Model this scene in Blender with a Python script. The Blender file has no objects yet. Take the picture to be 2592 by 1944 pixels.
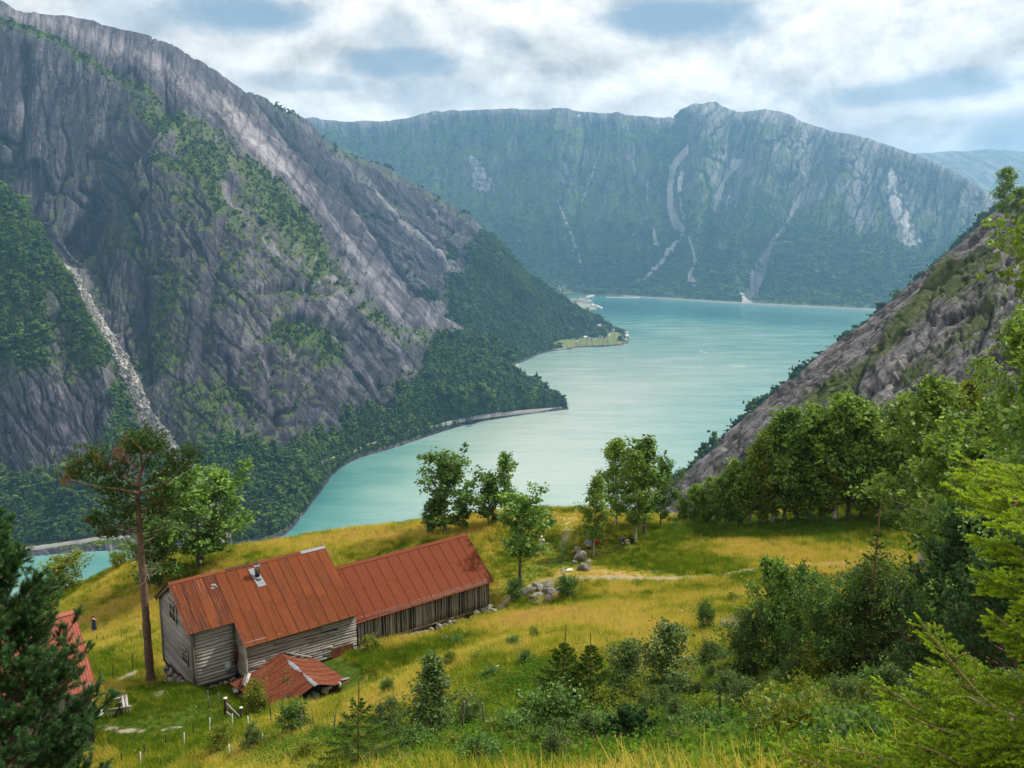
import bpy, math, random, time
import numpy as np

SC = bpy.context.scene
COL = SC.collection
R = math.radians
RNG = np.random.default_rng(7)

# ------------------------------------------------------------------ camera, light, air
H = 545.0            # the eye stands this far above the fjord
F = 2245.0           # focal length in pixels of the 2592 px wide photograph
PITCH = R(10.0)
CP, SP = math.cos(PITCH), math.sin(PITCH)

cam_data = bpy.data.cameras.new('camera')
cam_data.sensor_width = 36.0
cam_data.lens = 36.0 * F / 2592.0
cam_data.clip_start = 0.1
cam_data.clip_end = 60000.0
cam = bpy.data.objects.new('camera', cam_data)
cam.location = (0, 0, H)
cam.rotation_euler = (R(90) - PITCH, 0, 0)
COL.objects.link(cam)
SC.camera = cam

SUN_EL, SUN_AZ = 50.0, 66.0      # azimuth measured clockwise from +Y
sun_data = bpy.data.lights.new('sun', 'SUN')
sun_data.energy = 3.6
sun_data.angle = R(2.5)
sun_data.color = (1.0, 0.95, 0.86)
sun = bpy.data.objects.new('sun', sun_data)
sun.location = (300, 300, H + 600)
sun.rotation_euler = (R(90 - SUN_EL), 0, R(180 - SUN_AZ))
COL.objects.link(sun)

SC.view_settings.view_transform = 'Standard'
SC.view_settings.look = 'None'
SC.view_settings.exposure = 0.62
SC.view_settings.gamma = 1.0
SC.view_settings.use_curve_mapping = False
SC.cycles.volume_bounces = 0
SC.cycles.max_bounces = 6
SC.cycles.diffuse_bounces = 3
SC.cycles.transparent_max_bounces = 8
SC.cycles.sample_clamp_indirect = 4.0


def ray(px, py):
    a = (px - 1296.0) / F
    b = (972.0 - py) / F
    return np.array([a, CP + b * SP, -SP + b * CP])


def P(px, py, Y):
    r = ray(px, py)
    r = r * (Y / r[1])
    return np.array([r[0], r[1], r[2] + H])


def PW(px, py, z=0.0):
    r = ray(px, py)
    t = (z - H) / r[2]
    return np.array([r[0] * t, r[1] * t, z])


def proj(p):
    p = np.asarray(p, float)
    x, y, z = p[..., 0], p[..., 1], p[..., 2] - H
    t = np.maximum(y * CP - z * SP, 1e-3)
    u = y * SP + z * CP
    return 1296 + F * x / t, 972 - F * u / t


# ------------------------------------------------------------------ node helper
class NT:
    def __init__(self, tree):
        self.t = tree
        self.n = tree.nodes
        self.l = tree.links

    def add(self, kind, **kw):
        nd = self.n.new(kind)
        ins = kw.pop('ins', {})
        for k, v in kw.items():
            setattr(nd, k, v)
        for k, v in ins.items():
            sock = nd.inputs[k]
            if hasattr(v, 'is_output') or isinstance(v, bpy.types.NodeSocket):
                self.l.new(v, sock)
            else:
                sock.default_value = v
        return nd

    def math(self, op, a, b=None, c=None, clamp=False):
        nd = self.n.new('ShaderNodeMath')
        nd.operation = op
        nd.use_clamp = clamp
        for i, v in enumerate((a, b, c)):
            if v is None:
                continue
            if isinstance(v, bpy.types.NodeSocket):
                self.l.new(v, nd.inputs[i])
            else:
                nd.inputs[i].default_value = v
        return nd.outputs[0]

    def vmath(self, op, a, b=None, out=0, scale=None):
        nd = self.n.new('ShaderNodeVectorMath')
        nd.operation = op
        for i, v in enumerate((a, b)):
            if v is None:
                continue
            if isinstance(v, bpy.types.NodeSocket):
                self.l.new(v, nd.inputs[i])
            else:
                nd.inputs[i].default_value = v
        if scale is not None:
            if isinstance(scale, bpy.types.NodeSocket):
                self.l.new(scale, nd.inputs['Scale'])
            else:
                nd.inputs['Scale'].default_value = scale
        return nd.outputs['Value'] if op in ('DOT_PRODUCT', 'LENGTH', 'DISTANCE') else nd.outputs[0]

    def noise(self, vec, scale, detail=4.0, rough=0.55, dist=0.0, dim='3D'):
        nd = self.n.new('ShaderNodeTexNoise')
        nd.noise_dimensions = dim
        nd.inputs['Scale'].default_value = scale
        nd.inputs['Detail'].default_value = detail
        nd.inputs['Roughness'].default_value = rough
        nd.inputs['Distortion'].default_value = dist
        if vec is not None:
            self.l.new(vec, nd.inputs['Vector'])
        return nd.outputs['Fac']

    def ramp(self, fac, stops, interp='LINEAR'):
        nd = self.n.new('ShaderNodeValToRGB')
        cr = nd.color_ramp
        cr.interpolation = interp
        while len(cr.elements) < len(stops):
            cr.elements.new(0.5)
        for e, (p, c) in zip(cr.elements, stops):
            e.position = p
            e.color = tuple(c) + ((1.0,) if len(c) == 3 else ())
        self.l.new(fac, nd.inputs[0])
        return nd.outputs[0]

    def mix(self, fac, a, b, mode='MIX'):
        nd = self.n.new('ShaderNodeMix')
        nd.data_type = 'RGBA'
        nd.blend_type = mode
        nd.clamp_factor = True
        for sock, v in ((nd.inputs[0], fac), (nd.inputs[6], a), (nd.inputs[7], b)):
            if isinstance(v, bpy.types.NodeSocket):
                self.l.new(v, sock)
            elif isinstance(v, (tuple, list)):
                sock.default_value = tuple(v) + ((1.0,) if len(v) == 3 else ())
            else:
                sock.default_value = v
        return nd.outputs[2]

    def maprange(self, v, a, b, c=0.0, d=1.0, smooth=False):
        nd = self.n.new('ShaderNodeMapRange')
        nd.interpolation_type = 'SMOOTHSTEP' if smooth else 'LINEAR'
        nd.clamp = True
        self.l.new(v, nd.inputs[0])
        for i, x in enumerate((a, b, c, d)):
            nd.inputs[i + 1].default_value = x
        return nd.outputs[0]

    def attr(self, name, kind='GEOMETRY', out='Fac'):
        nd = self.n.new('ShaderNodeAttribute')
        nd.attribute_type = kind
        nd.attribute_name = name
        return nd.outputs[out]


# ------------------------------------------------------------------ sky
world = bpy.data.worlds.new('World')
SC.world = world
world.use_nodes = True
w = NT(world.node_tree)
w.n.clear()
w_out = w.add('ShaderNodeOutputWorld')
w_bg = w.add('ShaderNodeBackground', ins={'Strength': 0.1})
w.l.new(w_bg.outputs[0], w_out.inputs['Surface'])
w_sky = w.add('ShaderNodeTexSky', sky_type='NISHITA', sun_disc=False, sun_elevation=R(SUN_EL),
              sun_rotation=R(SUN_AZ), altitude=550.0, air_density=1.0, dust_density=1.0, ozone_density=1.0)
w_tc = w.add('ShaderNodeTexCoord')
w_dir = w_tc.outputs['Generated']
w_sep = w.add('ShaderNodeSeparateXYZ', ins={0: w_dir})
zc = w.math('MAXIMUM', w_sep.outputs[2], 0.0)
zz = w.math('ADD', zc, 0.13)
cu = w.math('DIVIDE', w_sep.outputs[0], zz)
cv = w.math('DIVIDE', w_sep.outputs[1], zz)
cvec = w.add('ShaderNodeCombineXYZ', ins={0: cu, 1: cv, 2: 0.37}).outputs[0]
dvec = w.vmath('MULTIPLY', w_dir, (1.0, 1.0, 1.75))
lvec = w.vmath('ADD', dvec, (0.0, 0.0, 0.035))
n_big = w.noise(cvec, 0.8, 6.0, 0.6, 0.2)
n_mid = w.noise(dvec, 6.0, 10.0, 0.60, 0.2)
n_lit = w.noise(lvec, 6.0, 10.0, 0.60, 0.2)
n_fine = w.noise(dvec, 17.0, 7.0, 0.62, 0.2)
cover = w.math('MULTIPLY_ADD', n_big, 0.40, w.math('MULTIPLY_ADD', n_mid, 0.55, w.math('MULTIPLY_ADD', n_fine, 0.14, -0.045)))
lit = w.math('SUBTRACT', n_mid, n_lit)
# the grey-blue bellies of the larger clouds, ragged by the same noise
warp = w.math('MULTIPLY_ADD', n_mid, 3.2, w.math('MULTIPLY_ADD', n_fine, 1.5, -2.35))
bel = None
for (px, py, sx, sy, k) in ((610, 35, 250, 52, 1.0), (1005, 158, 165, 40, 0.85), (1700, 45, 215, 52, 1.0), (330, 40, 150, 60, 0.55),
                            (2330, 228, 230, 40, 0.75), (1100, 245, 150, 45, 0.45), (2560, 330, 110, 50, 0.5), (980, 80, 90, 70, 0.4),
                            (760, 205, 190, 22, 0.4), (1290, 100, 70, 40, 0.3)):
    d0 = ray(px, py)
    d0 = d0 / np.linalg.norm(d0)
    rt = np.cross(d0, (0, 0, 1.0))
    rt /= np.linalg.norm(rt)
    up = np.cross(rt, d0)
    ax = w.math('SUBTRACT', w.vmath('DOT_PRODUCT', w_dir, tuple(rt)), 0.0)
    ay = w.math('SUBTRACT', w.vmath('DOT_PRODUCT', w_dir, tuple(up)), 0.0)
    ax = w.math('MULTIPLY', ax, F / sx)
    ay = w.math('MULTIPLY', ay, F / sy)
    r2 = w.math('ADD', w.math('MULTIPLY', ax, ax), w.math('MULTIPLY', ay, ay))
    fr = w.math('GREATER_THAN', w.vmath('DOT_PRODUCT', w_dir, tuple(d0)), 0.0)
    m = w.maprange(w.math('ADD', w.math('SQRT', r2), w.math('MULTIPLY', warp, 0.55)), 0.35, 1.25, k, 0.0, True)
    m = w.math('MULTIPLY', m, fr)
    bel = m if bel is None else w.math('MAXIMUM', bel, m)
cl = w.ramp(cover, ((0.31, (5.0, 5.4, 5.9)), (0.38, (6.3, 6.25, 6.1)), (0.43, (7.0, 6.75, 6.4)), (0.50, (7.7, 7.35, 6.85)), (0.58, (6.9, 6.6, 6.25)), (0.68, (5.2, 5.2, 5.2))))
gap = w.maprange(cover, 0.38, 0.30, 0.0, 0.45, True)
cl = w.vmath('SCALE', cl, None, scale=w.math('MULTIPLY_ADD', lit, 2.6, 0.99))
sky_col = w.mix(gap, cl, w.mix(0.5, w_sky.outputs[0], (3.9, 5.2, 6.5)))
sky_col = w.mix(w.math('MULTIPLY', bel, 0.95), sky_col, (2.1, 2.9, 3.75))
w.l.new(sky_col, w_bg.inputs['Color'])


# ------------------------------------------------------------------ numpy noise and meshes
def _hash(ix, iy, iz, seed):
    h = (ix * 374761393 + iy * 668265263 + iz * 2147483647 + seed * 974711) & 0xFFFFFFFF
    h = ((h ^ (h >> 13)) * 1274126177) & 0xFFFFFFFF
    return (h ^ (h >> 16)) & 0xFFFFFFFF


def perlin(x, y, z=None, seed=0):
    """Gradient noise, about -1..1, on arrays of any shape."""
    x = np.asarray(x, float)
    y = np.asarray(y, float)
    z = np.zeros_like(x) if z is None else np.asarray(z, float)
    x0, y0, z0 = np.floor(x), np.floor(y), np.floor(z)
    fx, fy, fz = x - x0, y - y0, z - z0
    ix, iy, iz = x0.astype(np.int64), y0.astype(np.int64), z0.astype(np.int64)
    ux, uy, uz = (t * t * t * (t * (t * 6 - 15) + 10) for t in (fx, fy, fz))
    res = 0
    for dx in (0, 1):
        for dy in (0, 1):
            for dz in (0, 1):
                h = _hash(ix + dx, iy + dy, iz + dz, seed)
                g1 = (h & 1023) / 511.5 - 1
                g2 = ((h >> 10) & 1023) / 511.5 - 1
                g3 = ((h >> 20) & 1023) / 511.5 - 1
                d = g1 * (fx - dx) + g2 * (fy - dy) + g3 * (fz - dz)
                res = res + d * (ux if dx else 1 - ux) * (uy if dy else 1 - uy) * (uz if dz else 1 - uz)
    return res * 1.35


def fbm(x, y, z=None, octv=4, seed=0, gain=0.5, ridged=False):
    a, s, tot = 1.0, 0.0, 0.0
    x = np.asarray(x, float)
    y = np.asarray(y, float)
    for o in range(octv):
        n = perlin(x, y, z, seed + o * 17)
        if ridged:
            n = 1 - 2 * np.abs(n)
        s = s + a * n
        tot += a
        a *= gain
        x, y = x * 2.03 + 11.3, y * 2.03 + 5.7
        z = None if z is None else z * 2.03 + 3.1
    return s / tot


def cells(x, y, seed=0):
    """Worley cells: a random value for each cell, and how near the crack between two cells is (0 in the crack)."""
    x0, y0 = np.floor(x), np.floor(y)
    ix, iy = x0.astype(np.int64), y0.astype(np.int64)
    f1 = np.full(x.shape, 9.0)
    f2 = np.full(x.shape, 9.0)
    val = np.zeros(x.shape)
    zz_0 = np.zeros_like(ix)
    for dx in (-1, 0, 1):
        for dy in (-1, 0, 1):
            h = _hash(ix + dx, iy + dy, zz_0, seed)
            px = x0 + dx + (h & 1023) / 1023.0
            py = y0 + dy + ((h >> 10) & 1023) / 1023.0
            d = np.hypot(x - px, y - py)
            near = d < f1
            f2 = np.where(near, f1, np.minimum(f2, d))
            val = np.where(near, ((h >> 20) & 1023) / 511.5 - 1, val)
            f1 = np.minimum(f1, d)
    return val, f2 - f1


def sstep(a, b, x):
    t = np.clip((x - a) / (b - a), 0, 1)
    return t * t * (3 - 2 * t)


def mesh_np(name, verts, quads=None, tris=None, mat=None, smooth=False, attrs=None, uv=None):
    me = bpy.data.meshes.new(name)
    verts = np.ascontiguousarray(verts, dtype=np.float32)
    me.vertices.add(len(verts))
    me.vertices.foreach_set('co', verts.ravel())
    loops, starts = [], []
    n = 0
    if quads is not None and len(quads):
        q = np.asarray(quads, np.int32)
        loops.append(q.ravel())
        starts.append(np.arange(len(q), dtype=np.int32) * 4)
        n = len(q) * 4
    if tris is not None and len(tris):
        t = np.asarray(tris, np.int32)
        loops.append(t.ravel())
        starts.append(np.arange(len(t), dtype=np.int32) * 3 + n)
    if loops:
        lp = np.concatenate(loops)
        st = np.concatenate(starts)
        me.loops.add(len(lp))
        me.loops.foreach_set('vertex_index', lp)
        me.polygons.add(len(st))
        me.polygons.foreach_set('loop_start', st)
        if smooth:
            me.polygons.foreach_set('use_smooth', np.ones(len(st), bool))
    me.update(calc_edges=True)
    for k, v in (attrs or {}).items():
        v = np.ascontiguousarray(v, dtype=np.float32)
        if v.ndim == 1:
            me.attributes.new(k, 'FLOAT', 'POINT').data.foreach_set('value', v)
        else:
            me.attributes.new(k, 'FLOAT_VECTOR', 'POINT').data.foreach_set('vector', v.ravel())
    if mat is not None:
        me.materials.append(mat)
    return me


def link(name, me, parent=None, loc=(0, 0, 0), rot=(0, 0, 0), **props):
    o = bpy.data.objects.new(name, me)
    COL.objects.link(o)
    o.location = loc
    o.rotation_euler = rot
    if parent is not None:
        o.parent = parent
    for k, v in props.items():
        if v is not None:
            o[k] = v
    return o


def thing(name, label, category, loc=(0, 0, 0), rotz=0.0, group=None):
    return link(name, None, None, loc, (0, 0, rotz), label=label, category=category, group=group)


def grid_quads(nu, nv):
    i = np.arange(nu - 1)[:, None] * nv + np.arange(nv - 1)[None, :]
    return np.stack([i, i + nv, i + nv + 1, i + 1], -1).reshape(-1, 4)


def catmull(ctrl, n):
    """ctrl (k, ...) -> (n, ...), a smooth curve through the control values."""
    k = len(ctrl)
    t = np.linspace(0, k - 1, n)
    i = np.minimum(t.astype(int), k - 2)
    u = (t - i).reshape((-1,) + (1,) * (ctrl.ndim - 1))
    p0 = ctrl[np.maximum(i - 1, 0)]
    p1, p2 = ctrl[i], ctrl[i + 1]
    p3 = ctrl[np.minimum(i + 2, k - 1)]
    return 0.5 * (2 * p1 + (p2 - p0) * u + (2 * p0 - 5 * p1 + 4 * p2 - p3) * u ** 2 + (3 * p1 - p0 - 3 * p2 + p3) * u ** 3)


def loft(ctrl, nu, nv):
    ctrl = np.asarray(ctrl, float)                    # (columns, rows, 3)
    a = catmull(ctrl, nu)
    b = catmull(np.swapaxes(a, 0, 1), nv)
    return np.swapaxes(b, 0, 1)                       # (nu, nv, 3)


def normals(g):
    du = np.gradient(g, axis=0)
    dv = np.gradient(g, axis=1)
    n = np.cross(du, dv)
    return n / np.maximum(np.linalg.norm(n, axis=-1, keepdims=True), 1e-9)


def seg_dist(px, py, line):
    """Distance and position along a polyline, both arrays."""
    best = np.full(px.shape, 1e9)
    pos = np.zeros(px.shape)
    L = len(line) - 1
    for i in range(L):
        x0, y0 = line[i][:2]
        x1, y1 = line[i + 1][:2]
        dx, dy = x1 - x0, y1 - y0
        t = np.clip(((px - x0) * dx + (py - y0) * dy) / (dx * dx + dy * dy + 1e-9), 0, 1)
        d = np.hypot(px - x0 - t * dx, py - y0 - t * dy)
        m = d < best
        best = np.where(m, d, best)
        pos = np.where(m, (i + t) / L, pos)
    return best, pos


def blobs(px, py, lst):
    s = np.zeros(px.shape)
    for (x, y, rx, ry, ang, k) in lst:
        c, n = math.cos(R(ang)), math.sin(R(ang))
        dx, dy = px - x, py - y
        a = (dx * c + dy * n) / rx
        b = (-dx * n + dy * c) / ry
        s = s + k * np.exp(-(a * a + b * b))
    return s


# ------------------------------------------------------------------ materials
def new_mat(name):
    m = bpy.data.materials.new(name)
    m.use_nodes = True
    nt = NT(m.node_tree)
    nt.n.clear()
    out = nt.add('ShaderNodeOutputMaterial')
    return m, nt, out


def simple_mat(name, col, rough=0.8, var=0.25, scale=6.0, metallic=0.0, bump=0.0, rand=0.0, spec=0.3, stretch=None):
    """A base colour with noise in it, a little relief and a different tone for each object."""
    m, t, out = new_mat(name)
    tc = t.add('ShaderNodeTexCoord')
    vec = tc.outputs['Object']
    if stretch:
        vec = t.vmath('MULTIPLY', vec, stretch)
    n = t.noise(vec, scale, 5.0, 0.6)
    f = t.maprange(n, 0.3, 0.7, 1 - var, 1 + var)
    if rand:
        oi = t.add('ShaderNodeObjectInfo')
        f = t.math('MULTIPLY', f, t.maprange(oi.outputs['Random'], 0, 1, 1 - rand, 1 + rand))
    c = t.vmath('SCALE', tuple(col), None, scale=f)
    b = t.add('ShaderNodeBsdfPrincipled', ins={'Base Color': c, 'Roughness': rough, 'Metallic': metallic, 'Specular IOR Level': spec})
    if bump:
        bp = t.add('ShaderNodeBump', ins={'Strength': 0.6, 'Distance': bump, 'Height': n})
        t.l.new(bp.outputs[0], b.inputs['Normal'])
    t.l.new(b.outputs[0], out.inputs[0])
    return m


def leaf_mat(name, col, tip=None, trans=0.35, var=0.35, attr='tint', instancer=False, rough=0.55):
    """Foliage: part reflected, part let through; the tone follows a per-leaf (or per-instance) value."""
    m, t, out = new_mat(name)
    a = t.attr(attr, 'INSTANCER' if instancer else 'GEOMETRY')
    oi = t.add('ShaderNodeObjectInfo')
    tip = tip or tuple(min(1, c * 1.7) for c in col)
    c = t.mix(a, tuple(x * (1 - var) for x in col), tip)
    hv = t.maprange(oi.outputs['Random'], 0, 1, 0.86, 1.14)
    c = t.vmath('SCALE', c, None, scale=hv)
    d = t.add('ShaderNodeBsdfPrincipled', ins={'Base Color': c, 'Roughness': rough, 'Specular IOR Level': 0.25})
    tr = t.add('ShaderNodeBsdfTranslucent', ins={'Color': t.vmath('MULTIPLY', c, (1.25, 1.2, 0.6))})
    mx = t.add('ShaderNodeMixShader', ins={0: trans, 1: d.outputs[0], 2: tr.outputs[0]})
    t.l.new(mx.outputs[0], out.inputs[0])
    return m
# ------------------------------------------------------------------ scattering (only for what nobody could count)
def scatter(name, pts, scale, rot, tint, proto, **props):
    me = mesh_np(name, pts, attrs={'iscale': scale, 'irot': rot, 'tint': tint})
    o = link(name, me, None, kind='stuff', **props)
    ng = bpy.data.node_groups.new(name, 'GeometryNodeTree')
    ng.interface.new_socket('Geometry', in_out='INPUT', socket_type='NodeSocketGeometry')
    ng.interface.new_socket('Geometry', in_out='OUTPUT', socket_type='NodeSocketGeometry')
    n = ng.nodes
    gi, go = n.new('NodeGroupInput'), n.new('NodeGroupOutput')
    inst = n.new('GeometryNodeInstanceOnPoints')
    oi = n.new('GeometryNodeObjectInfo')
    oi.inputs[0].default_value = proto
    oi.inputs['As Instance'].default_value = True
    sc_, ro = n.new('GeometryNodeInputNamedAttribute'), n.new('GeometryNodeInputNamedAttribute')
    for nd, nm in ((sc_, 'iscale'), (ro, 'irot')):
        nd.data_type = 'FLOAT_VECTOR'
        nd.inputs[0].default_value = nm
    L = ng.links.new
    L(gi.outputs[0], inst.inputs['Points'])
    L(oi.outputs['Geometry'], inst.inputs['Instance'])
    L(ro.outputs[0], inst.inputs['Rotation'])
    L(sc_.outputs[0], inst.inputs['Scale'])
    L(inst.outputs[0], go.inputs[0])
    md = o.modifiers.new('scatter', 'NODES')
    md.node_group = ng
    return o


def proto(name, me):
    return bpy.data.objects.new(name, me)            # the shape that a scatter repeats; not itself in the scene


def ico(sub=1):
    import bmesh
    bm = bmesh.new()
    bmesh.ops.create_icosphere(bm, subdivisions=sub, radius=1.0)
    v = np.array([x.co[:] for x in bm.verts])
    f = np.array([[x.index for x in p.verts] for p in bm.faces])
    bm.free()
    return v, f


def clump_proto(name, mat, seed, conifer=False):
    """A far tree: a lumpy crown of small facets on a stub of trunk, 1 m tall."""
    rg = np.random.default_rng(seed)
    vs, fs, tn = [], [], []
    k = 0
    v0, f0 = ico(1)
    if conifer:
        parts = [((0, 0, 0.15 + 0.2 * i), 0.26 - 0.055 * i, 0.2) for i in range(5)]
    else:
        parts = [((rg.normal(0, .17), rg.normal(0, .17), .30 + .62 * rg.random()), .08 + .13 * rg.random(), None) for i in range(13)]
    for c, r, h in parts:
        v = v0 * (1 + .5 * rg.standard_normal((len(v0), 1)).clip(-1.4, 1.4))
        v = v * np.array([r, r, h or r * .95]) + np.array(c)
        vs.append(v)
        fs.append(f0 + k)
        tn.append(np.full(len(v), rg.random()))
        k += len(v)
    return proto(name, mesh_np(name, np.concatenate(vs), tris=np.concatenate(fs), mat=mat, attrs={'leaf': np.concatenate(tn)}))


def forest_mat(name, dark, light):
    m, t, out = new_mat(name)
    a = t.attr('tint', 'INSTANCER')
    b = t.attr('leaf')
    c = t.mix(t.math('MULTIPLY_ADD', b, .35, t.math('MULTIPLY', a, .65)), dark, light)
    d = t.add('ShaderNodeBsdfDiffuse', ins={'Color': c})
    t.l.new(d.outputs[0], out.inputs[0])
    return m


M_FOREST = forest_mat('broadleaf_forest', (0.016, 0.038, 0.012), (0.100, 0.155, 0.032))
M_CONIF = forest_mat('conifer_forest', (0.014, 0.032, 0.014), (0.045, 0.08, 0.026))
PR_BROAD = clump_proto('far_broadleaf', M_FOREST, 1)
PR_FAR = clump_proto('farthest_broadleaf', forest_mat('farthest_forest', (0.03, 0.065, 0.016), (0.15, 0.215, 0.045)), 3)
PR_CONIF = clump_proto('far_conifer', M_CONIF, 2, True)


def forest(name, g, mask, count, size, prt, seed, label=None, up=None):
    """Far-off wood on a surface grid g (nu, nv, 3) with a density mask."""
    rg = np.random.default_rng(seed)
    a = g[:-1, :-1]
    d1, d2 = g[1:, :-1] - a, g[:-1, 1:] - a
    area = np.linalg.norm(np.cross(d1, d2), axis=-1)
    wgt = area * np.clip(mask[:-1, :-1], 0, None)
    p = wgt.ravel() / wgt.sum()
    idx = rg.choice(p.size, count, p=p)
    u, v = rg.random(count)[:, None], rg.random(count)[:, None]
    pts = a.reshape(-1, 3)[idx] + d1.reshape(-1, 3)[idx] * u + d2.reshape(-1, 3)[idx] * v
    pts[:, 2] -= size * 0.12
    s = size * np.exp(rg.normal(-.05, .42, count))
    sc_ = np.stack([s * rg.uniform(.8, 1.25, count), s * rg.uniform(.8, 1.25, count), s], -1)
    rot = np.stack([np.zeros(count), np.zeros(count), rg.uniform(0, 6.28, count)], -1)
    big = 0.5 + 0.9 * perlin(pts[:, 0] / (size * 9), pts[:, 1] / (size * 9), pts[:, 2] / (size * 9), seed)
    tint = np.clip(0.55 * big + 0.36 * rg.standard_normal(count) + .12, 0, 1)
    return scatter(name, pts, sc_, rot, tint, prt)


# ------------------------------------------------------------------ rock with vegetation on it
def rock_mat(name, dark, pale, veg_d, veg_l, fine, scree=(0.52, 0.50, 0.47), field=(0.16, 0.19, 0.05)):
    m, t, out = new_mat(name)
    tc = t.add('ShaderNodeTexCoord')
    o = tc.outputs['Object']
    sc = t.add('ShaderNodeAttribute', attribute_type='GEOMETRY', attribute_name='sc').outputs['Vector']
    n1 = t.noise(o, 1.0 / fine, 6.0, 0.62)
    sd = t.add('ShaderNodeAttribute', attribute_type='GEOMETRY', attribute_name='sd').outputs['Vector']
    wv_ = t.attr('sw')

    def streak(k, det, rg_, ds):
        p_ = t.noise(t.vmath('MULTIPLY', sc, k), 1.0, det, rg_, ds)
        q_ = t.noise(t.vmath('MULTIPLY', sd, k), 1.0, det, rg_, ds)
        return t.math('ADD', p_, t.math('MULTIPLY', t.math('SUBTRACT', q_, p_), wv_))
    st = streak((1.15 / fine, .20 / fine, 1), 9.0, 0.72, .05)
    sw = streak((.28 / fine, .045 / fine, 1), 6.0, 0.66, .05)
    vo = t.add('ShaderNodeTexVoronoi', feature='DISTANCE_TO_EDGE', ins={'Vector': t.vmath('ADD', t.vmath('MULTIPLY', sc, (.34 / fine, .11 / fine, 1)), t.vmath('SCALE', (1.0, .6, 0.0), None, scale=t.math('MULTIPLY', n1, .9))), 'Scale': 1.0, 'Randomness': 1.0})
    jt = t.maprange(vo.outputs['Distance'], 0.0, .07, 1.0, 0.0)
    n3 = t.noise(o, 0.16 / fine, 4.0, 0.55)
    tn = t.math('ADD', t.attr('tone'), t.math('MULTIPLY', t.math('SUBTRACT', st, 0.5), 1.7))
    tn = t.math('ADD', tn, t.math('MULTIPLY', t.math('SUBTRACT', sw, 0.5), 1.2))
    tn = t.math('ADD', tn, t.math('MULTIPLY', t.math('SUBTRACT', n1, 0.5), .6))
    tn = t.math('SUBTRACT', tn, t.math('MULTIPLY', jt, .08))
    mid = tuple(.62 * a_ + .38 * b_ for a_, b_ in zip(dark, pale))
    rock = t.ramp(t.maprange(tn, -.15, 1.15), ((0, tuple(c_ * .5 for c_ in dark)), (.32, dark), (.60, mid), (1, pale)))
    rust = t.maprange(n3, 0.52, 0.68, 0, 0.5)
    rock = t.mix(rust, rock, t.vmath('MULTIPLY', rock, (1.02, .96, .91)))
    sc_ = t.mix(n1, tuple(c_ * .55 for c_ in scree), tuple(c_ * 1.5 for c_ in scree))
    rock = t.mix(t.maprange(t.math('ADD', t.attr('scree'), t.math('MULTIPLY', t.math('SUBTRACT', n1, .5), .9)), .35, .6), rock, sc_)
    vg = t.math('ADD', t.attr('veg'), t.math('MULTIPLY', t.math('SUBTRACT', n1, 0.5), 1.1))
    vg = t.math('ADD', vg, t.math('MULTIPLY', t.math('SUBTRACT', st, 0.5), -.5))
    vegc = t.mix(t.maprange(n1, .3, .7), veg_d, veg_l)
    vegc = t.mix(t.maprange(n3, .5, .7, 0, .6), vegc, t.vmath('MULTIPLY', vegc, (1.35, 1.25, .8)))
    vegc = t.mix(t.maprange(t.attr('field'), .4, .6), vegc, t.mix(n1, tuple(c_ * .8 for c_ in field), tuple(c_ * 1.25 for c_ in field)))
    c = t.mix(t.maprange(vg, 0.42, 0.6), rock, vegc)
    d = t.add('ShaderNodeBsdfPrincipled', ins={'Base Color': c, 'Roughness': 0.85, 'Specular IOR Level': 0.2})
    bp = t.add('ShaderNodeBump', ins={'Strength': 1.0, 'Distance': fine * .7, 'Height': t.math('SUBTRACT', t.math('ADD', st, t.math('MULTIPLY', n1, .6)), t.math('MULTIPLY', jt, .5))})
    t.l.new(bp.outputs[0], d.inputs['Normal'])
    t.l.new(d.outputs[0], out.inputs[0])
    return m


def back(cols, steps):
    """Each column goes on behind its ridge, so the mountain has a far side."""
    out = []
    for c in cols:
        c = [np.asarray(p, float) for p in c]
        r = c[-1]
        out.append(c + [r + np.array(s, float) for s in steps])
    return np.array(out)


def relief(u, v, k, wgt, spec, seed, a1, a2):
    """Cleaved rock. u, v run across and down the face (k metres to the unit); a1 and a2 are the two directions
    the slabs run in, degrees below the level; one shades into the other by wgt, so neither is bent."""
    out = []
    u, v = u * k, v * k
    wob = perlin(u / 60, v / 60, seed=seed + 7)
    for a in (a1, a2):
        al = u * math.cos(R(a)) + v * math.sin(R(a))
        ac = u * math.sin(R(a)) - v * math.cos(R(a))
        d = 0
        for i, (amp, la, ll, rd) in enumerate(spec):
            if rd:                                    # slabs and blocks with cracks between them
                v_, e_ = cells(ac / la + .22 * wob + .2 * perlin(ac / la * 2.3, al / ll * 2.3, seed=seed + i), al / ll + .3 * wob, seed + i * 31)
                d = d + amp * (.75 * v_ - .9 * np.exp(-(e_ / .06) ** 2)) + amp * .45 * fbm(ac / la * 1.5, al / ll * 1.8, octv=4, seed=seed + i * 31 + 5)
            else:
                d = d + amp * fbm(ac / la, al / ll, octv=4, seed=seed + i * 31)
        out.append((d, ac, al))
    (d1, c1, l1), (d2, c2, l2) = out
    return d1 + (d2 - d1) * wgt, Two(c1, c2, wgt), Two(l1, l2, wgt)


class Two:
    """A coordinate in both streak directions; noise on it is blended, not bent."""
    def __init__(self, a, b, w_):
        self.a, self.b, self.w = a, b, w_

    def __truediv__(self, k):
        return Two(self.a / k, self.b / k, self.w)


def fbm2(x, y, **kw):
    p, q = fbm(x.a, y.a, **kw), fbm(x.b, y.b, **kw)
    return p + (q - p) * x.w


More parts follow.
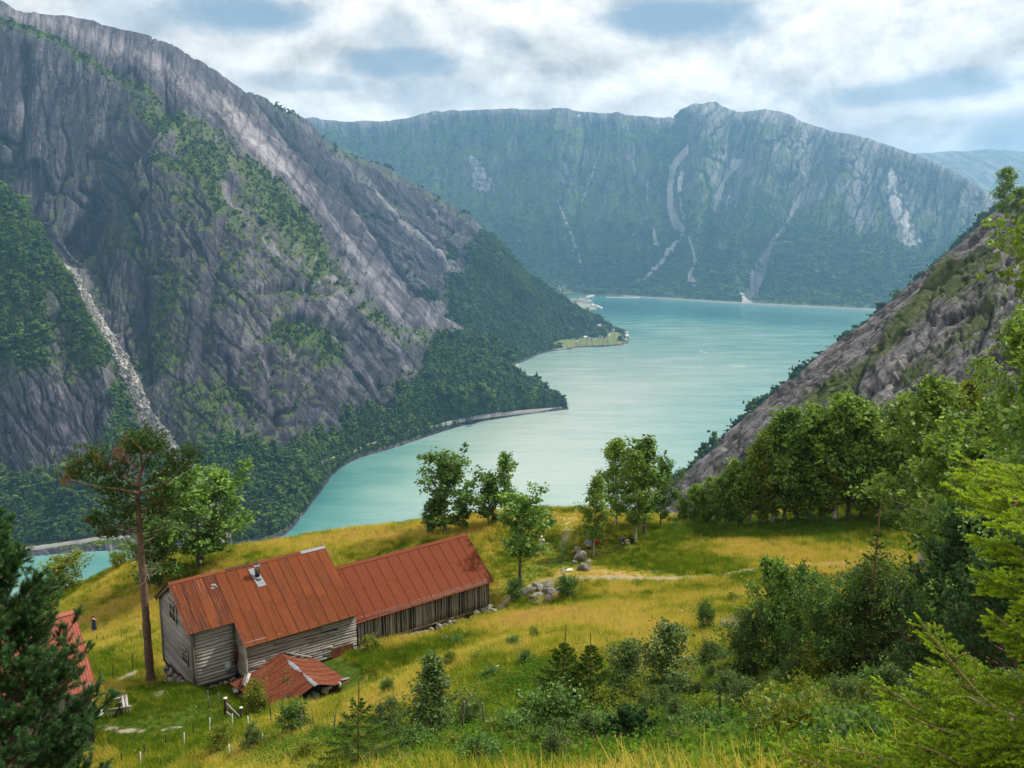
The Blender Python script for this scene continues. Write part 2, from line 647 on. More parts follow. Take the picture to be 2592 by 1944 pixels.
def surface(name, g, mat, tone, veg, scree=None, field=None, label=None, sc=None):
    z = np.zeros(g.shape[:2])
    at = {'tone': tone.ravel(), 'veg': veg.ravel(), 'scree': (z if scree is None else scree).ravel(), 'field': (z if field is None else field).ravel()}
    if sc is None:
        sc = (g[..., 0], g[..., 2])
    if not isinstance(sc[0], Two):
        sc = (Two(sc[0], sc[0], z), Two(sc[1], sc[1], z))
    at['sc'] = np.stack([sc[0].a.ravel(), sc[1].a.ravel(), z.ravel()], -1)
    at['sd'] = np.stack([sc[0].b.ravel(), sc[1].b.ravel(), z.ravel()], -1)
    at['sw'] = sc[0].w.ravel()
    me = mesh_np(name, g.reshape(-1, 3), quads=grid_quads(*g.shape[:2]), mat=mat, smooth=True, attrs=at)
    return link(name, me, kind='structure', label=label)


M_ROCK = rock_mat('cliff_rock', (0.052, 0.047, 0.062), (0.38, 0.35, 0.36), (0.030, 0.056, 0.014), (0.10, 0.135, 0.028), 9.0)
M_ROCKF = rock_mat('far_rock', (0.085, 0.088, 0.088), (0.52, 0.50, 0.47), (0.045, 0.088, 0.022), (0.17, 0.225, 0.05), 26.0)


def W(px, py):
    return PW(px, py, 0.0)


def pts(*a):
    return [P(*q) if len(q) == 3 else W(*q) for q in a]


# --- the great wall across the fjord arm
A = [pts((-350, 900, 2100), (-350, 600, 2300), (-350, 350, 2450), (-350, 150, 2600), (-350, 20, 2750), (-350, -170, 3100)),
     pts((0, 800, 2150), (0, 600, 2300), (0, 420, 2420), (0, 230, 2530), (0, 58, 2650), (0, 10, 2900)),
     pts((150, 650, 2120), (125, 520, 2330), (120, 400, 2450), (140, 250, 2560), (200, 140, 2660), (215, 48, 2960)),
     pts((180, 720, 2060), (195, 575, 2290), (235, 450, 2420), (290, 320, 2540), (340, 215, 2660), (375, 95, 2960)),
     pts((245, 830, 1960), (265, 640, 2140), (315, 460, 2260), (385, 290, 2400), (440, 260, 2560), (504, 165, 2920)),
     pts((330, 990, 1840), (350, 770, 2000), (380, 570, 2140), (440, 400, 2310), (505, 330, 2520), (577, 226, 2880)),
     pts((430, 1150, 1710), (480, 930, 1850), (520, 730, 2000), (570, 545, 2190), (625, 440, 2460), (662, 340, 2790)),
     pts((545, 1390), (620, 1120, 1740), (660, 890, 1920), (705, 690, 2150), (742, 560, 2410), (765, 460, 2750)),
     pts((720, 1353), (790, 1110, 1850), (815, 910, 2040), (835, 750, 2230), (855, 655, 2450), (856, 565, 2750)),
     pts((867, 1183), (905, 1020, 2130), (932, 905, 2280), (950, 815, 2420), (960, 765, 2600), (962, 712, 2820)),
     pts((1008, 1131), (1038, 1000, 2320), (1055, 930, 2450), (1070, 875, 2570), (1080, 845, 2720), (1080, 812, 2870)),
     pts((1172, 1078), (1190, 1008, 2450), (1200, 968, 2540), (1212, 940, 2640), (1225, 920, 2760), (1240, 900, 2900)),
     pts((1300, 1054), (1312, 1016, 2580), (1318, 992, 2640), (1320, 974, 2700), (1318, 962, 2760), (1312, 950, 2830)),
     pts((1400, 1041), (1400, 1022, 2640), (1398, 1010, 2680), (1393, 1002, 2720), (1385, 996, 2760), (1375, 990, 2820)),
     pts((1440, 1036), (1438, 1031, 2668), (1436, 1027, 2690), (1433, 1024, 2710), (1428, 1021, 2740), (1420, 1018, 2790))]
A2 = []
for i, c in enumerate(A):
    foot = c[0] + (np.array([0, -60, -70]) if i < 7 else np.array([15, -15, -25]))
    if i >= 12:                                       # the spit of land ends in the water on both sides
        bk = [c[-1] + np.array([0, 60, -40]), np.array([c[-1][0], c[-1][1] + 160, -40])]
    else:
        bk = [c[-1] + np.array([40, 330, -40]), c[-1] + np.array([150, 800, -420])]
    A2.append([foot] + c + bk)
gA = loft(A2, 620, 440)
pxA, pyA = proj(gA)
sA = .62 * gA[..., 0] + .78 * gA[..., 1]
alph = sstep(230, 720, pxA)
dA, acA, alA = relief(pxA, pyA, .95, alph, ((30, 260, 520, False), (15, 110, 360, True), (7, 46, 190, True), (3.4, 18, 80, True)), 3, 96, 52)
wid = perlin(sA / 260, gA[..., 2] / 260, seed=91)
dA *= 0.75 + 0.5 * wid
# clefts and overhangs that can be made out
for line, amp, wd in (([(420, 262), (375, 300), (315, 385), (235, 500), (190, 590), (160, 640)], -85, 26), ([(240, 520), (215, 600), (250, 760)], -20, 18),
                      ([(600, 470), (560, 640), (520, 800), (500, 960)], -16, 22), ([(700, 830), (760, 800), (830, 815), (880, 850)], -26, 12),
                      ([(660, 740), (740, 720), (830, 740)], -18, 9), ([(690, 900), (690, 1010), (720, 1120)], -22, 14), ([(350, 720), (345, 830), (370, 960)], -26, 16),
                      ([(590, 330), (700, 480), (830, 660), (930, 800)], -20, 14), ([(640, 420), (780, 600), (880, 770), (990, 900)], 16, 18),
                      ([(880, 860), (960, 960), (1000, 1040)], -16, 14), ([(60, 130), (70, 300), (40, 420)], -24, 18)):
    dd, _ = seg_dist(pxA, pyA, line)
    dA += amp * np.exp(-(dd / wd) ** 2)
shore = sstep(0, 90, gA[..., 2])
crest = 1 - .6 * np.exp(-((np.arange(440) / 439 - 6 / 8) / .03) ** 2)[None, :]
nA = normals(gA)
if nA[300, 200, 1] > 0:
    nA = -nA
gA = gA + nA * (dA * (0.1 + .9 * shore) * crest)[..., None]
n2 = normals(gA)
n2 = n2 * np.sign(n2[..., 2:3] + 1e-9)
st1 = fbm2(acA / 18, alA / 75, octv=4, seed=51)
st2 = fbm2(acA / 80, alA / 240, octv=4, seed=52)
toneA = 0.24 + .34 * st1 + .26 * st2
pale = 0
for line, k, wd in (([(0, 28), (150, 62), (300, 112), (450, 190), (570, 275), (700, 430)], .34, 26), ([(405, 285), (480, 365), (560, 470), (640, 570), (730, 670)], .36, 15),
                    ([(470, 300), (590, 400), (720, 560), (830, 690), (930, 800), (985, 880)], .20, 22), ([(690, 800), (760, 775), (830, 800), (870, 860), (900, 940)], .16, 26),
                    ([(600, 900), (640, 1000), (680, 1100)], .1, 30), ([(60, 270), (100, 230), (140, 150)], .15, 18), ([(760, 620), (860, 760)], .25, 14), ([(577, 236), (640, 326), (720, 424), (800, 515), (870, 600), (935, 700), (1000, 790), (1060, 850)], .24, 16)):  # pale rock streaks; the sunlit slab and crest are brightened in the tone too
    dd, _ = seg_dist(pxA, pyA, line)
    pale = pale + k * np.exp(-(dd / wd) ** 2)
toneA = toneA + pale + .55 * np.clip(fbm2(acA / 8, alA / 150, octv=3, seed=55), 0, 1) * sstep(300, 600, pxA) * sstep(1150, 900, pyA)
topA = np.interp(pxA, [0, 120, 230, 330, 420, 520, 600, 720, 900, 1000], [50, 92, 150, 205, 258, 300, 360, 470, 700, 830])
vegA = 0.17 + .42 * fbm(sA / 60, gA[..., 2] / 45, octv=5, seed=71, gain=.6) + .40 * sstep(.52, .80, n2[..., 2]) + .22 * fbm(sA / 300, gA[..., 2] / 300, octv=2, seed=73)
vegA = vegA - .75 * sstep(4, -14, pyA - topA)
for line, k, wd in (([(0, 50), (120, 92), (230, 150), (330, 205), (420, 258)], .62, 9), ([(380, 285), (440, 305), (500, 372), (540, 420)], .5, 26),
                    ([(385, 395), (470, 415), (530, 470), (570, 520)], .42, 20), ([(300, 560), (280, 610), (330, 620)], .25, 30), ([(690, 520), (760, 590), (815, 640), (800, 690)], .5, 26),
                    ([(640, 420), (700, 500), (760, 560)], .22, 26), ([(420, 720), (400, 830), (440, 900)], .3, 45), ([(720, 830), (790, 860), (850, 890)], .55, 36), ([(560, 290), (660, 430), (860, 690)], .2, 12),
                    ([(860, 700), (940, 790), (1000, 850)], .3, 22), ([(640, 960), (560, 1010)], .2, 30)):
    dd, _ = seg_dist(pxA, pyA, line)
    vegA = vegA + k * np.exp(-(dd / wd) ** 2)
edge = np.interp(pxA + 40 * perlin(pxA / 45, pyA / 45, seed=15) + 20 * perlin(pxA / 16, pyA / 16, seed=16), [400, 470, 560, 640, 700, 760, 850, 950, 1050, 1110, 1200, 1300], [1215, 1165, 1120, 1110, 1150, 1130, 1085, 1035, 960, 860, 830, 800])
edge = edge + 40 * perlin(pxA / 60, pyA / 60, seed=5) + 26 * perlin(pxA / 22, pyA / 22, seed=6) + 10 * perlin(pxA / 8, pyA / 8, seed=7)
lowA = sstep(-22, 26, pyA - edge)
vegA = vegA + .75 * lowA
# stones of the slide in the gully
gul = [(128, 590), (152, 640), (216, 750), (246, 808), (312, 914), (378, 1060), (418, 1108), (446, 1166), (489, 1202), (516, 1243), (528, 1290), (560, 1350)]
dg, tg = seg_dist(pxA, pyA, gul)
wg = np.interp(tg, [0, .15, .3, .6, 1], [4, 8, 14, 19, 25])
screeA = sstep(1.25, .75, dg / wg) * sstep(0.02, .1, tg)
vegA = vegA - 1.2 * screeA
rocky = sstep(10, 3, gA[..., 2])
vegA = vegA - 1.0 * rocky
mount_a = surface('mountain', gA, M_ROCK, np.clip(toneA, 0, 1), np.clip(vegA, 0, 1), np.clip(screeA, 0, 1), sc=(acA, alA), label='steep dark rock wall across the fjord arm with a pale slab along its crest')
vis = sstep(0, 5, pxA + 40)
fm = vis * np.clip(sstep(.45, .8, vegA), 0, 1) * (gA[..., 2] > 5) * sstep(1.25, 1.6, dg / wg)
RD = [(590, 1342), (640, 1328), (690, 1290), (728, 1240), (760, 1203), (800, 1178), (830, 1165), (880, 1148), (940, 1124), (1008, 1104), (1078, 1084), (1172, 1060), (1270, 1045), (1380, 1035), (1425, 1031)]
dr, _ = seg_dist(pxA, pyA - 3, RD)
fm = fm * sstep(3.5, 6, dr)
fmlow = fm * (lowA > .4)
forest('forest', gA, fmlow, 30000, 9.5, PR_BROAD, 11)
forest('forest', gA, fmlow * (.3 + .7 * sstep(1000, 1150, pxA + 200 * wid)), 9000, 12.0, PR_CONIF, 12)
forest('forest', gA, fmlow, 2600, 15.0, PR_BROAD, 14)
forest('ledge_trees', gA, fm * (1 - lowA), 6500, 6.5, PR_BROAD, 13)

# --- the wooded spur in front of its left end
C = [pts((-350, 1440), (-350, 1250, 1540), (-350, 1000, 1660), (-350, 650, 1840), (-350, 250, 2020)),
     pts((0, 1415), (0, 1270, 1520), (0, 1060, 1630), (0, 780, 1760), (0, 488, 1930)),
     pts((110, 1406), (105, 1270, 1520), (105, 1090, 1620), (100, 870, 1730), (100, 640, 1880)),
     pts((215, 1397), (200, 1280, 1520), (190, 1130, 1610), (185, 980, 1700), (180, 770, 1830)),
     pts((330, 1392), (315, 1300, 1530), (300, 1210, 1590), (285, 1100, 1650), (268, 940, 1740)),
     pts((430, 1390), (420, 1330, 1540), (405, 1270, 1580), (390, 1210, 1620), (368, 1120, 1680)),
     pts((520, 1388), (510, 1360, 1540), (500, 1330, 1550), (490, 1300, 1565), (470, 1250, 1600)),
     pts((600, 1380), (585, 1370, 1530), (575, 1360, 1530), (560, 1350, 1530), (540, 1335, 1540))]
C2 = [[c[0] + np.array([10, -20, -25])] + c + [c[-1] + np.array([10, 70, -55]), c[-1] + np.array([20, 160, -160])] for c in C]
gC = loft(C2, 300, 240)
pxC, pyC = proj(gC)
sC = .8 * gC[..., 0] + .6 * gC[..., 1]
dC, acC, alC = relief(pxC, pyC, .72, np.zeros(pxC.shape), ((14, 150, 300, False), (8, 60, 160, True), (5, 24, 80, True), (2.6, 11, 36, True)), 203, 70, 50)
nC = normals(gC)
if nC[150, 100, 1] > 0:
    nC = -nC
gC = gC + nC * (dC * (.1 + .9 * sstep(0, 80, gC[..., 2])))[..., None]
n2 = normals(gC)
n2 = n2 * np.sign(n2[..., 2:3] + 1e-9)
cl_ = [(0, 880), (60, 900), (120, 940), (180, 1010), (200, 1120), (120, 1190), (0, 1200)]
vegC = .62 + .30 * fbm(sC / 60, gC[..., 2] / 60, octv=3, seed=72) - blobs(pxC, pyC, ((90, 1060, 120, 110, 20, .6), (235, 1030, 60, 120, 20, .3), (130, 800, 40, 60, 0, .2), (330, 1190, 40, 60, 30, .25)))
vegC = vegC + .4 * sstep(1200, 1260, pyC) + .15 * sstep(800, 700, pyC)
vegC = vegC - 1.0 * sstep(10, 3, gC[..., 2])
toneC = .26 + .3 * fbm2(acC / 14, alC / 110, octv=3, seed=53)
dg, tg = seg_dist(pxC, pyC, gul)
screeC = sstep(1.25, .8, dg / np.interp(tg, [0, .15, .3, .6, 1], [4, 8, 14, 19, 25])) * sstep(.4, .5, tg)
vegC = vegC - 1.2 * screeC
surface('spur', gC, M_ROCK, np.clip(toneC, 0, 1), np.clip(vegC, 0, 1), screeC, sc=(acC, alC), label='dark wooded spur below the rock wall, left of the stone slide')
fC = sstep(.45, .75, vegC) * (gC[..., 2] > 14) * sstep(-60, -20, pxC) * sstep(22, 34, dg)
dr, _ = seg_dist(pxC, pyC - 5, [(40, 1392), (110, 1383), (160, 1375), (208, 1368), (260, 1363), (330, 1360)])
fC = fC * sstep(7, 12, dr)
forest('forest', gC, fC, 17000, 8.5, PR_BROAD, 21)

# boulders of the slide
v0, f0 = ico(1)
rgb_ = np.random.default_rng(5)
M_BOULD = simple_mat('slide_stone', (0.34, 0.32, 0.295), 0.9, .35, 3.0)
PR_STONE = proto('slide_stone', mesh_np('slide_stone', v0 * (1 + .25 * rgb_.standard_normal((len(v0), 1))) * np.array([.5, .4, .32]), tris=f0, mat=M_BOULD))
idx = rgb_.choice(screeA.size, 6500, p=(screeA * vis).ravel() / (screeA * vis).sum())
pp = gA.reshape(-1, 3)[idx] + rgb_.normal(0, 2.0, (6500, 3))
ss = np.exp(rgb_.normal(.95, .55, 6500))
scatter('scree', pp, np.stack([ss * rgb_.uniform(.7, 1.5, 6500), ss, ss], -1), rgb_.uniform(0, 6, (6500, 3)), rgb_.random(6500), PR_STONE)

# --- the second spur with the farm point at its foot
B = [pts((600, 750, 3300), (560, 550, 3450), (530, 400, 3560), (500, 270, 3680), (480, 180, 3850)),
     pts((800, 830, 3300), (760, 640, 3450), (705, 480, 3570), (650, 345, 3690), (621, 242, 3900)),
     pts((950, 890, 3300), (900, 740, 3500), (835, 580, 3640), (775, 430, 3760), (739, 296, 3980)),
     pts((1080, 930, 3350), (1015, 800, 3530), (950, 660, 3690), (885, 500, 3850), (845, 375, 4060)),
     pts((1200, 935, 3420), (1135, 820, 3590), (1085, 700, 3750), (1050, 585, 3920), (1025, 463, 4140)),
     pts((1290, 928), (1245, 830, 3680), (1208, 745, 3830), (1186, 655, 3990), (1180, 562, 4210)),
     pts((1380, 893), (1352, 830, 3930), (1324, 765, 4030), (1308, 715, 4130), (1300, 672, 4280)),
     pts((1450, 883), (1420, 862, 4120), (1405, 815, 4220), (1390, 775, 4290), (1382, 726, 4400)),
     pts((1500, 880), (1490, 862, 4210), (1480, 836, 4330), (1472, 810, 4390), (1466, 778, 4480)),
     pts((1550, 876), (1552, 864, 4200), (1552, 850, 4370), (1548, 836, 4520), (1540, 826, 4640)),
     pts((1590, 870), (1591, 862, 4260), (1590, 855, 4330), (1587, 848, 4420), (1580, 842, 4500))]
B2 = []
for i, c in enumerate(B):
    bk = [c[-1] + np.array([30, 300, -60]), c[-1] + np.array([60, 800, -500])] if i < 7 else [c[-1] + np.array([10, 90, -40]), c[-1] + np.array([20, 200, -150])]
    B2.append([c[0] + np.array([10, -20, -25])] + c + bk)
gB = loft(B2, 420, 280)
pxB, pyB = proj(gB)
sB = .55 * gB[..., 0] + .83 * gB[..., 1]
dB, acB, alB = relief(pxB, pyB, 1.6, sstep(620, 1050, pxB), ((36, 300, 560, False), (17, 120, 360, True), (10, 48, 160, True), (5, 20, 70, True)), 303, 72, 46)
for line, amp, wd in (([(640, 290), (760, 430), (860, 560), (900, 700)], -40, 16), ([(880, 480), (960, 640), (1030, 760), (1140, 830)], -22, 16), ([(930, 470), (1030, 570), (1120, 650)], 14, 12)):
    dd, _ = seg_dist(pxB, pyB, line)
    dB += amp * np.exp(-(dd / wd) ** 2)
low = sstep(6, 70, gB[..., 2])
nB = normals(gB)
if nB[200, 120, 1] > 0:
    nB = -nB
crest = 1 - .7 * np.exp(-((np.arange(280) / 279 - 5 / 7) / .03) ** 2)[None, :]
gB = gB + nB * (dB * low * crest)[..., None]
n2 = normals(gB)
n2 = n2 * np.sign(n2[..., 2:3] + 1e-9)
toneB = .22 + .28 * fbm2(acB / 20, alB / 150, octv=3, seed=351) + .18 * fbm2(acB / 70, alB / 400, octv=2, seed=352)
for line, k, wd in (([(960, 500), (1040, 580), (1130, 650), (1160, 690)], .5, 11), ([(640, 300), (760, 430), (880, 570), (960, 690), (1020, 770)], -.38, 46), ([(860, 395), (960, 505)], .3, 14), ([(1000, 640), (1080, 760), (1170, 820)], .22, 22), ([(1215, 870), (1235, 905)], .4, 5), ([(1130, 640), (1200, 730)], .15, 14)):  # the broad negative band paints gully shade into the spur's rock tone
    dd, _ = seg_dist(pxB, pyB, line)
    toneB = toneB + k * np.exp(-(dd / wd) ** 2)
eB = np.interp(pxB + 70 * perlin(pxB / 55, pyB / 55, seed=309) + 34 * perlin(pxB / 20, pyB / 20, seed=310) + 12 * perlin(pxB / 8, pyB / 8, seed=311), [900, 1000, 1080, 1150, 1180, 1220, 1300], [900, 870, 820, 720, 640, 590, 560]) + 40 * perlin(pxB / 50, pyB / 50, seed=305) + 26 * perlin(pxB / 18, pyB / 18, seed=307) + 9 * perlin(pxB / 7, pyB / 7, seed=308)
vegB = .1 + .4 * fbm(sB / 90, gB[..., 2] / 70, octv=4, seed=371) + .45 * sstep(.62, .86, n2[..., 2]) + .8 * sstep(-24, 24, pyB - eB) - .5 * sstep(22, 10, np.hypot((pxB - 1170) / 1.6, (pyB - 775) / 1.0))
fieldB = sstep(1.1, .85, np.hypot((pxB - 1490) / 95, (pyB - 870) / 15)) * (.55 + .5 * (perlin(pxB / 14, pyB / 5, seed=306) > -.25)) + sstep(1.1, .8, np.hypot((pxB - 1556) / 22, (pyB - 850) / 10))
vegB = np.clip(vegB + fieldB, 0, 1) - sstep(7, 2, gB[..., 2])
surface('mountain', gB, M_ROCK, np.clip(toneB, 0, 1), np.clip(vegB, 0, 1), None, np.clip(fieldB, 0, 1), sc=(acB, alB), label='second rock spur with forest at its foot running out to a farmed point')
fB = sstep(.5, .8, vegB) * (gB[..., 2] > 6) * (fieldB < .25)
pt_ = sstep(1425, 1450, pxB) * sstep(812, 824, pyB)
for (hx, hy) in ((1470, 857), (1480, 854), (1490, 855), (1499, 856), (1521, 853), (1516, 823), (1526, 825), (1534, 856), (1551, 834), (1583, 845), (1586, 851), (1584, 861), (1540, 846), (1537, 836), (1574, 853)):
    fB = fB * sstep(.9, 1.5, np.hypot((pxB - hx) / 5.0, (pyB - hy - 3) / 4.5))
fB = fB * (1 - .72 * pt_)
vegB_pt = pt_
forest('forest', gB, fB * (.25 + .75 * sstep(-15, 15, pyB - eB)), 26000, 13.0, PR_BROAD, 31)
fB2 = fB * sstep(60, 20, gB[..., 2]) * sstep(1360, 1400, pxB)
forest('forest', gB, fB2, 500, 15.0, PR_BROAD, 32)

# --- the high wall at the far end
pxs = [420, 750, 950, 1150, 1350, 1477, 1606, 1711, 1738, 1781, 1830, 1875, 1934, 1992, 2039, 2110, 2180, 2250, 2332, 2414, 2496, 2620, 2800]
rid = [318, 306, 309, 283, 279, 285, 294, 301, 277, 269, 274, 287, 284, 290, 311, 333, 347, 368, 397, 433, 485, 590, 700]
yr = [9200, 9000, 8900, 8700, 8500, 8450, 8400, 8350, 8200, 8100, 8050, 8050, 7950, 7850, 7800, 7700, 7500, 7350, 7150, 6950, 6750, 6550, 6400]
D = []
for x, r_, y_ in zip(pxs, rid, yr):
    b_ = float(np.interp(x, [420, 950, 1320, 1480, 1550, 1700, 1900, 2100, 2240, 2800], [735, 738, 742, 748, 749, 757, 768, 778, 785, 812]))
    p0 = W(x, b_)
    c = [p0 + np.array([0, -40, -30]), p0]
    for t_, g_ in ((.10, .20), (.30, .42), (.55, .60), (.80, .80)):
        c.append(P(x, b_ + (r_ - b_) * t_, p0[1] + (y_ - p0[1]) * g_))
    c.append(P(x, r_, y_))
    c += [c[-1] + np.array([0, 700, -30]), c[-1] + np.array([0, 1800, -500])]
    D.append(c)
gD = loft(D, 760, 300)
pxD, pyD = proj(gD)
sD = gD[..., 0] * .95 - .3 * gD[..., 1]
alD = sstep(1690, 1800, pxD)
dD, acD, al2 = relief(pxD, pyD, 3.1, alD, ((190, 760, 1500, False), (80, 320, 700, False), (34, 150, 400, True), (13, 60, 170, True)), 403, 88, 112)
for line, amp, wd in (([(1728, 300), (1722, 380), (1690, 450), (1690, 540), (1722, 590)], -110, 20), ([(1862, 320), (1866, 400), (1810, 520), (1790, 640)], -120, 22), ([(2090, 350), (2060, 450), (1990, 540), (1925, 640), (1900, 760)], -120, 22),
                      ([(1795, 300), (1770, 440), (1760, 600)], 100, 34), ([(1960, 400), (1900, 560), (1840, 700)], 90, 40), ([(2150, 430), (2080, 600), (2000, 720)], 90, 46), ([(1500, 320), (1480, 500), (1440, 640)], -50, 30), ([(1240, 330), (1250, 500), (1290, 680)], -50, 30)):
    dd, _ = seg_dist(pxD, pyD, line)
    dD += amp * np.exp(-(dd / wd) ** 2)
crest = 1 - .95 * np.exp(-((np.arange(300) / 299 - 6 / 8) / .07) ** 2)[None, :]
nD = normals(gD)
if nD[400, 120, 1] > 0:
    nD = -nD
gD = gD + nD * (dD * sstep(0, 160, gD[..., 2]) * crest)[..., None]
gD[..., 2] += 9 * fbm(gD[..., 0] / 160, gD[..., 1] / 160, octv=3, seed=420) * sstep(200, 700, gD[..., 2])
n2 = normals(gD)
n2 = n2 * np.sign(n2[..., 2:3] + 1e-9)
topf = np.interp(pxD, pxs, rid)
fr_ = (pyD - topf) / np.maximum(760 - topf, 1)
toneD = .30 + .34 * fbm2(acD / 55, al2 / 420, octv=3, seed=451) + .2 * fbm(sD / 300, gD[..., 2] / 300, octv=3, seed=452) + .16 * sstep(1700, 1800, pxD)
vegD = .52 + .60 * fbm(sD / 170, gD[..., 2] / 130, octv=4, seed=471) + .45 * sstep(.35, .75, fr_) - .25 * sstep(.10, .0, fr_) - .10 * sstep(1700, 1760, pxD) * sstep(.6, .2, fr_)
screeD = 0
for line, w0, w1, k in (([(1733, 345), (1722, 372), (1700, 410), (1692, 460), (1694, 520), (1706, 555), (1722, 580)], 4, 9, 1), ([(1722, 580), (1718, 600), (1700, 625), (1670, 655), (1635, 682), (1598, 706)], 7, 3, 1), ([(1735, 440), (1722, 520), (1731, 555), (1722, 580)], 3, 5, .8),
                        ([(1870, 385), (1845, 430), (1815, 490), (1805, 520)], 8, 3, .8), ([(1752, 610), (1757, 660), (1743, 700), (1758, 716)], 2, 7, .9),
                        ([(2045, 455), (2010, 515), (1990, 545), (1955, 590), (1928, 630), (1905, 680), (1895, 720), (1890, 764)], 4, 11, 1), ([(1895, 720), (1880, 735), (1886, 764)], 6, 8, .8), ([(2030, 440), (2055, 450)], 10, 14, .4),
                        ([(2258, 440), (2262, 490), (2278, 540), (2300, 600)], 10, 26, .62), ([(1412, 510), (1440, 580), (1455, 620), (1468, 660)], 2, 5, .7), ([(1520, 370), (1470, 500)], 3, 3, .45), ([(1640, 440), (1635, 560)], 3, 3, .45), ([(1652, 575), (1660, 610)], 4, 7, .7), ([(1195, 400), (1220, 460)], 12, 26, .5),
                        ([(1820, 620), (1835, 650)], 8, 8, .45), ([(1840, 490), (1855, 520)], 12, 12, .4), ([(2200, 460), (2180, 560)], 20, 30, .3)):
    dd, tt = seg_dist(pxD, pyD, line)
    ww = 1.2 * (w0 + (w1 - w0) * tt)
    screeD = np.maximum(screeD, k * sstep(1.3, .5, dd / ww * (1 + .5 * perlin(pxD / 9, pyD / 16, seed=9))))
vegD = vegD - 1.25 * screeD
fieldD = sstep(1.1, .8, np.hypot((pxD - 1448) / 24, (pyD - 738) / 5)) + sstep(1.1, .8, np.hypot((pxD - 1420) / 16, (pyD - 730) / 4))
snow = sstep(1.2, .8, np.hypot((pxD - 1466) / 5, (pyD - 292) / 2.5))
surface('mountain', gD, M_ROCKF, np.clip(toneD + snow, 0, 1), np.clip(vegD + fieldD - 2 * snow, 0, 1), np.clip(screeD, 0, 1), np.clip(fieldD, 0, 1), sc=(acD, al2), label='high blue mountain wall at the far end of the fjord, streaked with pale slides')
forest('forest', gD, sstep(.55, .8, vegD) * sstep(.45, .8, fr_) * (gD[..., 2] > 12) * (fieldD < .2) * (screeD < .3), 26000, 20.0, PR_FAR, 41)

# --- plateaus behind
E1 = back([pts((2100, 640, 9500), (2100, 540, 10500), (2100, 440, 11500), (2100, 396, 12500)), pts((2330, 640, 9500), (2330, 540, 10500), (2335, 440, 11500), (2340, 388, 12500)),
           pts((2440, 640, 9500), (2440, 540, 10500), (2440, 440, 11500), (2440, 385, 12500)), pts((2540, 640, 9500), (2540, 540, 10500), (2540, 440, 11500), (2540, 380, 12500)),
           pts((2620, 640, 9500), (2620, 540, 10500), (2620, 440, 11500), (2620, 387, 12500)), pts((2900, 640, 9500), (2900, 540, 10500), (2900, 450, 11500), (2900, 402, 12500))], [(0, 700, -60), (0, 1500, -500)])
gE = loft(E1, 160, 120)
gE[..., 2] += 40 * fbm(gE[..., 0] / 420, gE[..., 1] / 420, octv=4, seed=501)
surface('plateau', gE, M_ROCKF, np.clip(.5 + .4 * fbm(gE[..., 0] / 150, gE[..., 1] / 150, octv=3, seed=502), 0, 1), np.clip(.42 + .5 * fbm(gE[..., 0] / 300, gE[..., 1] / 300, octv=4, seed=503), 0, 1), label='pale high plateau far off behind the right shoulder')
E2 = back([pts((560, 420, 10500), (560, 340, 11500), (560, 312, 12500)), pts((740, 420, 10500), (740, 340, 11500), (750, 302, 12500)), pts((800, 420, 10500), (800, 345, 11500), (800, 313, 12500)),
           pts((860, 420, 10500), (860, 340, 11500), (860, 312, 12500)), pts((930, 420, 10500), (930, 340, 11500), (940, 306, 12500)), pts((1100, 420, 10500), (1100, 360, 11500), (1100, 330, 12500))], [(0, 700, -60), (0, 1500, -500)])
gE = loft(E2, 120, 80)
gE[..., 2] += 18 * fbm(gE[..., 0] / 420, gE[..., 1] / 420, octv=3, seed=511)
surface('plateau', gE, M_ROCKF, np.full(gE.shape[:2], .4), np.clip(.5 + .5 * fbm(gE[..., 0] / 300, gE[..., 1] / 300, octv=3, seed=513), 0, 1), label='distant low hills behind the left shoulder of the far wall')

# --- the slope on the near right: a wooded spur behind, then bare slabs
G = [[(2600, 480, 1650), (2592, 560, 1560)], [(2480, 590, 1600), (2500, 690, 1450)], [(2420, 655, 1540), (2440, 770, 1380)], [(2330, 735, 1470), (2360, 860, 1310)], [(2240, 806, 1400), (2270, 930, 1250)],
     [(2130, 890, 1320), (2170, 1010, 1180)], [(2020, 968, 1240), (2060, 1090, 1110)], [(1880, 1092, 1170), (1930, 1200, 1050)], [(1730, 1225, 1110), (1790, 1320, 1000)], [(1560, 1400, 1040), (1640, 1480, 950)]]
Gc = []
for e, q in G:
    e, q = P(e[0] - 22, e[1], e[2]), P(q[0] - 10, q[1], q[2])
    Gc.append([q + np.array([60, -160, -40]), q, .5 * (e + q) + np.array([-6, 0, 14]), e, e + np.array([-30, 90, -90]), e + np.array([-60, 200, -300])])
gG = loft(Gc, 240, 90)
gG = gG + (6 * fbm(gG[..., 0] / 40, gG[..., 1] / 40, gG[..., 2] / 40, octv=4, seed=601))[..., None] * np.array([-.5, -.5, .7])
vG = np.clip(.6 + .5 * fbm(gG[..., 0] / 60, gG[..., 1] / 60, gG[..., 2] / 60, octv=3, seed=602), 0, 1)
surface('hillside', gG, M_ROCK, np.full(gG.shape[:2], .35), vG, label='dark wooded hillside dropping to the water behind the bare slabs')
forest('forest', gG, sstep(.45, .7, vG), 6500, 8.0, PR_BROAD, 61)

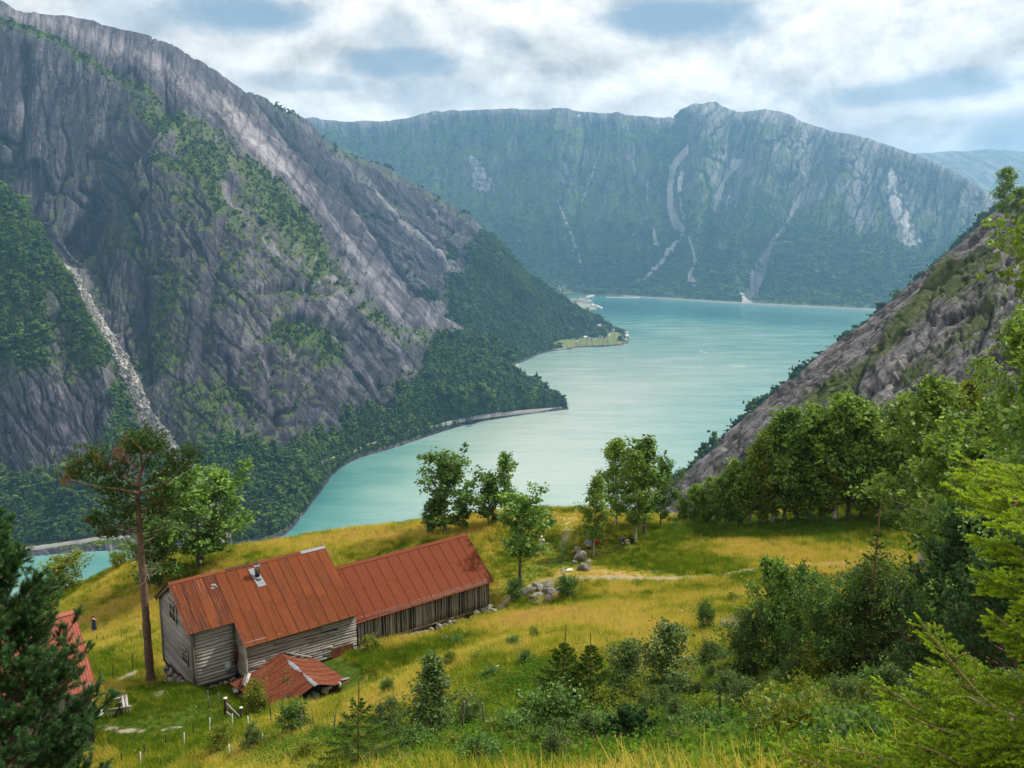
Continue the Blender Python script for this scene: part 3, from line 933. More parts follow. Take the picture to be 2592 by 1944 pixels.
e0 = [(2900, 300, 470), (2720, 415, 440), (2592, 515, 425), (2480, 603, 412), (2400, 676, 402), (2300, 760, 392), (2200, 850, 382), (2100, 936, 372), (2000, 1018, 364), (1870, 1130, 352), (1760, 1222, 344), (1665, 1302, 338), (1580, 1390, 330), (1480, 1500, 322)]
Rc = []
for i, (x, y, Y) in enumerate(e0):
    e = P(x, y, Y)
    q1 = P(x + 75, y + 62, Y - 34)
    q2 = P(x + 150, y + 165, Y - 62)
    q3 = P(x + 210, y + 330, Y - 74)
    q4 = P(x + 300, y + 480, Y - 130)
    Rc.append([q4 + np.array([10, -40, -30]), q4, q3, q2, q1, e, e + np.array([-14, 34, -26]), e + np.array([-50, 90, -110])])
gR = loft(Rc, 520, 260)
pxR, pyR = proj(gR)
# the slabs run along the slope; cracks follow them, with a blocky face at the foot
cu_ = np.linspace(0, 1, 520)[:, None] * np.ones((1, 260))
cv_ = np.ones((520, 1)) * np.linspace(0, 1, 260)[None, :]
c1v, c1e = cells(cv_ * 16 + .3 * perlin(cu_ * 30, cv_ * 20, seed=70), cu_ * 9, 741)
c2v, c2e = cells(cv_ * 44 + .3 * perlin(cu_ * 60, cv_ * 40, seed=71), cu_ * 26, 742)
sl = 2.6 * c1v - 2.2 * np.exp(-(c1e / .08) ** 2) + 1.1 * c2v - 1.0 * np.exp(-(c2e / .08) ** 2) + 1.2 * fbm(cv_ * 26, cu_ * 5, octv=4, seed=701, ridged=True) + 1.6 * fbm(cv_ * 60, cu_ * 14, octv=3, seed=702, ridged=True) + 4.0 * fbm(cv_ * 7, cu_ * 4, octv=2, seed=703)
crk = 2.2 * fbm(pxR / 26, pyR / 60, octv=3, seed=704, ridged=True)
nR = normals(gR)
if nR[260, 100, 1] > 0:
    nR = -nR
gR = gR + nR * (sl + crk * sstep(.6, .45, cv_))[..., None]
n2 = normals(gR)
n2 = n2 * np.sign(n2[..., 2:3] + 1e-9)
toneR = .50 + .42 * fbm(cv_ * 70, cu_ * 9, octv=3, seed=711) + .25 * fbm(pxR / 60, pyR / 60, octv=2, seed=712)
vegR = .18 + .30 * fbm(cv_ * 16, cu_ * 7, octv=4, seed=713)
for line, k, wd in (([(2420, 700), (2300, 820), (2200, 930), (2060, 1020)], .55, 34), ([(2500, 660), (2420, 740)], .5, 30), ([(2150, 1000), (2000, 1060), (1920, 1120)], .32, 24), ([(1900, 1160), (1800, 1230), (1720, 1290)], .34, 11), ([(2560, 700), (2440, 860), (2300, 960)], .4, 40)):
    dd, _ = seg_dist(pxR, pyR, line)
    vegR = vegR + k * np.exp(-(dd / wd) ** 2)
rd = blobs(pxR, pyR, ((2180, 1090, 130, 60, 20, .5),))
vegR = vegR - rd
toneR = toneR - .35 * rd
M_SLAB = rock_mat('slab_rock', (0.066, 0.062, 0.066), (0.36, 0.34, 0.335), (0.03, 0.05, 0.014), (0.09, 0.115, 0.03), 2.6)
surface('rock_slope', gR, M_SLAB, np.clip(toneR, 0, 1), np.clip(vegR, 0, 1), sc=(cv_ * 260, cu_ * 520), label='bare grey rock slabs sloping down to the fjord on the right')

# ------------------------------------------------------------------ water
m, t, out = new_mat('fjord_water')
tc = t.add('ShaderNodeTexCoord')
o_ = tc.outputs['Object']
big = t.noise(t.vmath('MULTIPLY', o_, (1, .45, 1)), 1 / 700.0, 5.0, .58, .8)
strk = t.noise(t.vmath('MULTIPLY', o_, (.30, 1, 1)), 1 / 110.0, 5.0, .62, .4)
rip = t.noise(o_, 1 / 5.0, 6.0, .65)
rip2 = t.noise(t.vmath('MULTIPLY', o_, (.6, 1, 1)), 1 / 28.0, 3.0, .6)
lane = t.noise(t.vmath('MULTIPLY', o_, (.16, 1, 1)), 1 / 34.0, 4.0, .6, .3)
sv = t.math('ADD', t.attr('silt_glare'), t.math('MULTIPLY', t.math('SUBTRACT', t.math('MULTIPLY_ADD', strk, .4, t.math('MULTIPLY_ADD', big, .4, t.math('MULTIPLY', lane, .2))), .5), 1.0))
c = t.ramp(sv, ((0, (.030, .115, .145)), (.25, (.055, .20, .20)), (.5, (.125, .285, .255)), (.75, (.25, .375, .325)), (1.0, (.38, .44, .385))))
rg = t.maprange(t.math('MULTIPLY_ADD', strk, .4, t.math('MULTIPLY_ADD', big, .25, t.math('MULTIPLY', lane, .35))), .38, .62, .06, .28)
b = t.add('ShaderNodeBsdfPrincipled', ins={'Base Color': c, 'Roughness': rg, 'IOR': 1.33, 'Specular IOR Level': 0.5})
hgt = t.math('MULTIPLY_ADD', rip2, .8, t.math('MULTIPLY', rip, .35))
bp = t.add('ShaderNodeBump', ins={'Strength': .8, 'Distance': 2.2, 'Height': hgt})
t.l.new(bp.outputs[0], b.inputs['Normal'])
t.l.new(b.outputs[0], out.inputs[0])
wx, wy = np.meshgrid(np.concatenate([[-7000, -4500], np.linspace(-2600, 3400, 150), [5000, 7000]]), np.concatenate([np.linspace(350, 3400, 120), np.linspace(3450, 9500, 90)]), indexing='ij')
wv = np.stack([wx, wy, np.zeros_like(wx)], -1)
pxW, pyW = proj(wv)
silt_glare = .62 + blobs(pxW, pyW, ((700, 1290, 220, 150, -30, -.30), (950, 1170, 260, 60, -20, -.16), (1500, 770, 420, 32, 3, -.46), (1900, 800, 420, 26, 2, -.14), (1350, 1130, 340, 190, -10, .30), (1560, 980, 260, 90, 0, .22), (1750, 930, 200, 60, 0, .06), (200, 1430, 220, 50, 0, -.26), (1480, 1210, 250, 110, 0, .12), (2080, 850, 200, 60, 0, -.10), (1620, 835, 120, 24, 0, -.1)))  # silt tone with pale cloud glare and dark mountain reflections put into it
link('water', mesh_np('water', wv.reshape(-1, 3), quads=grid_quads(*wx.shape), mat=m, attrs={'silt_glare': np.clip(silt_glare, 0, 1).ravel()}), kind='structure', label='pale turquoise fjord water')

# ------------------------------------------------------------------ haze
m, t, out = new_mat('haze')
pv = t.add('ShaderNodeVolumePrincipled', ins={'Color': (0.27, 0.62, 1.0, 1), 'Density': 6.8e-5, 'Anisotropy': 0.3})
t.l.new(pv.outputs[0], out.inputs['Volume'])
x0, x1, y0, y1, z0, z1 = -9500, 9500, -400, 15500, -760, 1790
hv = np.array([[x, y, z] for x in (x0, x1) for y in (y0, y1) for z in (z0, z1)], float)
hq = [[0, 1, 3, 2], [4, 6, 7, 5], [0, 4, 5, 1], [2, 3, 7, 6], [0, 2, 6, 4], [1, 5, 7, 3]]
HAZE = link('haze', mesh_np('haze', hv, quads=hq, mat=m), kind='stuff')
# ------------------------------------------------------------------ the meadow shelf
GC = [P(*q) for q in (
    (492, 1746, 50), (1243, 1549, 61.2), (1490, 1412, 73), (1350, 1470, 66.5), (240, 1604, 74), (592, 1395, 92), (750, 1372, 91), (900, 1352, 90), (1100, 1325, 89), (1300, 1300, 88), (1450, 1291, 88), (1560, 1300, 88),
    (1650, 1308, 88), (1800, 1328, 86), (2000, 1332, 82), (2330, 1307, 80), (1700, 1465, 62.5), (1500, 1600, 45.5), (1000, 1625, 56), (1000, 1720, 44), (1000, 1800, 34.5), (1000, 1900, 25.5), (1300, 1650, 40.5),
    (700, 1850, 39), (720, 1750, 46.5), (600, 1944, 34.5), (300, 1944, 40), (0, 1944, 42), (400, 1800, 46), (250, 1790, 48), (150, 1700, 55), (300, 1650, 62), (290, 1730, 51), (385, 1735, 50.5), (200, 1500, 88),
    (130, 1503, 90), (300, 1432, 92), (420, 1403, 92), (505, 1388, 92), (2000, 1500, 54), (2000, 1750, 26.5), (1740, 1800, 28), (1170, 1885, 25.5), (1430, 1850, 25), (1400, 1944, 17.5), (905, 1952, 21), (1900, 1944, 14.5),
    (1700, 1944, 16), (1150, 1944, 19.5), (1600, 1375, 76), (1550, 1700, 34), (1900, 1850, 20), (2300, 1500, 50), (2450, 1400, 62), (2592, 1650, 30), (2400, 1944, 12.5), (770, 1940, 25), (1750, 1620, 42), (1850, 1400, 71), (2150, 1400, 68))]
GC += [np.array(q, float) + np.array([0, 0, H]) for q in ((0, 0, -1.75), (0, -6, .6), (-10, 0, -2.5), (10, 0, -1.2), (-22, 4, -6), (22, 5, -2.5), (-14, 12, -11), (-30, 20, -20), (-45, 30, -27), (0, 9, -6.6), (9, 9, -5.6), (18, 16, -9), (32, 30, -12),
       (45, 55, -20), (50, 78, -25), (60, 95, -29), (70, 40, -14), (45, 10, -3), (-60, 60, -36), (-70, 90, -50), (-60, 30, -30), (-90, 60, -52), (30, 96, -31), (0, 99, -37), (-30, 101, -43), (-50, 102, -50), (-30, 130, -70), (0, 130, -66), (30, 130, -60), (70, 130, -56), (-80, 130, -84), (110, 60, -12), (110, 110, -28),
       (40, 105, -36), (0, 170, -108), (60, 170, -98), (-60, 170, -122), (120, 170, -90), (-120, 100, -90))]
_hn = P(492, 1742, 50)
_hu, _hv = np.array([math.cos(R(37.6)), math.sin(R(37.6)), 0]), np.array([-math.sin(R(37.6)), math.cos(R(37.6)), 0])
GC += [_hn + _hu * u_ + _hv * v_ + np.array([0, 0, z_]) for (u_, v_, z_) in ((1.2, -.8, -.45), (2.2, -3.2, -.42), (2.4, -6.2, -.45), (4.8, -7.6, -.35), (7.8, -6.6, -.2), (8.2, -3.5, .12), (8.6, -2.0, .12), (11, -1.9, -.1), (16, -2.2, -.55), (21.5, -1.6, -.75), (-.5, 3.2, -1.5), (-.5, 6.3, -2.35), (-3, 4, -1.7), (5, 7, -1.6), (12, 7, -1.4), (21, 7, -1.2), (5, 3, -1.0), (15, 2, -1.0), (4.7, -4, -.5))]
GC = np.array(GC)


def _tps(r2):
    return 0.5 * r2 * np.log(np.maximum(r2, 1e-9))


_n = len(GC)
_K = _tps(((GC[:, None, :2] - GC[None, :, :2]) ** 2).sum(-1)) + np.eye(_n) * 1.5
_Pm = np.concatenate([np.ones((_n, 1)), GC[:, :2]], 1)
_S = np.block([[_K, _Pm], [_Pm.T, np.zeros((3, 3))]])
_wt = np.linalg.solve(_S, np.concatenate([GC[:, 2], np.zeros(3)]))


def base_z(x, y):
    x = np.asarray(x, float)
    y = np.asarray(y, float)
    z = _wt[_n] + _wt[_n + 1] * x + _wt[_n + 2] * y
    for i in range(_n):
        z = z + _wt[i] * _tps((x - GC[i, 0]) ** 2 + (y - GC[i, 1]) ** 2)
    return z


def ground_z(x, y):
    z = base_z(x, y)
    return z + .22 * perlin(np.asarray(x) / 6.5, np.asarray(y) / 6.5, seed=801) + .09 * perlin(np.asarray(x) / 2.1, np.asarray(y) / 2.1, seed=802) + .6 * perlin(np.asarray(x) / 24, np.asarray(y) / 24, seed=803) * 0.5


def on_ground(px, py):
    """Where the line of sight through a photograph pixel meets the meadow."""
    r = ray(px, py)
    Y = np.linspace(4, 120, 2400)
    x = r[0] / r[1] * Y
    z = H + r[2] / r[1] * Y
    d = z - ground_z(x, Y)
    k = np.nonzero(d < 0)[0]
    i = k[0] if len(k) else len(Y) - 1
    return np.array([x[i], Y[i], float(ground_z(x[i], Y[i]))])


NX, NY = 620, 400
gx, gy = np.meshgrid(np.linspace(-110, 125, NX), np.linspace(-12, 150, NY), indexing='ij')
gz = ground_z(gx, gy)
gG_ = np.stack([gx, gy, gz], -1)
pxG, pyG = proj(gG_)


def zone(pl, wd):
    d, _ = seg_dist(pxG, pyG, pl)
    return np.exp(-(d / wd) ** 2)


nz = fbm(gx / 9, gy / 14, octv=4, seed=811)
nz2 = fbm(gx / 3.0, gy / 3.6, octv=3, seed=812)
dry = .48 + .66 * nz + .46 * nz2
for b_ in (((1180, 1450, 120, 40, -5, -.32), (1700, 1430, 180, 22, 2, -.32), (1620, 1385, 60, 25, 0, -.2), (1080, 1640, 150, 26, -16, -.75), (880, 1690, 70, 40, -12, -.55), (480, 1800, 150, 60, 0, -.75), (330, 1870, 110, 50, 8, -.6), (520, 1880, 60, 30, -10, -.3),
            (1350, 1540, 330, 12, -6, -.35), (1300, 1500, 220, 12, -5, -.25), (2000, 1335, 330, 26, 0, -.6), (1700, 1900, 380, 90, 0, -.45), (1250, 1900, 200, 60, 0, -.4), (1330, 1740, 110, 40, -15, -.3), (900, 1895, 220, 30, 0, -.35),
            (850, 1368, 260, 14, -6, .35), (1360, 1312, 110, 16, 0, .4), (1680, 1322, 90, 14, 5, .4), (1250, 1590, 260, 24, -8, .55), (1600, 1570, 140, 40, 0, .3), (700, 1890, 120, 26, -10, .6), (620, 1930, 100, 24, -10, .5), (1000, 1770, 120, 30, -20, .25), (1650, 1690, 90, 60, 0, .4), (300, 1560, 140, 40, -20, .3),
            (2050, 1420, 220, 26, 0, .25), (500, 1395, 60, 8, 0, -.5), (640, 1405, 60, 20, 0, -.25), (1540, 1460, 100, 10, 0, .2), (1420, 1380, 70, 60, 0, -.22), (250, 1690, 90, 40, 0, -.3), (430, 1770, 60, 30, 0, -.2)),):
    dry = dry + blobs(pxG, pyG, b_)
path = np.zeros_like(gx)
for pl, wd, k in (([(1250, 1560), (1300, 1500), (1380, 1468), (1560, 1462), (1700, 1466), (1800, 1458), (1930, 1440), (2150, 1425)], 6.5, 1.0), ([(1440, 1340), (1420, 1385), (1430, 1420), (1420, 1460)], 14, .68), ([(1255, 1545), (1285, 1500)], 6, .6), ([(1330, 1470), (1350, 1440), (1410, 1420)], 10, .55),
                  ([(255, 1775), (275, 1748), (300, 1722), (345, 1700)], 9, 1.0), ([(250, 1838), (300, 1848), (370, 1853)], 8, 1.1), ([(410, 1845), (460, 1841)], 6, 1.0), ([(385, 1752), (405, 1762)], 5, .7), ([(1440, 1445), (1452, 1440)], 5, .6), ([(1410, 1440), (1425, 1436)], 4, .5)):
    path = np.maximum(path, k * zone(pl, wd))
path = path * (.7 + .5 * nz2)
mown = np.zeros_like(gx)
for pl, wd in (([(1440, 1330), (1410, 1400), (1340, 1450), (1280, 1500)], 40), ([(1420, 1440), (1560, 1455), (1700, 1462)], 20), ([(300, 1840), (420, 1840), (520, 1800)], 42), ([(1500, 1400), (1580, 1380)], 26)):
    mown = np.maximum(mown, zone(pl, wd))

m, t, out = new_mat('meadow_soil')
tc = t.add('ShaderNodeTexCoord')
o_ = tc.outputs['Object']
n1 = t.noise(o_, 3.0, 6.0, .65)
n2_ = t.noise(o_, .6, 4.0, .6)
d_ = t.math('ADD', t.attr('dry'), t.math('MULTIPLY', t.math('SUBTRACT', n2_, .5), .5))
c = t.ramp(d_, ((.1, (.05, .085, .008)), (.4, (.18, .185, .02)), (.65, (.34, .26, .07)), (.95, (.36, .23, .11))))
c = t.vmath('SCALE', c, None, scale=t.maprange(n1, .3, .7, .62, 1.3))
p_ = t.math('ADD', t.attr('path'), t.math('MULTIPLY', t.math('SUBTRACT', n1, .5), .6))
c = t.mix(t.maprange(p_, .35, .6), c, t.mix(n1, (.20, .165, .11), (.38, .33, .25)))
b = t.add('ShaderNodeBsdfPrincipled', ins={'Base Color': c, 'Roughness': .95, 'Specular IOR Level': .1})
bp = t.add('ShaderNodeBump', ins={'Strength': .8, 'Distance': .12, 'Height': n1})
t.l.new(bp.outputs[0], b.inputs['Normal'])
t.l.new(b.outputs[0], out.inputs[0])
link('ground', mesh_np('ground', gG_.reshape(-1, 3), quads=grid_quads(NX, NY), mat=m, smooth=True, attrs={'dry': np.clip(dry, 0, 1).ravel(), 'path': np.clip(path, 0, 1).ravel()}), kind='structure', label='grassy meadow shelf in green and straw colours, falling away to the fjord')


# lower slope of the same hillside, below the edge of the shelf
sx, sy = np.meshgrid(np.linspace(-420, 330, 90), np.linspace(120, 620, 60), indexing='ij')
sz = base_z(np.clip(sx, -100, 118), np.full_like(sx, 126.0)) - (sy - 126) * .98 - 14
sz = np.maximum(sz + 9 * fbm(sx / 50, sy / 50, octv=3, seed=820), -25)
sG = np.stack([sx, sy, sz], -1)
link('hillside', mesh_np('hillside', sG.reshape(-1, 3), quads=grid_quads(90, 60), mat=M_ROCK, smooth=True, attrs={'tone': np.full(sx.size, .3), 'veg': np.full(sx.size, .75), 'scree': np.zeros(sx.size), 'field': np.zeros(sx.size)}), kind='structure', label='steep wooded slope below the meadow edge')

# ------------------------------------------------------------------ grass, herbs and ferns
def blades(rg, n, rad, h, wid, lean, segs=2):
    """n curved blades as triangles strips: (verts, tris, leaf value)."""
    v, f, a = [], [], []
    k = 0
    for i in range(n):
        ph, r = rg.uniform(0, 6.28), rad * math.sqrt(rg.random())
        x, y = r * math.cos(ph), r * math.sin(ph)
        az = rg.uniform(0, 6.28)
        hh = h * rg.uniform(.55, 1.15)
        ln = lean * rg.uniform(.3, 1.3) * hh
        dx, dy = math.cos(az) * ln, math.sin(az) * ln
        wx_, wy_ = -math.sin(az) * wid * .5, math.cos(az) * wid * .5
        for s in range(segs + 1):
            q = s / segs
            px_, py_, pz_ = x + dx * q * q, y + dy * q * q, hh * q * (1 - .18 * q)
            if s < segs:
                tw = 1 - .45 * q
                v += [(px_ - wx_ * tw, py_ - wy_ * tw, pz_), (px_ + wx_ * tw, py_ + wy_ * tw, pz_)]
            else:
                v.append((px_, py_, pz_))
        for s in range(segs - 1):
            b0 = k + 2 * s
            f += [(b0, b0 + 1, b0 + 3), (b0, b0 + 3, b0 + 2)]
        b0 = k + 2 * (segs - 1)
        f.append((b0, b0 + 1, b0 + 2))
        n_ = 2 * segs + 1
        a += [rg.random()] * n_
        k += n_
    return np.array(v), np.array(f), np.array(a)


def grass_mat(name, stops, trans=.45):
    m, t, out = new_mat(name)
    a = t.math('ADD', t.math('MULTIPLY', t.attr('tint', 'INSTANCER'), .78), t.math('MULTIPLY', t.attr('leaf'), .22))
    c = t.ramp(a, stops)
    d = t.add('ShaderNodeBsdfDiffuse', ins={'Color': c})
    tr = t.add('ShaderNodeBsdfTranslucent', ins={'Color': c})
    mx = t.add('ShaderNodeMixShader', ins={0: trans, 1: d.outputs[0], 2: tr.outputs[0]})
    t.l.new(mx.outputs[0], out.inputs[0])
    return m


M_STRAW = grass_mat('straw_grass', ((0, (.17, .23, .018)), (.3, (.43, .40, .036)), (.55, (.66, .51, .105)), (.78, (.60, .39, .14)), (1, (.40, .23, .14))))
M_GREEN = grass_mat('green_grass', ((0, (.045, .11, .008)), (.5, (.15, .23, .014)), (1, (.36, .38, .026))))
M_HERB = grass_mat('herb_leaves', ((0, (.035, .095, .012)), (.5, (.10, .19, .018)), (1, (.24, .32, .035))), .4)
M_HEATH = grass_mat('heather', ((0, (.12, .06, .04)), (.6, (.22, .10, .13)), (1, (.20, .17, .05))), .2)
rg = np.random.default_rng(31)


def grass_proto(name, mat, *a):
    v, f, lf = blades(rg, *a)
    return proto(name, mesh_np(name, v, tris=f, mat=mat, attrs={'leaf': lf}))


PR_STRAW = [grass_proto('straw_grass', M_STRAW, 42, .34, .55, .016, .5), grass_proto('straw_grass', M_STRAW, 34, .3, .68, .014, .42)]
PR_GREEN = [grass_proto('green_grass', M_GREEN, 46, .32, .36, .020, .6), grass_proto('green_grass', M_GREEN, 38, .3, .5, .018, .5)]


def leafy_proto(name, mat, n, rad, h, size, seed, droop=.3):
    """A low herb: many small pointed leaves in a mound."""
    g = np.random.default_rng(seed)
    c = np.stack([g.normal(0, rad * .5, n), g.normal(0, rad * .5, n), h * g.random(n) ** .7], -1)
    v, f = leaf_quads(g, c, size, up=.6)
    return proto(name, mesh_np(name, v, quads=f, mat=mat, attrs={'leaf': np.repeat(g.random(n), 4)}))


def leaf_quads(g, c, size, up=.3, elong=1.7, outward=None):
    """One kite-shaped leaf per centre: (verts (4n,3), quads (n,4))."""
    n = len(c)
    d = g.normal(size=(n, 3))
    if outward is not None:
        d = d + outward
    d /= np.linalg.norm(d, axis=1, keepdims=True) + 1e-9
    nn = g.normal(size=(n, 3)) * (1 - up) + np.array([0, 0, 1.0]) * up * 1.6
    s = np.cross(d, nn)
    s /= np.linalg.norm(s, axis=1, keepdims=True) + 1e-9
    sz = (size * np.exp(g.normal(0, .22, n)))[:, None]
    a = c - d * sz * .5 * elong
    b_ = c + s * sz * .5 - d * sz * .08
    e = c + d * sz * .5 * elong
    h_ = c - s * sz * .5 - d * sz * .08
    v = np.stack([a, b_, e, h_], 1).reshape(-1, 3)
    return v, np.arange(4 * n).reshape(n, 4)


def fern_proto(name, mat, seed, fronds=11, L=.8):
    g = np.random.default_rng(seed)
    v, f, lf = [], [], []
    for i in range(fronds):
        az = 6.283 * i / fronds + g.normal(0, .2)
        l_ = L * g.uniform(.7, 1.1)
        for j in range(13):
            q = (j + 1) / 13
            x, z = l_ * q * .8, l_ * (.75 * q - .55 * q * q) + .04
            wd = .13 * l_ * (1 - q * .8) + .012
            tx, tz = .9, .25 - .6 * q
            pts_ = [(x, 0, z), (x + .035 * l_, wd, z - .03), (x + .03 * l_, 0, z + .01), (x + .035 * l_, -wd, z - .03)]
            ca, sa = math.cos(az), math.sin(az)
            k = len(v)
            v += [(p[0] * ca - p[1] * sa, p[0] * sa + p[1] * ca, p[2]) for p in pts_]
            f.append((k, k + 1, k + 2, k + 3))
            lf += [g.random()] * 4
    return proto(name, mesh_np(name, np.array(v), quads=np.array(f), mat=mat, attrs={'leaf': np.array(lf)}))


PR_HERB = leafy_proto('low_herbs', M_HERB, 150, .45, .42, .042, 3)
PR_FERN = fern_proto('fern', M_HERB, 4, 12, .62)
PR_HEATH = leafy_proto('heather', M_HEATH, 110, .45, .25, .035, 6)

# footprints that grass keeps out of: x, y, half sizes and turn are filled in with the buildings
U_ANG = R(37.6)
HN = P(492, 1742, 50)                                   # near corner of the farmhouse
HU = np.array([math.cos(U_ANG), math.sin(U_ANG), 0])
HV = np.array([-math.sin(U_ANG), math.cos(U_ANG), 0])   # towards the back


def local(x, y):
    dx, dy = x - HN[0], y - HN[1]
    return dx * HU[0] + dy * HU[1], dx * HV[0] + dy * HV[1]


def built(x, y):
    u, v_ = local(x, y)
    k = (u > -.15) & (u < 20.7) & (v_ > -.1) & (v_ < 6.0)
    k |= (u > 2.5) & (u < 20.7) & (v_ > -1.7) & (v_ < 0)
    k |= (u > 2.7) & (u < 9.0) & (v_ > -6.6) & (v_ < -1.2)
    return k


def sample(count, wgt, seed):
    g = np.random.default_rng(seed)
    p = np.clip(wgt, 0, None).ravel()
    idx_ = g.choice(p.size, count, p=p / p.sum())
    dx, dy = 235 / (NX - 1), 162 / (NY - 1)
    x = gx.ravel()[idx_] + g.uniform(-.5, .5, count) * dx
    y = gy.ravel()[idx_] + g.uniform(-.5, .5, count) * dy
    return idx_, x, y, ground_z(x, y)


gh = (pyG - 0)
inview = (pxG > -500) & (pxG < 3500) & (pyG < 2500) & (gy > 4)
inview &= ~built(gx, gy)
brink = sstep(100, 94, gy)
dist = np.hypot(gx, gy)
lod = np.clip(60.0 / np.maximum(dist, 18), .55, 1.9)
dcl = np.clip(dry, 0, 1)
open_ = np.clip(1 - 1.6 * path, 0, 1) * inview * brink
NP_ = np.random.default_rng(77)


def grow(name, count, wgt, seed, protos, smin, smax, tint, flat=.15):
    each = count // len(protos)
    for k, pr in enumerate(protos):
        i_, x, y, z = sample(each, wgt, seed + k)
        g = np.random.default_rng(seed + 90 + k)
        mw = mown.ravel()[i_]
        s = g.uniform(smin, smax, each) * (1 - .62 * mw)
        sc_ = np.stack([s * g.uniform(.9, 1.3, each), s * g.uniform(.9, 1.3, each), s], -1)
        rot = np.stack([g.normal(0, flat, each), g.normal(0, flat, each), g.uniform(0, 6.28, each)], -1)
        tn = np.clip(tint.ravel()[i_] + g.normal(0, .17, each), 0, 1)
        scatter(name, np.stack([x, y, z - .02], -1), sc_, rot, tn, pr)


tint_s = .0 + .64 * dcl + .42 * fbm(gx / 4.5, gy / 6, octv=4, seed=831, gain=.65)
tint_g = .30 + .45 * dcl + .40 * fbm(gx / 4, gy / 4, octv=3, seed=832)
grow('straw_grass', 104000, open_ * lod * (.14 + sstep(.25, .6, dcl)), 841, PR_STRAW, .55, 1.1, tint_s)
grow('green_grass', 72000, open_ * lod * (.10 + sstep(.66, .25, dcl)), 851, PR_GREEN, .6, 1.25, tint_g)
lush = blobs(pxG, pyG, ((2000, 1338, 260, 20, 0, 1.), (1750, 1890, 330, 90, 0, .9), (1300, 1900, 260, 50, 0, .8), (870, 1910, 200, 40, 0, .7), (800, 1690, 60, 30, 0, .6), (1340, 1740, 120, 40, -10, .5), (2200, 1900, 400, 160, 0, 1), (1620, 1790, 120, 60, 0, .5), (560, 1810, 50, 20, 0, .5))) + .5 * sstep(.35, .6, fbm(gx / 6, gy / 6, octv=3, seed=833))
grow('low_herbs', 10500, open_ * lod * np.clip(lush, 0, 1.2), 861, [PR_HERB], .5, 1.3, .35 + .5 * fbm(gx / 5, gy / 5, octv=2, seed=834))
grow('ferns', 3200, open_ * lod * blobs(pxG, pyG, ((1760, 1870, 260, 70, 0, 1.), (1250, 1890, 240, 50, 0, 1.), (870, 1915, 200, 40, 0, .9), (2050, 1335, 260, 12, 0, .9), (1560, 1850, 100, 40, 0, .8), (800, 1690, 30, 18, 0, .5), (1330, 1720, 90, 30, -10, .5), (1900, 1350, 120, 10, 0, .7))), 871, [PR_FERN], .7, 1.35, .5 + .4 * fbm(gx / 3, gy / 3, octv=2, seed=835))
grow('heather', 700, open_ * blobs(pxG, pyG, ((1470, 1925, 130, 22, 0, 1.), (1380, 1940, 60, 12, 0, .6), (1730, 1760, 60, 40, 0, .4))), 881, [PR_HEATH], .7, 1.2, np.full_like(gx, .5))

# flower heads standing over the grass
def umbel(name, col, seed):
    g = np.random.default_rng(seed)
    v, f = [(-.006, 0, 0), (.006, 0, 0), (0, 0, .8)], [(0, 1, 2)]
    for i in range(9):
        a_ = 6.283 * i / 9
        r_ = .075 * math.sqrt(g.random())
        c_ = np.array([math.cos(a_) * r_, math.sin(a_) * r_, .80 + g.normal(0, .012)])
        k = len(v)
        v += [tuple(c_ + np.array([math.cos(b_) * .028, math.sin(b_) * .028, 0])) for b_ in (0, 2.09, 4.19)]
        f.append((k, k + 1, k + 2))
    m_, t_, o_2 = new_mat(name)
    d_2 = t_.add('ShaderNodeBsdfDiffuse', ins={'Color': col + (1,)})
    t_.l.new(d_2.outputs[0], o_2.inputs[0])
    return proto(name, mesh_np(name, np.array(v), tris=f, mat=m_))


fl_w = open_ * lod * (.15 + sstep(.1, .5, fbm(gx / 7, gy / 7, octv=2, seed=871)))
grow('white_flowers', 130, fl_w, 891, [umbel('white_flower', (.75, .74, .66), 1)], .4, .7, np.full_like(gx, .5))
grow('yellow_flowers', 260, open_ * lod * (.1 + sstep(.1, .5, fbm(gx / 6, gy / 6, octv=2, seed=872))), 893, [umbel('yellow_flower', (.75, .50, .02), 2)], .35, .6, np.full_like(gx, .5))
# ------------------------------------------------------------------ building helpers
def wood_mat(name, col, light, rand=.28, rough=.85):
    m, t, out = new_mat(name)
    tc = t.add('ShaderNodeTexCoord')
    oi = t.add('ShaderNodeObjectInfo')
    off = t.vmath('SCALE', (31.0, 17.0, 53.0), None, scale=oi.outputs['Random'])
    v = t.vmath('ADD', tc.outputs['Object'], off)
    g1 = t.noise(t.vmath('MULTIPLY', v, (.7, 16, 16)), 1.6, 5.0, .65, .4)
    g2 = t.noise(t.vmath('MULTIPLY', v, (.5, 3, 3)), 1.1, 4.0, .6)
    f = t.math('MULTIPLY_ADD', g1, .6, t.math('MULTIPLY', g2, .4))
    c = t.mix(t.maprange(f, .33, .68), col, light)
    c = t.mix(t.maprange(g2, .58, .75, 0, .5), c, (.16, .115, .075))
    c = t.vmath('SCALE', c, None, scale=t.maprange(oi.outputs['Random'], 0, 1, 1 - rand, 1 + rand))
    b = t.add('ShaderNodeBsdfPrincipled', ins={'Base Color': c, 'Roughness': rough, 'Specular IOR Level': .2})
    bp = t.add('ShaderNodeBump', ins={'Strength': .7, 'Distance': .012, 'Height': g1})
    t.l.new(bp.outputs[0], b.inputs['Normal'])
    t.l.new(b.outputs[0], out.inputs[0])
    return m


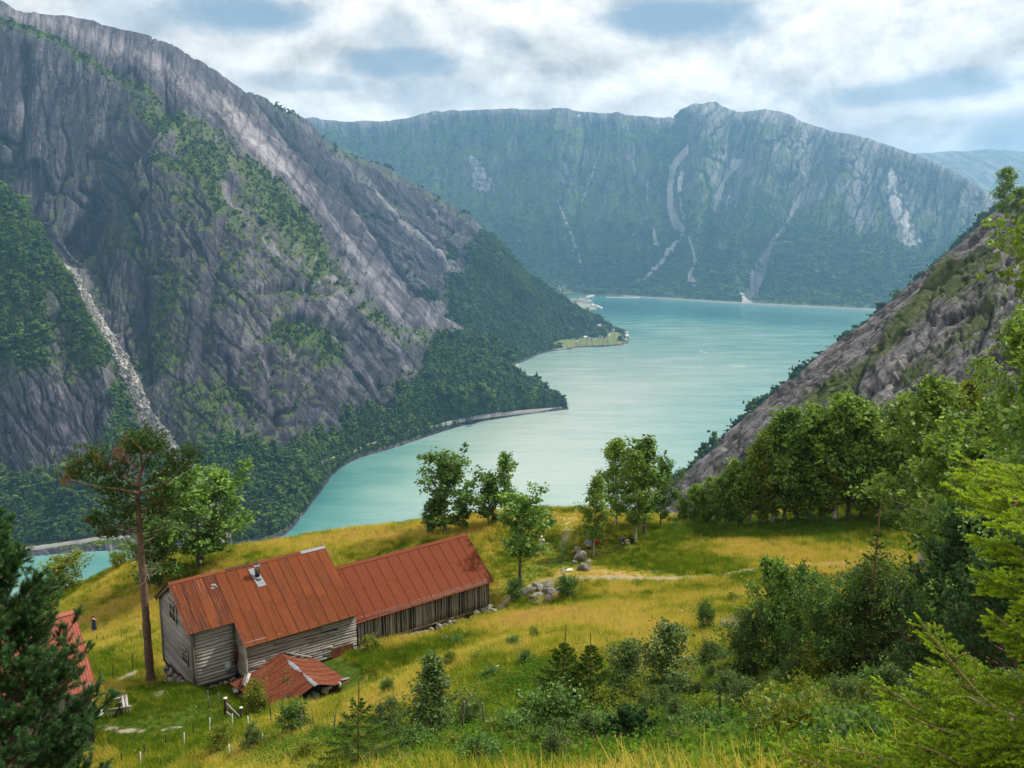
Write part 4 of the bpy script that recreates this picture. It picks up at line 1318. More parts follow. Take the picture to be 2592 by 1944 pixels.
def rust_mat(name, base, dark, bright, streak, pale=0.0, rand=.16):
    m, t, out = new_mat(name)
    tc = t.add('ShaderNodeTexCoord')
    oi = t.add('ShaderNodeObjectInfo')
    a = t.add('ShaderNodeAttribute', attribute_type='GEOMETRY', attribute_name='st').outputs['Vector']
    off = t.vmath('SCALE', (7.0, 3.0, 0.0), None, scale=oi.outputs['Random'])
    v = t.vmath('ADD', a, off)
    s1 = t.noise(t.vmath('MULTIPLY', v, (5.0, .28, 1)), 1.0, 4.0, .6, .2)
    s2 = t.noise(t.vmath('MULTIPLY', v, (14.0, .5, 1)), 1.0, 3.0, .6)
    sp = t.noise(tc.outputs['Object'], 9.0, 6.0, .7)
    c = t.mix(t.maprange(s1, .44, .62, 0, streak), base, dark)
    c = t.mix(t.maprange(s2, .53, .68, 0, streak), c, bright)
    c = t.vmath('SCALE', c, None, scale=t.maprange(sp, .3, .7, .78, 1.22))
    if pale:
        c = t.mix(t.math('MULTIPLY', t.maprange(t.math('MULTIPLY', sp, s2), .27, .34), pale), c, (.50, .50, .52))
    c = t.vmath('SCALE', c, None, scale=t.maprange(oi.outputs['Random'], 0, 1, 1 - rand, 1 + rand))
    b = t.add('ShaderNodeBsdfPrincipled', ins={'Base Color': c, 'Roughness': .8, 'Specular IOR Level': .15, 'Metallic': .0})
    bp = t.add('ShaderNodeBump', ins={'Strength': .4, 'Distance': .01, 'Height': sp})
    t.l.new(bp.outputs[0], b.inputs['Normal'])
    t.l.new(b.outputs[0], out.inputs[0])
    return m


M_WOOD = wood_mat('weathered_boards', (.135, .122, .120), (.43, .405, .40), .22)
M_WOODD = wood_mat('dark_boards', (.125, .112, .100), (.40, .37, .33), .22)
M_BEAM = wood_mat('weathered_beam', (.07, .06, .052), (.20, .18, .165))
M_PALE = wood_mat('bleached_wood', (.22, .20, .18), (.46, .43, .39), .15)
M_TRIM = wood_mat('window_trim', (.28, .215, .17), (.47, .40, .34), .12)
M_RUST = rust_mat('rusty_sheet', (0.170, 0.044, 0.014), (0.092, 0.034, 0.018), (0.222, 0.068, 0.015), .6, 0, .08)
M_RUSTO = rust_mat('old_rusty_sheet', (0.152, 0.040, 0.015), (0.070, 0.030, 0.024), (0.272, 0.095, 0.021), 1.0, 0, .25)
M_BARN = rust_mat('red_sheet', (0.160, 0.039, 0.016), (0.144, 0.035, 0.015), (0.182, 0.048, 0.018), .5, 0, .03)
M_CELL = rust_mat('rust_sheet', (0.147, 0.037, 0.014), (0.100, 0.028, 0.013), (0.208, 0.060, 0.015), .6, .08, .08)
M_ZINC = simple_mat('galvanised', (.20, .215, .235), .6, .3, 9)
M_BLACK = simple_mat('black_paint', (.012, .012, .014), .45, .2, 5, spec=.4)
M_STEEL = simple_mat('steel', (.55, .53, .50), .3, .1, 5, metallic=.9)
M_STONE = simple_mat('field_stone', (.215, .195, .17), .92, .5, 3.2, bump=.04, rand=.3)
M_STONEG = simple_mat('lichened_stone', (.165, .155, .135), .95, .75, 3.4, bump=.09, rand=.22)
M_DARK = simple_mat('dark_gap', (.02, .018, .016), .95, .2)
M_BOX = simple_mat('grey_enamel', (.36, .44, .50), .45, .08, 4)
M_PATCH = simple_mat('bare_metal', (.42, .38, .36), .6, .2, 9)
M_WHITE = simple_mat('white_plastic', (.78, .78, .76), .5, .06, 5)


def box_mesh(name, sx, sy, sz, mat, jit=0.0, seed=0, origin='c', cuts=1):
    """A board or block; x runs 0..sx when origin is 'x'. Slightly uneven if jit."""
    g = np.random.default_rng(seed)
    xs = np.linspace(0, sx, cuts + 1) if origin == 'x' else np.linspace(-sx / 2, sx / 2, cuts + 1)
    v = []
    for x in xs:
        dy, dz = (g.normal(0, jit), g.normal(0, jit)) if jit else (0, 0)
        for y, z in ((-sy / 2, -sz / 2), (sy / 2, -sz / 2), (sy / 2, sz / 2), (-sy / 2, sz / 2)):
            v.append((x + (g.normal(0, jit * 1.5) if jit else 0), y + dy, z + dz))
    q = [(3, 2, 1, 0)]
    for i in range(cuts):
        b = 4 * i
        for k in range(4):
            q.append((b + k, b + (k + 1) % 4, b + 4 + (k + 1) % 4, b + 4 + k))
    e = 4 * cuts
    q.append((e, e + 1, e + 2, e + 3))
    return mesh_np(name, np.array(v), quads=q, mat=mat)


def between(name, a, b, wd, dp, mat, parent, roll=0.0, jit=0.0, seed=0, cuts=1, **kw):
    """A bar from a to b in the parent's own axes."""
    a, b = np.asarray(a, float), np.asarray(b, float)
    d = b - a
    L = float(np.linalg.norm(d))
    yaw = math.atan2(d[1], d[0])
    pit = -math.asin(max(-1, min(1, d[2] / L)))
    from mathutils import Euler, Quaternion, Vector
    q = Euler((0, pit, yaw)).to_quaternion() @ Euler((roll, 0, 0)).to_quaternion()
    o = link(name, box_mesh(name, L, wd, dp, mat, jit, seed, 'x', cuts), parent, tuple(a), tuple(q.to_euler()), **kw)
    return o


def tube(name, path, radii, mat, sides=8, parent=None, cap=True, **kw):
    v, q, t_ = tube_np(np.asarray(path, float), np.asarray(radii, float), sides, cap)
    return link(name, mesh_np(name, v, quads=q, tris=t_, mat=mat, smooth=True), parent, **kw)


def tube_np(p, r, sides=6, cap=False, k0=0):
    n = len(p)
    d = np.gradient(p, axis=0)
    d /= np.linalg.norm(d, axis=1, keepdims=True) + 1e-9
    ref = np.array([0, 0, 1.0]) if abs(d[0][2]) < .9 else np.array([1.0, 0, 0])
    s = np.cross(d, ref)
    s /= np.linalg.norm(s, axis=1, keepdims=True) + 1e-9
    u = np.cross(s, d)
    a = np.linspace(0, 2 * np.pi, sides, endpoint=False)
    v = p[:, None] + r[:, None, None] * (np.cos(a)[None, :, None] * s[:, None] + np.sin(a)[None, :, None] * u[:, None])
    v = v.reshape(-1, 3)
    i = np.arange(n - 1)[:, None] * sides
    k = np.arange(sides)[None, :]
    k2 = (k + 1) % sides
    q = np.stack([i + k, i + k2, i + sides + k2, i + sides + k], -1).reshape(-1, 4) + k0
    t_ = []
    if cap:
        v = np.concatenate([v, p[:1], p[-1:]])
        c0, c1 = n * sides, n * sides + 1
        for j in range(sides):
            t_.append((c0, (j + 1) % sides, j))
            t_.append((c1, (n - 1) * sides + j, (n - 1) * sides + (j + 1) % sides))
        t_ = np.array(t_) + k0
    return v, q, (t_ if cap else None)


def prism(name, poly, y0, y1, mat, parent, axis='x', **kw):
    """A solid wall: poly is a list of (a, z), pushed out from y0 to y1."""
    n = len(poly)
    v = []
    for y in (y0, y1):
        for a, z in poly:
            v.append((a, y, z) if axis == 'x' else (y, a, z))
    me = bpy.data.meshes.new(name)
    f = [tuple(range(n)), tuple(range(2 * n - 1, n - 1, -1))] + [(i, i + n, (i + 1) % n + n, (i + 1) % n) for i in range(n)]
    me.from_pydata(v, [], f)
    me.materials.append(mat)
    me.update()
    return link(name, me, parent, **kw)


STONES = []
for i in range(6):
    g = np.random.default_rng(900 + i)
    v, f = ico(3)
    pl = g.normal(size=(12, 3))
    pl /= np.linalg.norm(pl, axis=1, keepdims=True)
    for p_ in pl:                                          # knock flat faces into a lump
        d_ = v @ p_
        lim = g.uniform(.55, .8)
        v = v - np.clip(d_ - lim, 0, None)[:, None] * p_
    v = v * (1 + .10 * fbm(v[:, 0] * 1.6 + 9 * i, v[:, 1] * 1.6, v[:, 2] * 1.6, octv=4, seed=i)[:, None] + .018 * g.standard_normal((len(v), 1)))
    STONES.append((v, f))
STONE_ME = {}


def stone(name, loc, size, mat, parent=None, seed=0, flat=.7, **kw):
    g = np.random.default_rng(seed)
    k = int(g.integers(0, 6))
    key = (k, mat.name)
    if key not in STONE_ME:
        STONE_ME[key] = mesh_np('stone', STONES[k][0], tris=STONES[k][1], mat=mat)
    o = link(name, STONE_ME[key], parent, loc, (g.normal(0, .25), g.normal(0, .25), g.uniform(0, 6.28)), **kw)
    s = size if isinstance(size, (tuple, list)) else (size * g.uniform(.8, 1.3), size * g.uniform(.7, 1.05), size * flat)
    o.scale = s
    return o


def sheet(quad, s0, s1, t0, t1, waves, lift, mat, parent, amp=.016, sag=0.0, name='roof_sheet'):
    """One corrugated sheet on the four-cornered slope quad = ridge start, ridge end, eave end, eave start."""
    a, b, c, d = (np.asarray(q, float) for q in quad)
    n = np.cross(b - a, d - a)
    n /= np.linalg.norm(n)
    if n[2] < 0:
        n = -n
    k = waves * 4 + 1
    s = np.linspace(s0, s1, k)
    h = amp * np.cos(np.linspace(0, waves * 2 * np.pi, k)) + lift
    rows = []
    for t_ in (t0, (t0 + t1) / 2, t1):
        top = a + (b - a) * s[:, None]
        bot = d + (c - d) * s[:, None]
        p = top + (bot - top) * t_ + n * h[:, None]
        p[:, 2] -= sag * math.sin(math.pi * t_)
        rows.append(p)
    g = np.stack(rows, 1)
    L = np.linalg.norm(b - a)
    Wd = np.linalg.norm(d - a)
    st = np.stack(np.meshgrid(s * L, np.array([t0, (t0 + t1) / 2, t1]) * Wd, indexing='ij') + [np.zeros((k, 3))], -1)
    me = mesh_np(name, g.reshape(-1, 3), quads=grid_quads(k, 3)[:, ::-1], mat=mat, smooth=True, attrs={'st': st.reshape(-1, 3)})
    return link(name, me, parent)


# ------------------------------------------------------------------ the farmhouse
HZ = float(HN[2])
hg = np.random.default_rng(41)
house = thing('farmhouse', 'long grey weathered board farmhouse under a rusty corrugated roof with a stove pipe', 'house', tuple(HN), U_ANG)
WD, ZE, ZR, YR = 6.2, 3.79, 5.76, 3.1
SLP = (ZR - ZE) / YR
X2, YW = 2.62, -1.62
ZW = ZE + SLP * YW - .04
LEN = 10.2

wall = prism('wall', [(-0.02, -.35), (WD, -1.0), (WD, ZE - .06), (YR, ZR - .08), (-.02, ZE - .06)], .06, X2, M_DARK, house, axis='y')
wing = prism('wall', [(YW + .05, .1), (WD, -.6), (WD, ZE - .06), (YR, ZR - .08), (YW + .05, ZW - .06)], X2 + .07, LEN, M_DARK, house, axis='y')
# gable boards, lapped, the lowest following the ground
for zi in np.arange(-.56, ZR - .1, .205):
    y0, y1 = 0.06, WD - .05
    if zi < -.04:
        y0 = (-.04 - zi) / .55 * (WD - .4) * .9
    if zi > ZE - .2:
        q = (zi + .12 - ZE) / SLP
        y0, y1 = max(q, .06), min(WD - q, WD - .05)
    if y1 - y0 < .3:
        continue
    w1 = (2.62, 3.98, 3.15, 4.42)
    w2 = (.78, 1.75, 1.08, 2.2)
    cuts_ = [(y0, y1)]
    for (a_, b_, c_, d_) in (w1, w2):
        if zi + .1 > c_ and zi + .1 < d_:
            cuts_ = [s_ for (p_, q_) in cuts_ for s_ in ((p_, min(a_, q_)), (max(b_, p_), q_)) if s_[1] - s_[0] > .12]
    for (p_, q_) in cuts_:
        o = link('plank', box_mesh('plank', q_ - p_, .028, .215, M_WOOD, .006, int(hg.integers(1e6)), 'x', 3), wall, (0.02 + hg.normal(0, .003), q_, zi + .1), (hg.normal(-.10, .02), hg.normal(0, .004), -math.pi / 2))
# front boards, main block: broad and wavy
zz_ = .02
while zz_ < ZE - .18:
    hh = hg.uniform(.20, .27)
    link('plank', box_mesh('plank', X2 - .16, .034, hh + .02, M_WOOD, .006, int(hg.integers(1e6)), 'x', 5), wall, (.16, -.02, zz_ + hh / 2), (hg.normal(.07, .012), hg.normal(0, .006), 0))
    zz_ += hh - .012
# return wall of the wing, with a dark door in it
zz_ = .30
while zz_ < ZE - .2:
    hh = hg.uniform(.18, .23)
    yb = YW + .04 if zz_ < ZW - .2 else YW + .04 + (zz_ + .14 - ZW) / SLP
    ya = -.05
    if .9 < zz_ < 2.05:
        ya = -.42
    if ya - yb > .12:
        link('plank', box_mesh('plank', ya - yb, .028, hh, M_WOODD, .007, int(hg.integers(1e6)), 'x', 3), wing, (X2 + .03, ya, zz_ + hh / 2), (hg.normal(-.09, .02), hg.normal(0, .008), -math.pi / 2))
    zz_ += hh - .012
between('door', (X2 + .04, -.22, .92), (X2 + .04, -.22, 2.1), .34, .05, simple_mat('red_brown_paint', (.09, .022, .018), .6, .3, 4), house, 1.5708)
# long front of the wing: three lengths of board to a course
zz_ = .16
while zz_ < ZW - .1:
    hh = hg.uniform(.16, .21)
    cut = sorted([X2 + .05, LEN - .02] + [hg.uniform(X2 + 1.2, LEN - 1.2) for _ in range(2)])
    for p_, q_ in zip(cut[:-1], cut[1:]):
        if q_ - p_ > .25:
            link('plank', box_mesh('plank', q_ - p_ - .008, .028, hh, M_WOODD if hg.random() < .75 else M_WOOD, .010, int(hg.integers(1e6)), 'x', 4), wing, (p_, YW - .01, zz_ + hh / 2 - .02 * (p_ - X2)), (hg.normal(.10, .03), hg.normal(.018, .008), 0))
    zz_ += hh - .012
# corner boards
for (x, y, z0_, z1_, mt) in ((.05, -.03, -.12, ZE - .1, M_BEAM), (.02, WD - .02, -.75, ZE - .1, M_BEAM), (X2 + .05, YW - .03, .2, ZW - .1, M_WOODD)):
    between('corner_board', (x, y, z0_), (x, y, z1_), .17, .15, mt, house, 0, .004, 3, 3)
# barge boards along the gable
between('barge_board', (-.17, -.22, ZE - .2), (-.17, YR, ZR - .07), .04, .16, M_WOOD, house)
between('barge_board', (-.17, WD + .22, ZE - .2), (-.17, YR, ZR - .07), .04, .2, M_BEAM, house)
between('eave_board', (-.2, -.16, ZE - .16), (X2, -.16, ZE - .16), .03, .12, M_BEAM, house)
between('eave_board', (X2, YW - .16, ZW - .17), (LEN, YW - .16, ZW - .17), .03, .12, M_BEAM, house)


def window(parent, x, y, z, wdt, hgt, cols, rows, tilt=0.0):
    """Set in the gable wall: y is its middle, z its foot."""
    fr = between('window', (x - .03, y + wdt / 2, z + hgt), (x - .03, y - wdt / 2, z + hgt), .09, .085, M_TRIM, parent)
    fr.name = 'window'
    e = .05
    M_ = fr.matrix_basis.copy()

    def sub(name, a, b, w_, d_, mat):
        o = between(name, a, b, w_, d_, mat, None)
        o.parent = fr
        o.matrix_parent_inverse = M_.inverted()
        return o
    sub('sill', (x - .05, y + wdt / 2 + .06, z - .03), (x - .05, y - wdt / 2 - .06, z - .03), .12, .06, M_TRIM)
    for k in range(cols + 1):
        yy = y + wdt / 2 - k * wdt / cols
        sub('frame' if k in (0, cols) else 'mullion', (x - .03, yy, z), (x - .03, yy, z + hgt), .07 if k in (0, cols) else .05, .07, M_TRIM)
    for r in range(1, rows):
        sub('glazing_bar', (x - .02, y + wdt / 2, z + r * hgt / rows), (x - .02, y - wdt / 2, z + r * hgt / rows), .03, .03, M_TRIM)
    for k in range(cols):
        for r in range(rows):
            ya_ = y + wdt / 2 - (k + .5) * wdt / cols
            za_ = z + (r + .5) * hgt / rows
            sub('pane', (x, ya_ + wdt / cols / 2, za_), (x, ya_ - wdt / cols / 2, za_), .012, hgt / rows, M_GLASS)
    # drip cap
    sub('drip_cap', (x - .08, y + wdt / 2 + .1, z + hgt + .08), (x - .08, y - wdt / 2 - .1, z + hgt + .08), .16, .03, M_WOOD)


m, t, out = new_mat('window_glass')
b = t.add('ShaderNodeBsdfPrincipled', ins={'Base Color': (.03, .05, .03, 1), 'Roughness': .08, 'Specular IOR Level': .8})
t.l.new(b.outputs[0], out.inputs[0])
M_GLASS = m
window(house, -.02, 3.30, 3.22, 1.28, 1.12, 2, 2)
window(house, -.02, 1.27, 1.14, .90, .98, 2, 3)

# stone footing: every stone its own
foot = prism('foundation', [(.05, -1.0), (WD - .05, -2.6), (WD - .05, -1.0), (.05, -.3)], .10, X2, M_DARK, house, axis='y')
for i in range(60):
    q = hg.random() ** .9
    y = .1 + q * (WD - .2)
    top = -.16 - .78 * q
    z = top - hg.random() * (.25 + .95 * q)
    stone('stone', (-.02 + hg.normal(0, .05), y, z), hg.uniform(.15, .27), M_STONE, foot, int(hg.integers(1e6)))
for i in range(16):
    stone('stone', (.1 + i * .165, .02 + hg.normal(0, .06), -.22 + hg.normal(0, .08)), hg.uniform(.13, .22), M_STONE, foot, int(hg.integers(1e6)))

# roof: board deck with corrugated sheets on it
RX0, RX1 = -.22, LEN + .05
deck_v = [(RX0, -.22, ZE - .22 * SLP), (X2 - .03, -.22, ZE - .22 * SLP), (X2 - .03, YW - .2, ZW - .2 * SLP), (RX1, YW - .2, ZW - .2 * SLP), (RX1, YR, ZR), (RX0, YR, ZR), (RX1, WD + .22, ZE - .22 * SLP), (RX0, WD + .22, ZE - .22 * SLP)]
me = bpy.data.meshes.new('roof')
vv = deck_v + [(x, y, z - .07) for x, y, z in deck_v]
me.from_pydata(vv, [], [(0, 1, 2, 3, 4, 5), (5, 4, 6, 7), (13, 12, 11, 10, 9, 8), (15, 14, 12, 13), (0, 8, 9, 1), (1, 9, 10, 2), (2, 10, 11, 3), (3, 11, 12, 4), (4, 12, 14, 6), (6, 14, 15, 7), (7, 15, 13, 5), (5, 13, 8, 0)])
me.materials.append(M_BEAM)
roof = link('roof', me, house)
UP = lambda y: ZR - abs(y - YR) * SLP + .03
ql = [(RX0 - .05, YR, UP(YR)), (X2 - .02, YR, UP(YR)), (X2 - .02, -.30, UP(-.30)), (RX0 - .05, -.30, UP(-.30))]
qr = [(X2 - .02, YR, UP(YR)), (RX1 + .08, YR, UP(YR)), (RX1 + .08, YW - .28, UP(YW - .28) - .03), (X2 - .02, YW - .28, UP(YW - .28) - .03)]
nL, nR_ = 4, 11
for k in range(nL):
    sheet(ql, k / nL - .008, (k + 1) / nL, 0, 1, 9, .02 + .012 * (k % 2), M_RUSTO, roof)
for k in range(nR_):
    tb = .56 + .05 * ((k * 7) % 3 - 1)
    sheet(qr, k / nR_ - .005, (k + 1) / nR_, 0, tb + .03, 9, .026 + .002 * (k % 2), M_RUST, roof)
    sheet(qr, k / nR_ - .005, (k + 1) / nR_, tb, 1, 9, .014 + .002 * (k % 2), M_RUST, roof)
qb = [(RX0 - .05, YR, UP(YR)), (RX1 + .08, YR, UP(YR)), (RX1 + .08, WD + .3, UP(WD + .3)), (RX0 - .05, WD + .3, UP(WD + .3))]
for k in range(12):
    sheet(qb, k / 12 - .005, (k + 1) / 12, 0, 1, 9, .02 + .012 * (k % 2), M_RUST, roof)
# ridge capping, the last length bare zinc
for k in range(6):
    xa, xb = RX0 - .06 + k * (LEN + .4) / 6, RX0 - .06 + (k + 1) * (LEN + .4) / 6 + .04
    zt = ZR + .105 + .008 * (k % 2)
    me = bpy.data.meshes.new('ridge_cap')
    me.from_pydata([(xa, YR - .19, zt - .135), (xb, YR - .19, zt - .135), (xb, YR, zt), (xa, YR, zt), (xb, YR + .19, zt - .135), (xa, YR + .19, zt - .135)], [], [(0, 1, 2, 3), (3, 2, 4, 5)])
    me.attributes.new('st', 'FLOAT_VECTOR', 'POINT').data.foreach_set('vector', np.array([[0, xa * 3, 0], [0, xb * 3, 0]] * 3, np.float32).ravel())
    me.materials.append(M_ZINC if k == 5 else (M_RUSTO if k < 3 else M_RUST))
    link('ridge_cap', me, roof)
# pale worn patch and zinc clip near the ridge
for (px, py, sx, sz_) in ((2.05, 2.42, .40, .42),):
    for r in range(14):
        a_, b__ = px + hg.uniform(0, sx), py - hg.uniform(0, sz_)
        link('bare_patch', box_mesh('bare_patch', .06, .07, .006, M_PATCH, .01, r), roof, (a_, b__, UP(b__) + .052), (math.atan(SLP), 0, 0))
# stove pipe with its flashing
fy = 2.05
fl = [(4.72, 2.72), (5.28, 2.72), (5.42, 1.42), (4.86, 1.42)]
me = bpy.data.meshes.new('flashing')
me.from_pydata([(x, y, UP(y) + .075) for x, y in fl] + [(x, y, UP(y) + .05) for x, y in fl], [], [(3, 2, 1, 0), (0, 1, 5, 4), (1, 2, 6, 5), (2, 3, 7, 6), (3, 0, 4, 7), (4, 5, 6, 7)])
me.materials.append(M_ZINC)
link('flashing', me, roof)
pz = UP(fy)
flue = tube('flue', [(5.08, fy, pz - .1), (5.08, fy, pz + .62)], [.155, .155], M_BLACK, 14, roof)
tube('flue_cap', [(5.08, fy, pz + .60), (5.08, fy, pz + .61), (5.08, fy, pz + .98), (5.08, fy, pz + .99)], [.16, .19, .19, .17], M_STEEL, 14, roof)
tube('flue_top', [(5.08, fy, pz + .985), (5.08, fy, pz + 1.03), (5.08, fy, pz + 1.06)], [.2, .2, .10], M_BLACK, 14, roof)
tube('flue_collar', [(5.08, fy, pz - .05), (5.08, fy, pz + .14)], [.27, .17], M_ZINC, 14, roof)
# meter box on the front wall
mb = link('meter_box', box_mesh('meter_box', .34, .16, .56, M_BOX), house, (2.10, -.13, .80))
link('lid', box_mesh('lid', .36, .20, .03, M_BOX), mb, (0, -.01, .295), (.12, 0, 0))
# rust sheets leaning on the foot of the wing, right end
for k in range(3):
    sheet([(8.3 + .5 * k, YW - .06, .62), (8.85 + .5 * k, YW - .06, .62), (8.85 + .5 * k, YW - .22, .0), (8.3 + .5 * k, YW - .22, .0)], 0, 1, 0, 1, 6, .01, M_RUSTO, house, name='wall_sheet')

# ------------------------------------------------------------------ the barn
BL = 11.0
bang = R(38.4)
b0 = HN + HU * 10.52 + HV * -1.1
barn = thing('barn', 'long low barn of upright grey boards with a plain red corrugated roof', 'barn', tuple(b0), bang)
BZE, BZR, BYR, BW = 1.98, 4.42, 3.25, 6.5
BS = (BZR - BZE) / BYR
bwall = prism('wall', [(.05, .02), (BW, .02), (BW, BZE), (BYR, BZR - .05), (.05, BZE)], .06, BL, M_DARK, barn, axis='y')
x = .02
while x < BL - .05:
    wd = hg.uniform(.13, .25)
    bot = -.12 - .028 * x + hg.normal(0, .035) + (.26 if 5.5 < x < 7.6 else (.18 if x >= 7.6 else 0))
    o = between('plank', (x + wd / 2, -.02 + hg.normal(0, .014), bot), (x + wd / 2 + hg.normal(0, .012), -.02, BZE + .02), wd - .012, .03, M_WOODD, bwall, -1.5708, .006, int(hg.integers(1e6)), 3)
    x += wd
for k in range(int(BW / .21)):
    y = .1 + k * .21
    if y > BW - .1:
        break
    between('plank', (BL + .03, y, -.1), (BL + .03, y, BZE + min(y, BW - y) * BS - .05), .19, .03, M_WOODD, bwall, 0, .005, k)
for (x, dk) in ((1.25, 0), (2.35, 0), (4.05, 0)):
    between('batten', (x, -.055, -.05), (x, -.055, BZE), .06, .03, M_BEAM, barn, -1.5708, .004, 5, 3)
between('sill_beam', (.0, .05, -.02), (BL, .05, -.3), .16, .14, M_BEAM, barn)
between('eave_board', (-.1, -.2, BZE - .12), (BL + .2, -.2, BZE - .12), .03, .12, M_BEAM, barn)
for yy in (-.18, 2.0):
    between('barge_board', (BL + .16, -.2, BZE - .13), (BL + .16, BYR, BZR - .05), .03, .14, M_BEAM, barn)
BX0, BX1 = -.28, BL + .26
me = bpy.data.meshes.new('roof')
dv = [(BX0, -.25, BZE - .25 * BS), (BX1, -.25, BZE - .25 * BS), (BX1, BYR, BZR), (BX0, BYR, BZR), (BX1, BW + .25, BZE - .25 * BS), (BX0, BW + .25, BZE - .25 * BS)]
me.from_pydata(dv + [(x, y, z - .06) for x, y, z in dv], [], [(0, 1, 2, 3), (3, 2, 4, 5), (9, 8, 7, 6), (11, 10, 8, 9), (0, 6, 7, 1), (1, 7, 8, 2), (2, 8, 10, 4), (4, 10, 11, 5), (5, 11, 9, 3), (3, 9, 6, 0)])
me.materials.append(M_BEAM)
broof = link('roof', me, barn)
bq = [(BX0 - .03, BYR, BZR + .03), (BX1 + .03, BYR, BZR + .03), (BX1 + .03, -.34, BZE - .34 * BS + .03), (BX0 - .03, -.34, BZE - .34 * BS + .03)]
NBS = 13
for k in range(NBS):
    sheet(bq, k / NBS - .004, (k + 1) / NBS, 0, .47, 9, .020 + .0015 * (k % 2), M_BARN, broof)
    sheet(bq, k / NBS - .004, (k + 1) / NBS, .44, 1, 9, .010 + .0015 * (k % 2), M_BARN, broof)
bq2 = [bq[0], bq[1], (BX1 + .03, BW + .34, bq[2][2]), (BX0 - .03, BW + .34, bq[2][2])]
for k in range(NBS):
    sheet(bq2, k / NBS - .004, (k + 1) / NBS, 0, 1, 9, .02 + .010 * (k % 2), M_BARN, broof)
for k in range(5):
    xa, xb = BX0 - .05 + k * (BX1 - BX0 + .1) / 5, BX0 - .05 + (k + 1) * (BX1 - BX0 + .1) / 5 + .03
    zt = BZR + .10 + .006 * (k % 2)
    me = bpy.data.meshes.new('ridge_cap')
    me.from_pydata([(xa, BYR - .2, zt - .15), (xb, BYR - .2, zt - .15), (xb, BYR, zt), (xa, BYR, zt), (xb, BYR + .2, zt - .15), (xa, BYR + .2, zt - .15)], [], [(0, 1, 2, 3), (3, 2, 4, 5)])
    me.attributes.new('st', 'FLOAT_VECTOR', 'POINT').data.foreach_set('vector', np.array([[0, xa * 3, 0], [0, xb * 3, 0]] * 3, np.float32).ravel())
    me.materials.append(M_BARN)
    link('ridge_cap', me, broof)
bf = prism('foundation', [(.1, -1.2), (BW, -1.2), (BW, 0), (.1, 0)], .1, BL - .02, M_DARK, barn, axis='y')
for i in range(64):
    x = BL * (.02 + .98 * (i + hg.random()) / 64)
    k = .0 if x < 5 else 1.0
    z = -.22 - .035 * x - hg.random() * (.1 + .28 * k) + .12 * k
    stone('stone', (x, -.04 + hg.normal(0, .07) - .16 * k * hg.random(), z), hg.uniform(.13, .27), M_STONE, bf, int(hg.integers(1e6)), .6)
for i in range(22):
    stone('stone', (BL - .55 + hg.normal(.1, .42), -.2 + hg.normal(0, .16), -.62 + hg.random() * .42), hg.uniform(.16, .3), M_STONE, bf, int(hg.integers(1e6)), .55)

# ------------------------------------------------------------------ the sunken cellar under its low roof
cell = thing('root_cellar', 'low sunken cellar with sagging rusty roof and bare zinc ridge before the farmhouse', 'cellar', tuple(HN), U_ANG)
cr0, cr1 = (4.85, -1.75, 1.42), (5.02, -6.45, 1.34)
cl0, cl1 = (1.68, -1.45, .36), (2.55, -6.0, .28)
cR0, cR1 = (6.95, -2.2, .62), (7.45, -5.95, .50)
cw = prism('wall', [(2.0, -1.4), (7.2, -1.2), (6.9, .5), (5.0, 1.2), (2.4, .3)], -5.75, -1.7, M_DARK, cell)
cq = [cr0, cr1, cl1, cl0]
for k in range(7):
    sheet(cq, k / 7 - .005, (k + 1) / 7, -.01, 1, 8, .02 + .004 * (k % 2), M_CELL, cw, .016, .10)
cq2 = [cr0, cr1, cR1, cR0]
for k in range(6):
    sheet(cq2, k / 6 - .005, (k + 1) / 6, -.01, 1, 9, .02 + .004 * (k % 2), M_CELL, cw, .018, .16)
v = []
NZ = 16
for i in range(NZ + 1):
    q = i / NZ
    p = np.array(cr0) + (np.array(cr1) - np.array(cr0)) * (.22 + .80 * q)
    wv_ = .12 + .10 * math.sin(q * 9) * math.sin(q * 3.1) + hg.normal(0, .02)
    if i == 0:
        wv_ = .05
    v += [(p[0] - wv_, p[1], p[2] - .01 - .1 * wv_), (p[0], p[1], p[2] + .075), (p[0] + wv_, p[1], p[2] - .02 - .1 * wv_)]
f = []
for i in range(NZ):
    f += [(3 * i, 3 * i + 1, 3 * i + 4, 3 * i + 3), (3 * i + 1, 3 * i + 2, 3 * i + 5, 3 * i + 4)]
link('ridge_cap', mesh_np('ridge_cap', np.array(v), quads=f, mat=M_ZINC), cw)
between('loose_board', (2.15, -2.75, .64), (2.75, -1.95, .9), .20, .04, M_PALE, cell, .3)
between('loose_board', (2.05, -2.55, .62), (2.6, -1.85, .86), .16, .04, M_BEAM, cell, .3)
between('loose_board', (2.6, -1.5, .70), (4.7, -1.55, 1.44), .05, .16, M_PALE, cell)
between('loose_board', (5.2, -1.65, 1.40), (6.8, -2.0, .72), .16, .05, M_WOODD, cell)
between('loose_board', (6.85, -5.9, .80), (7.55, -5.6, .60), .22, .03, M_ZINC, cell)
sheet([(2.55, -5.95, .2), (3.6, -6.25, .62), (3.5, -7.0, .0), (2.6, -6.7, -.45)], 0, 1, 0, 1, 9, .02, M_CELL, cell, .02)
between('loose_board', (2.45, -6.05, .22), (3.5, -6.4, .68), .36, .03, M_ZINC, cell, .5)
for i in range(26):
    q = hg.random()
    p = np.array(cl0) + (np.array(cl1) - np.array(cl0)) * q
    stone('stone', (p[0] + .2 + hg.normal(0, .12), p[1] + hg.normal(0, .1), p[2] - .18 - hg.random() * .6), hg.uniform(.16, .3), M_STONE, cell, int(hg.integers(1e6)))
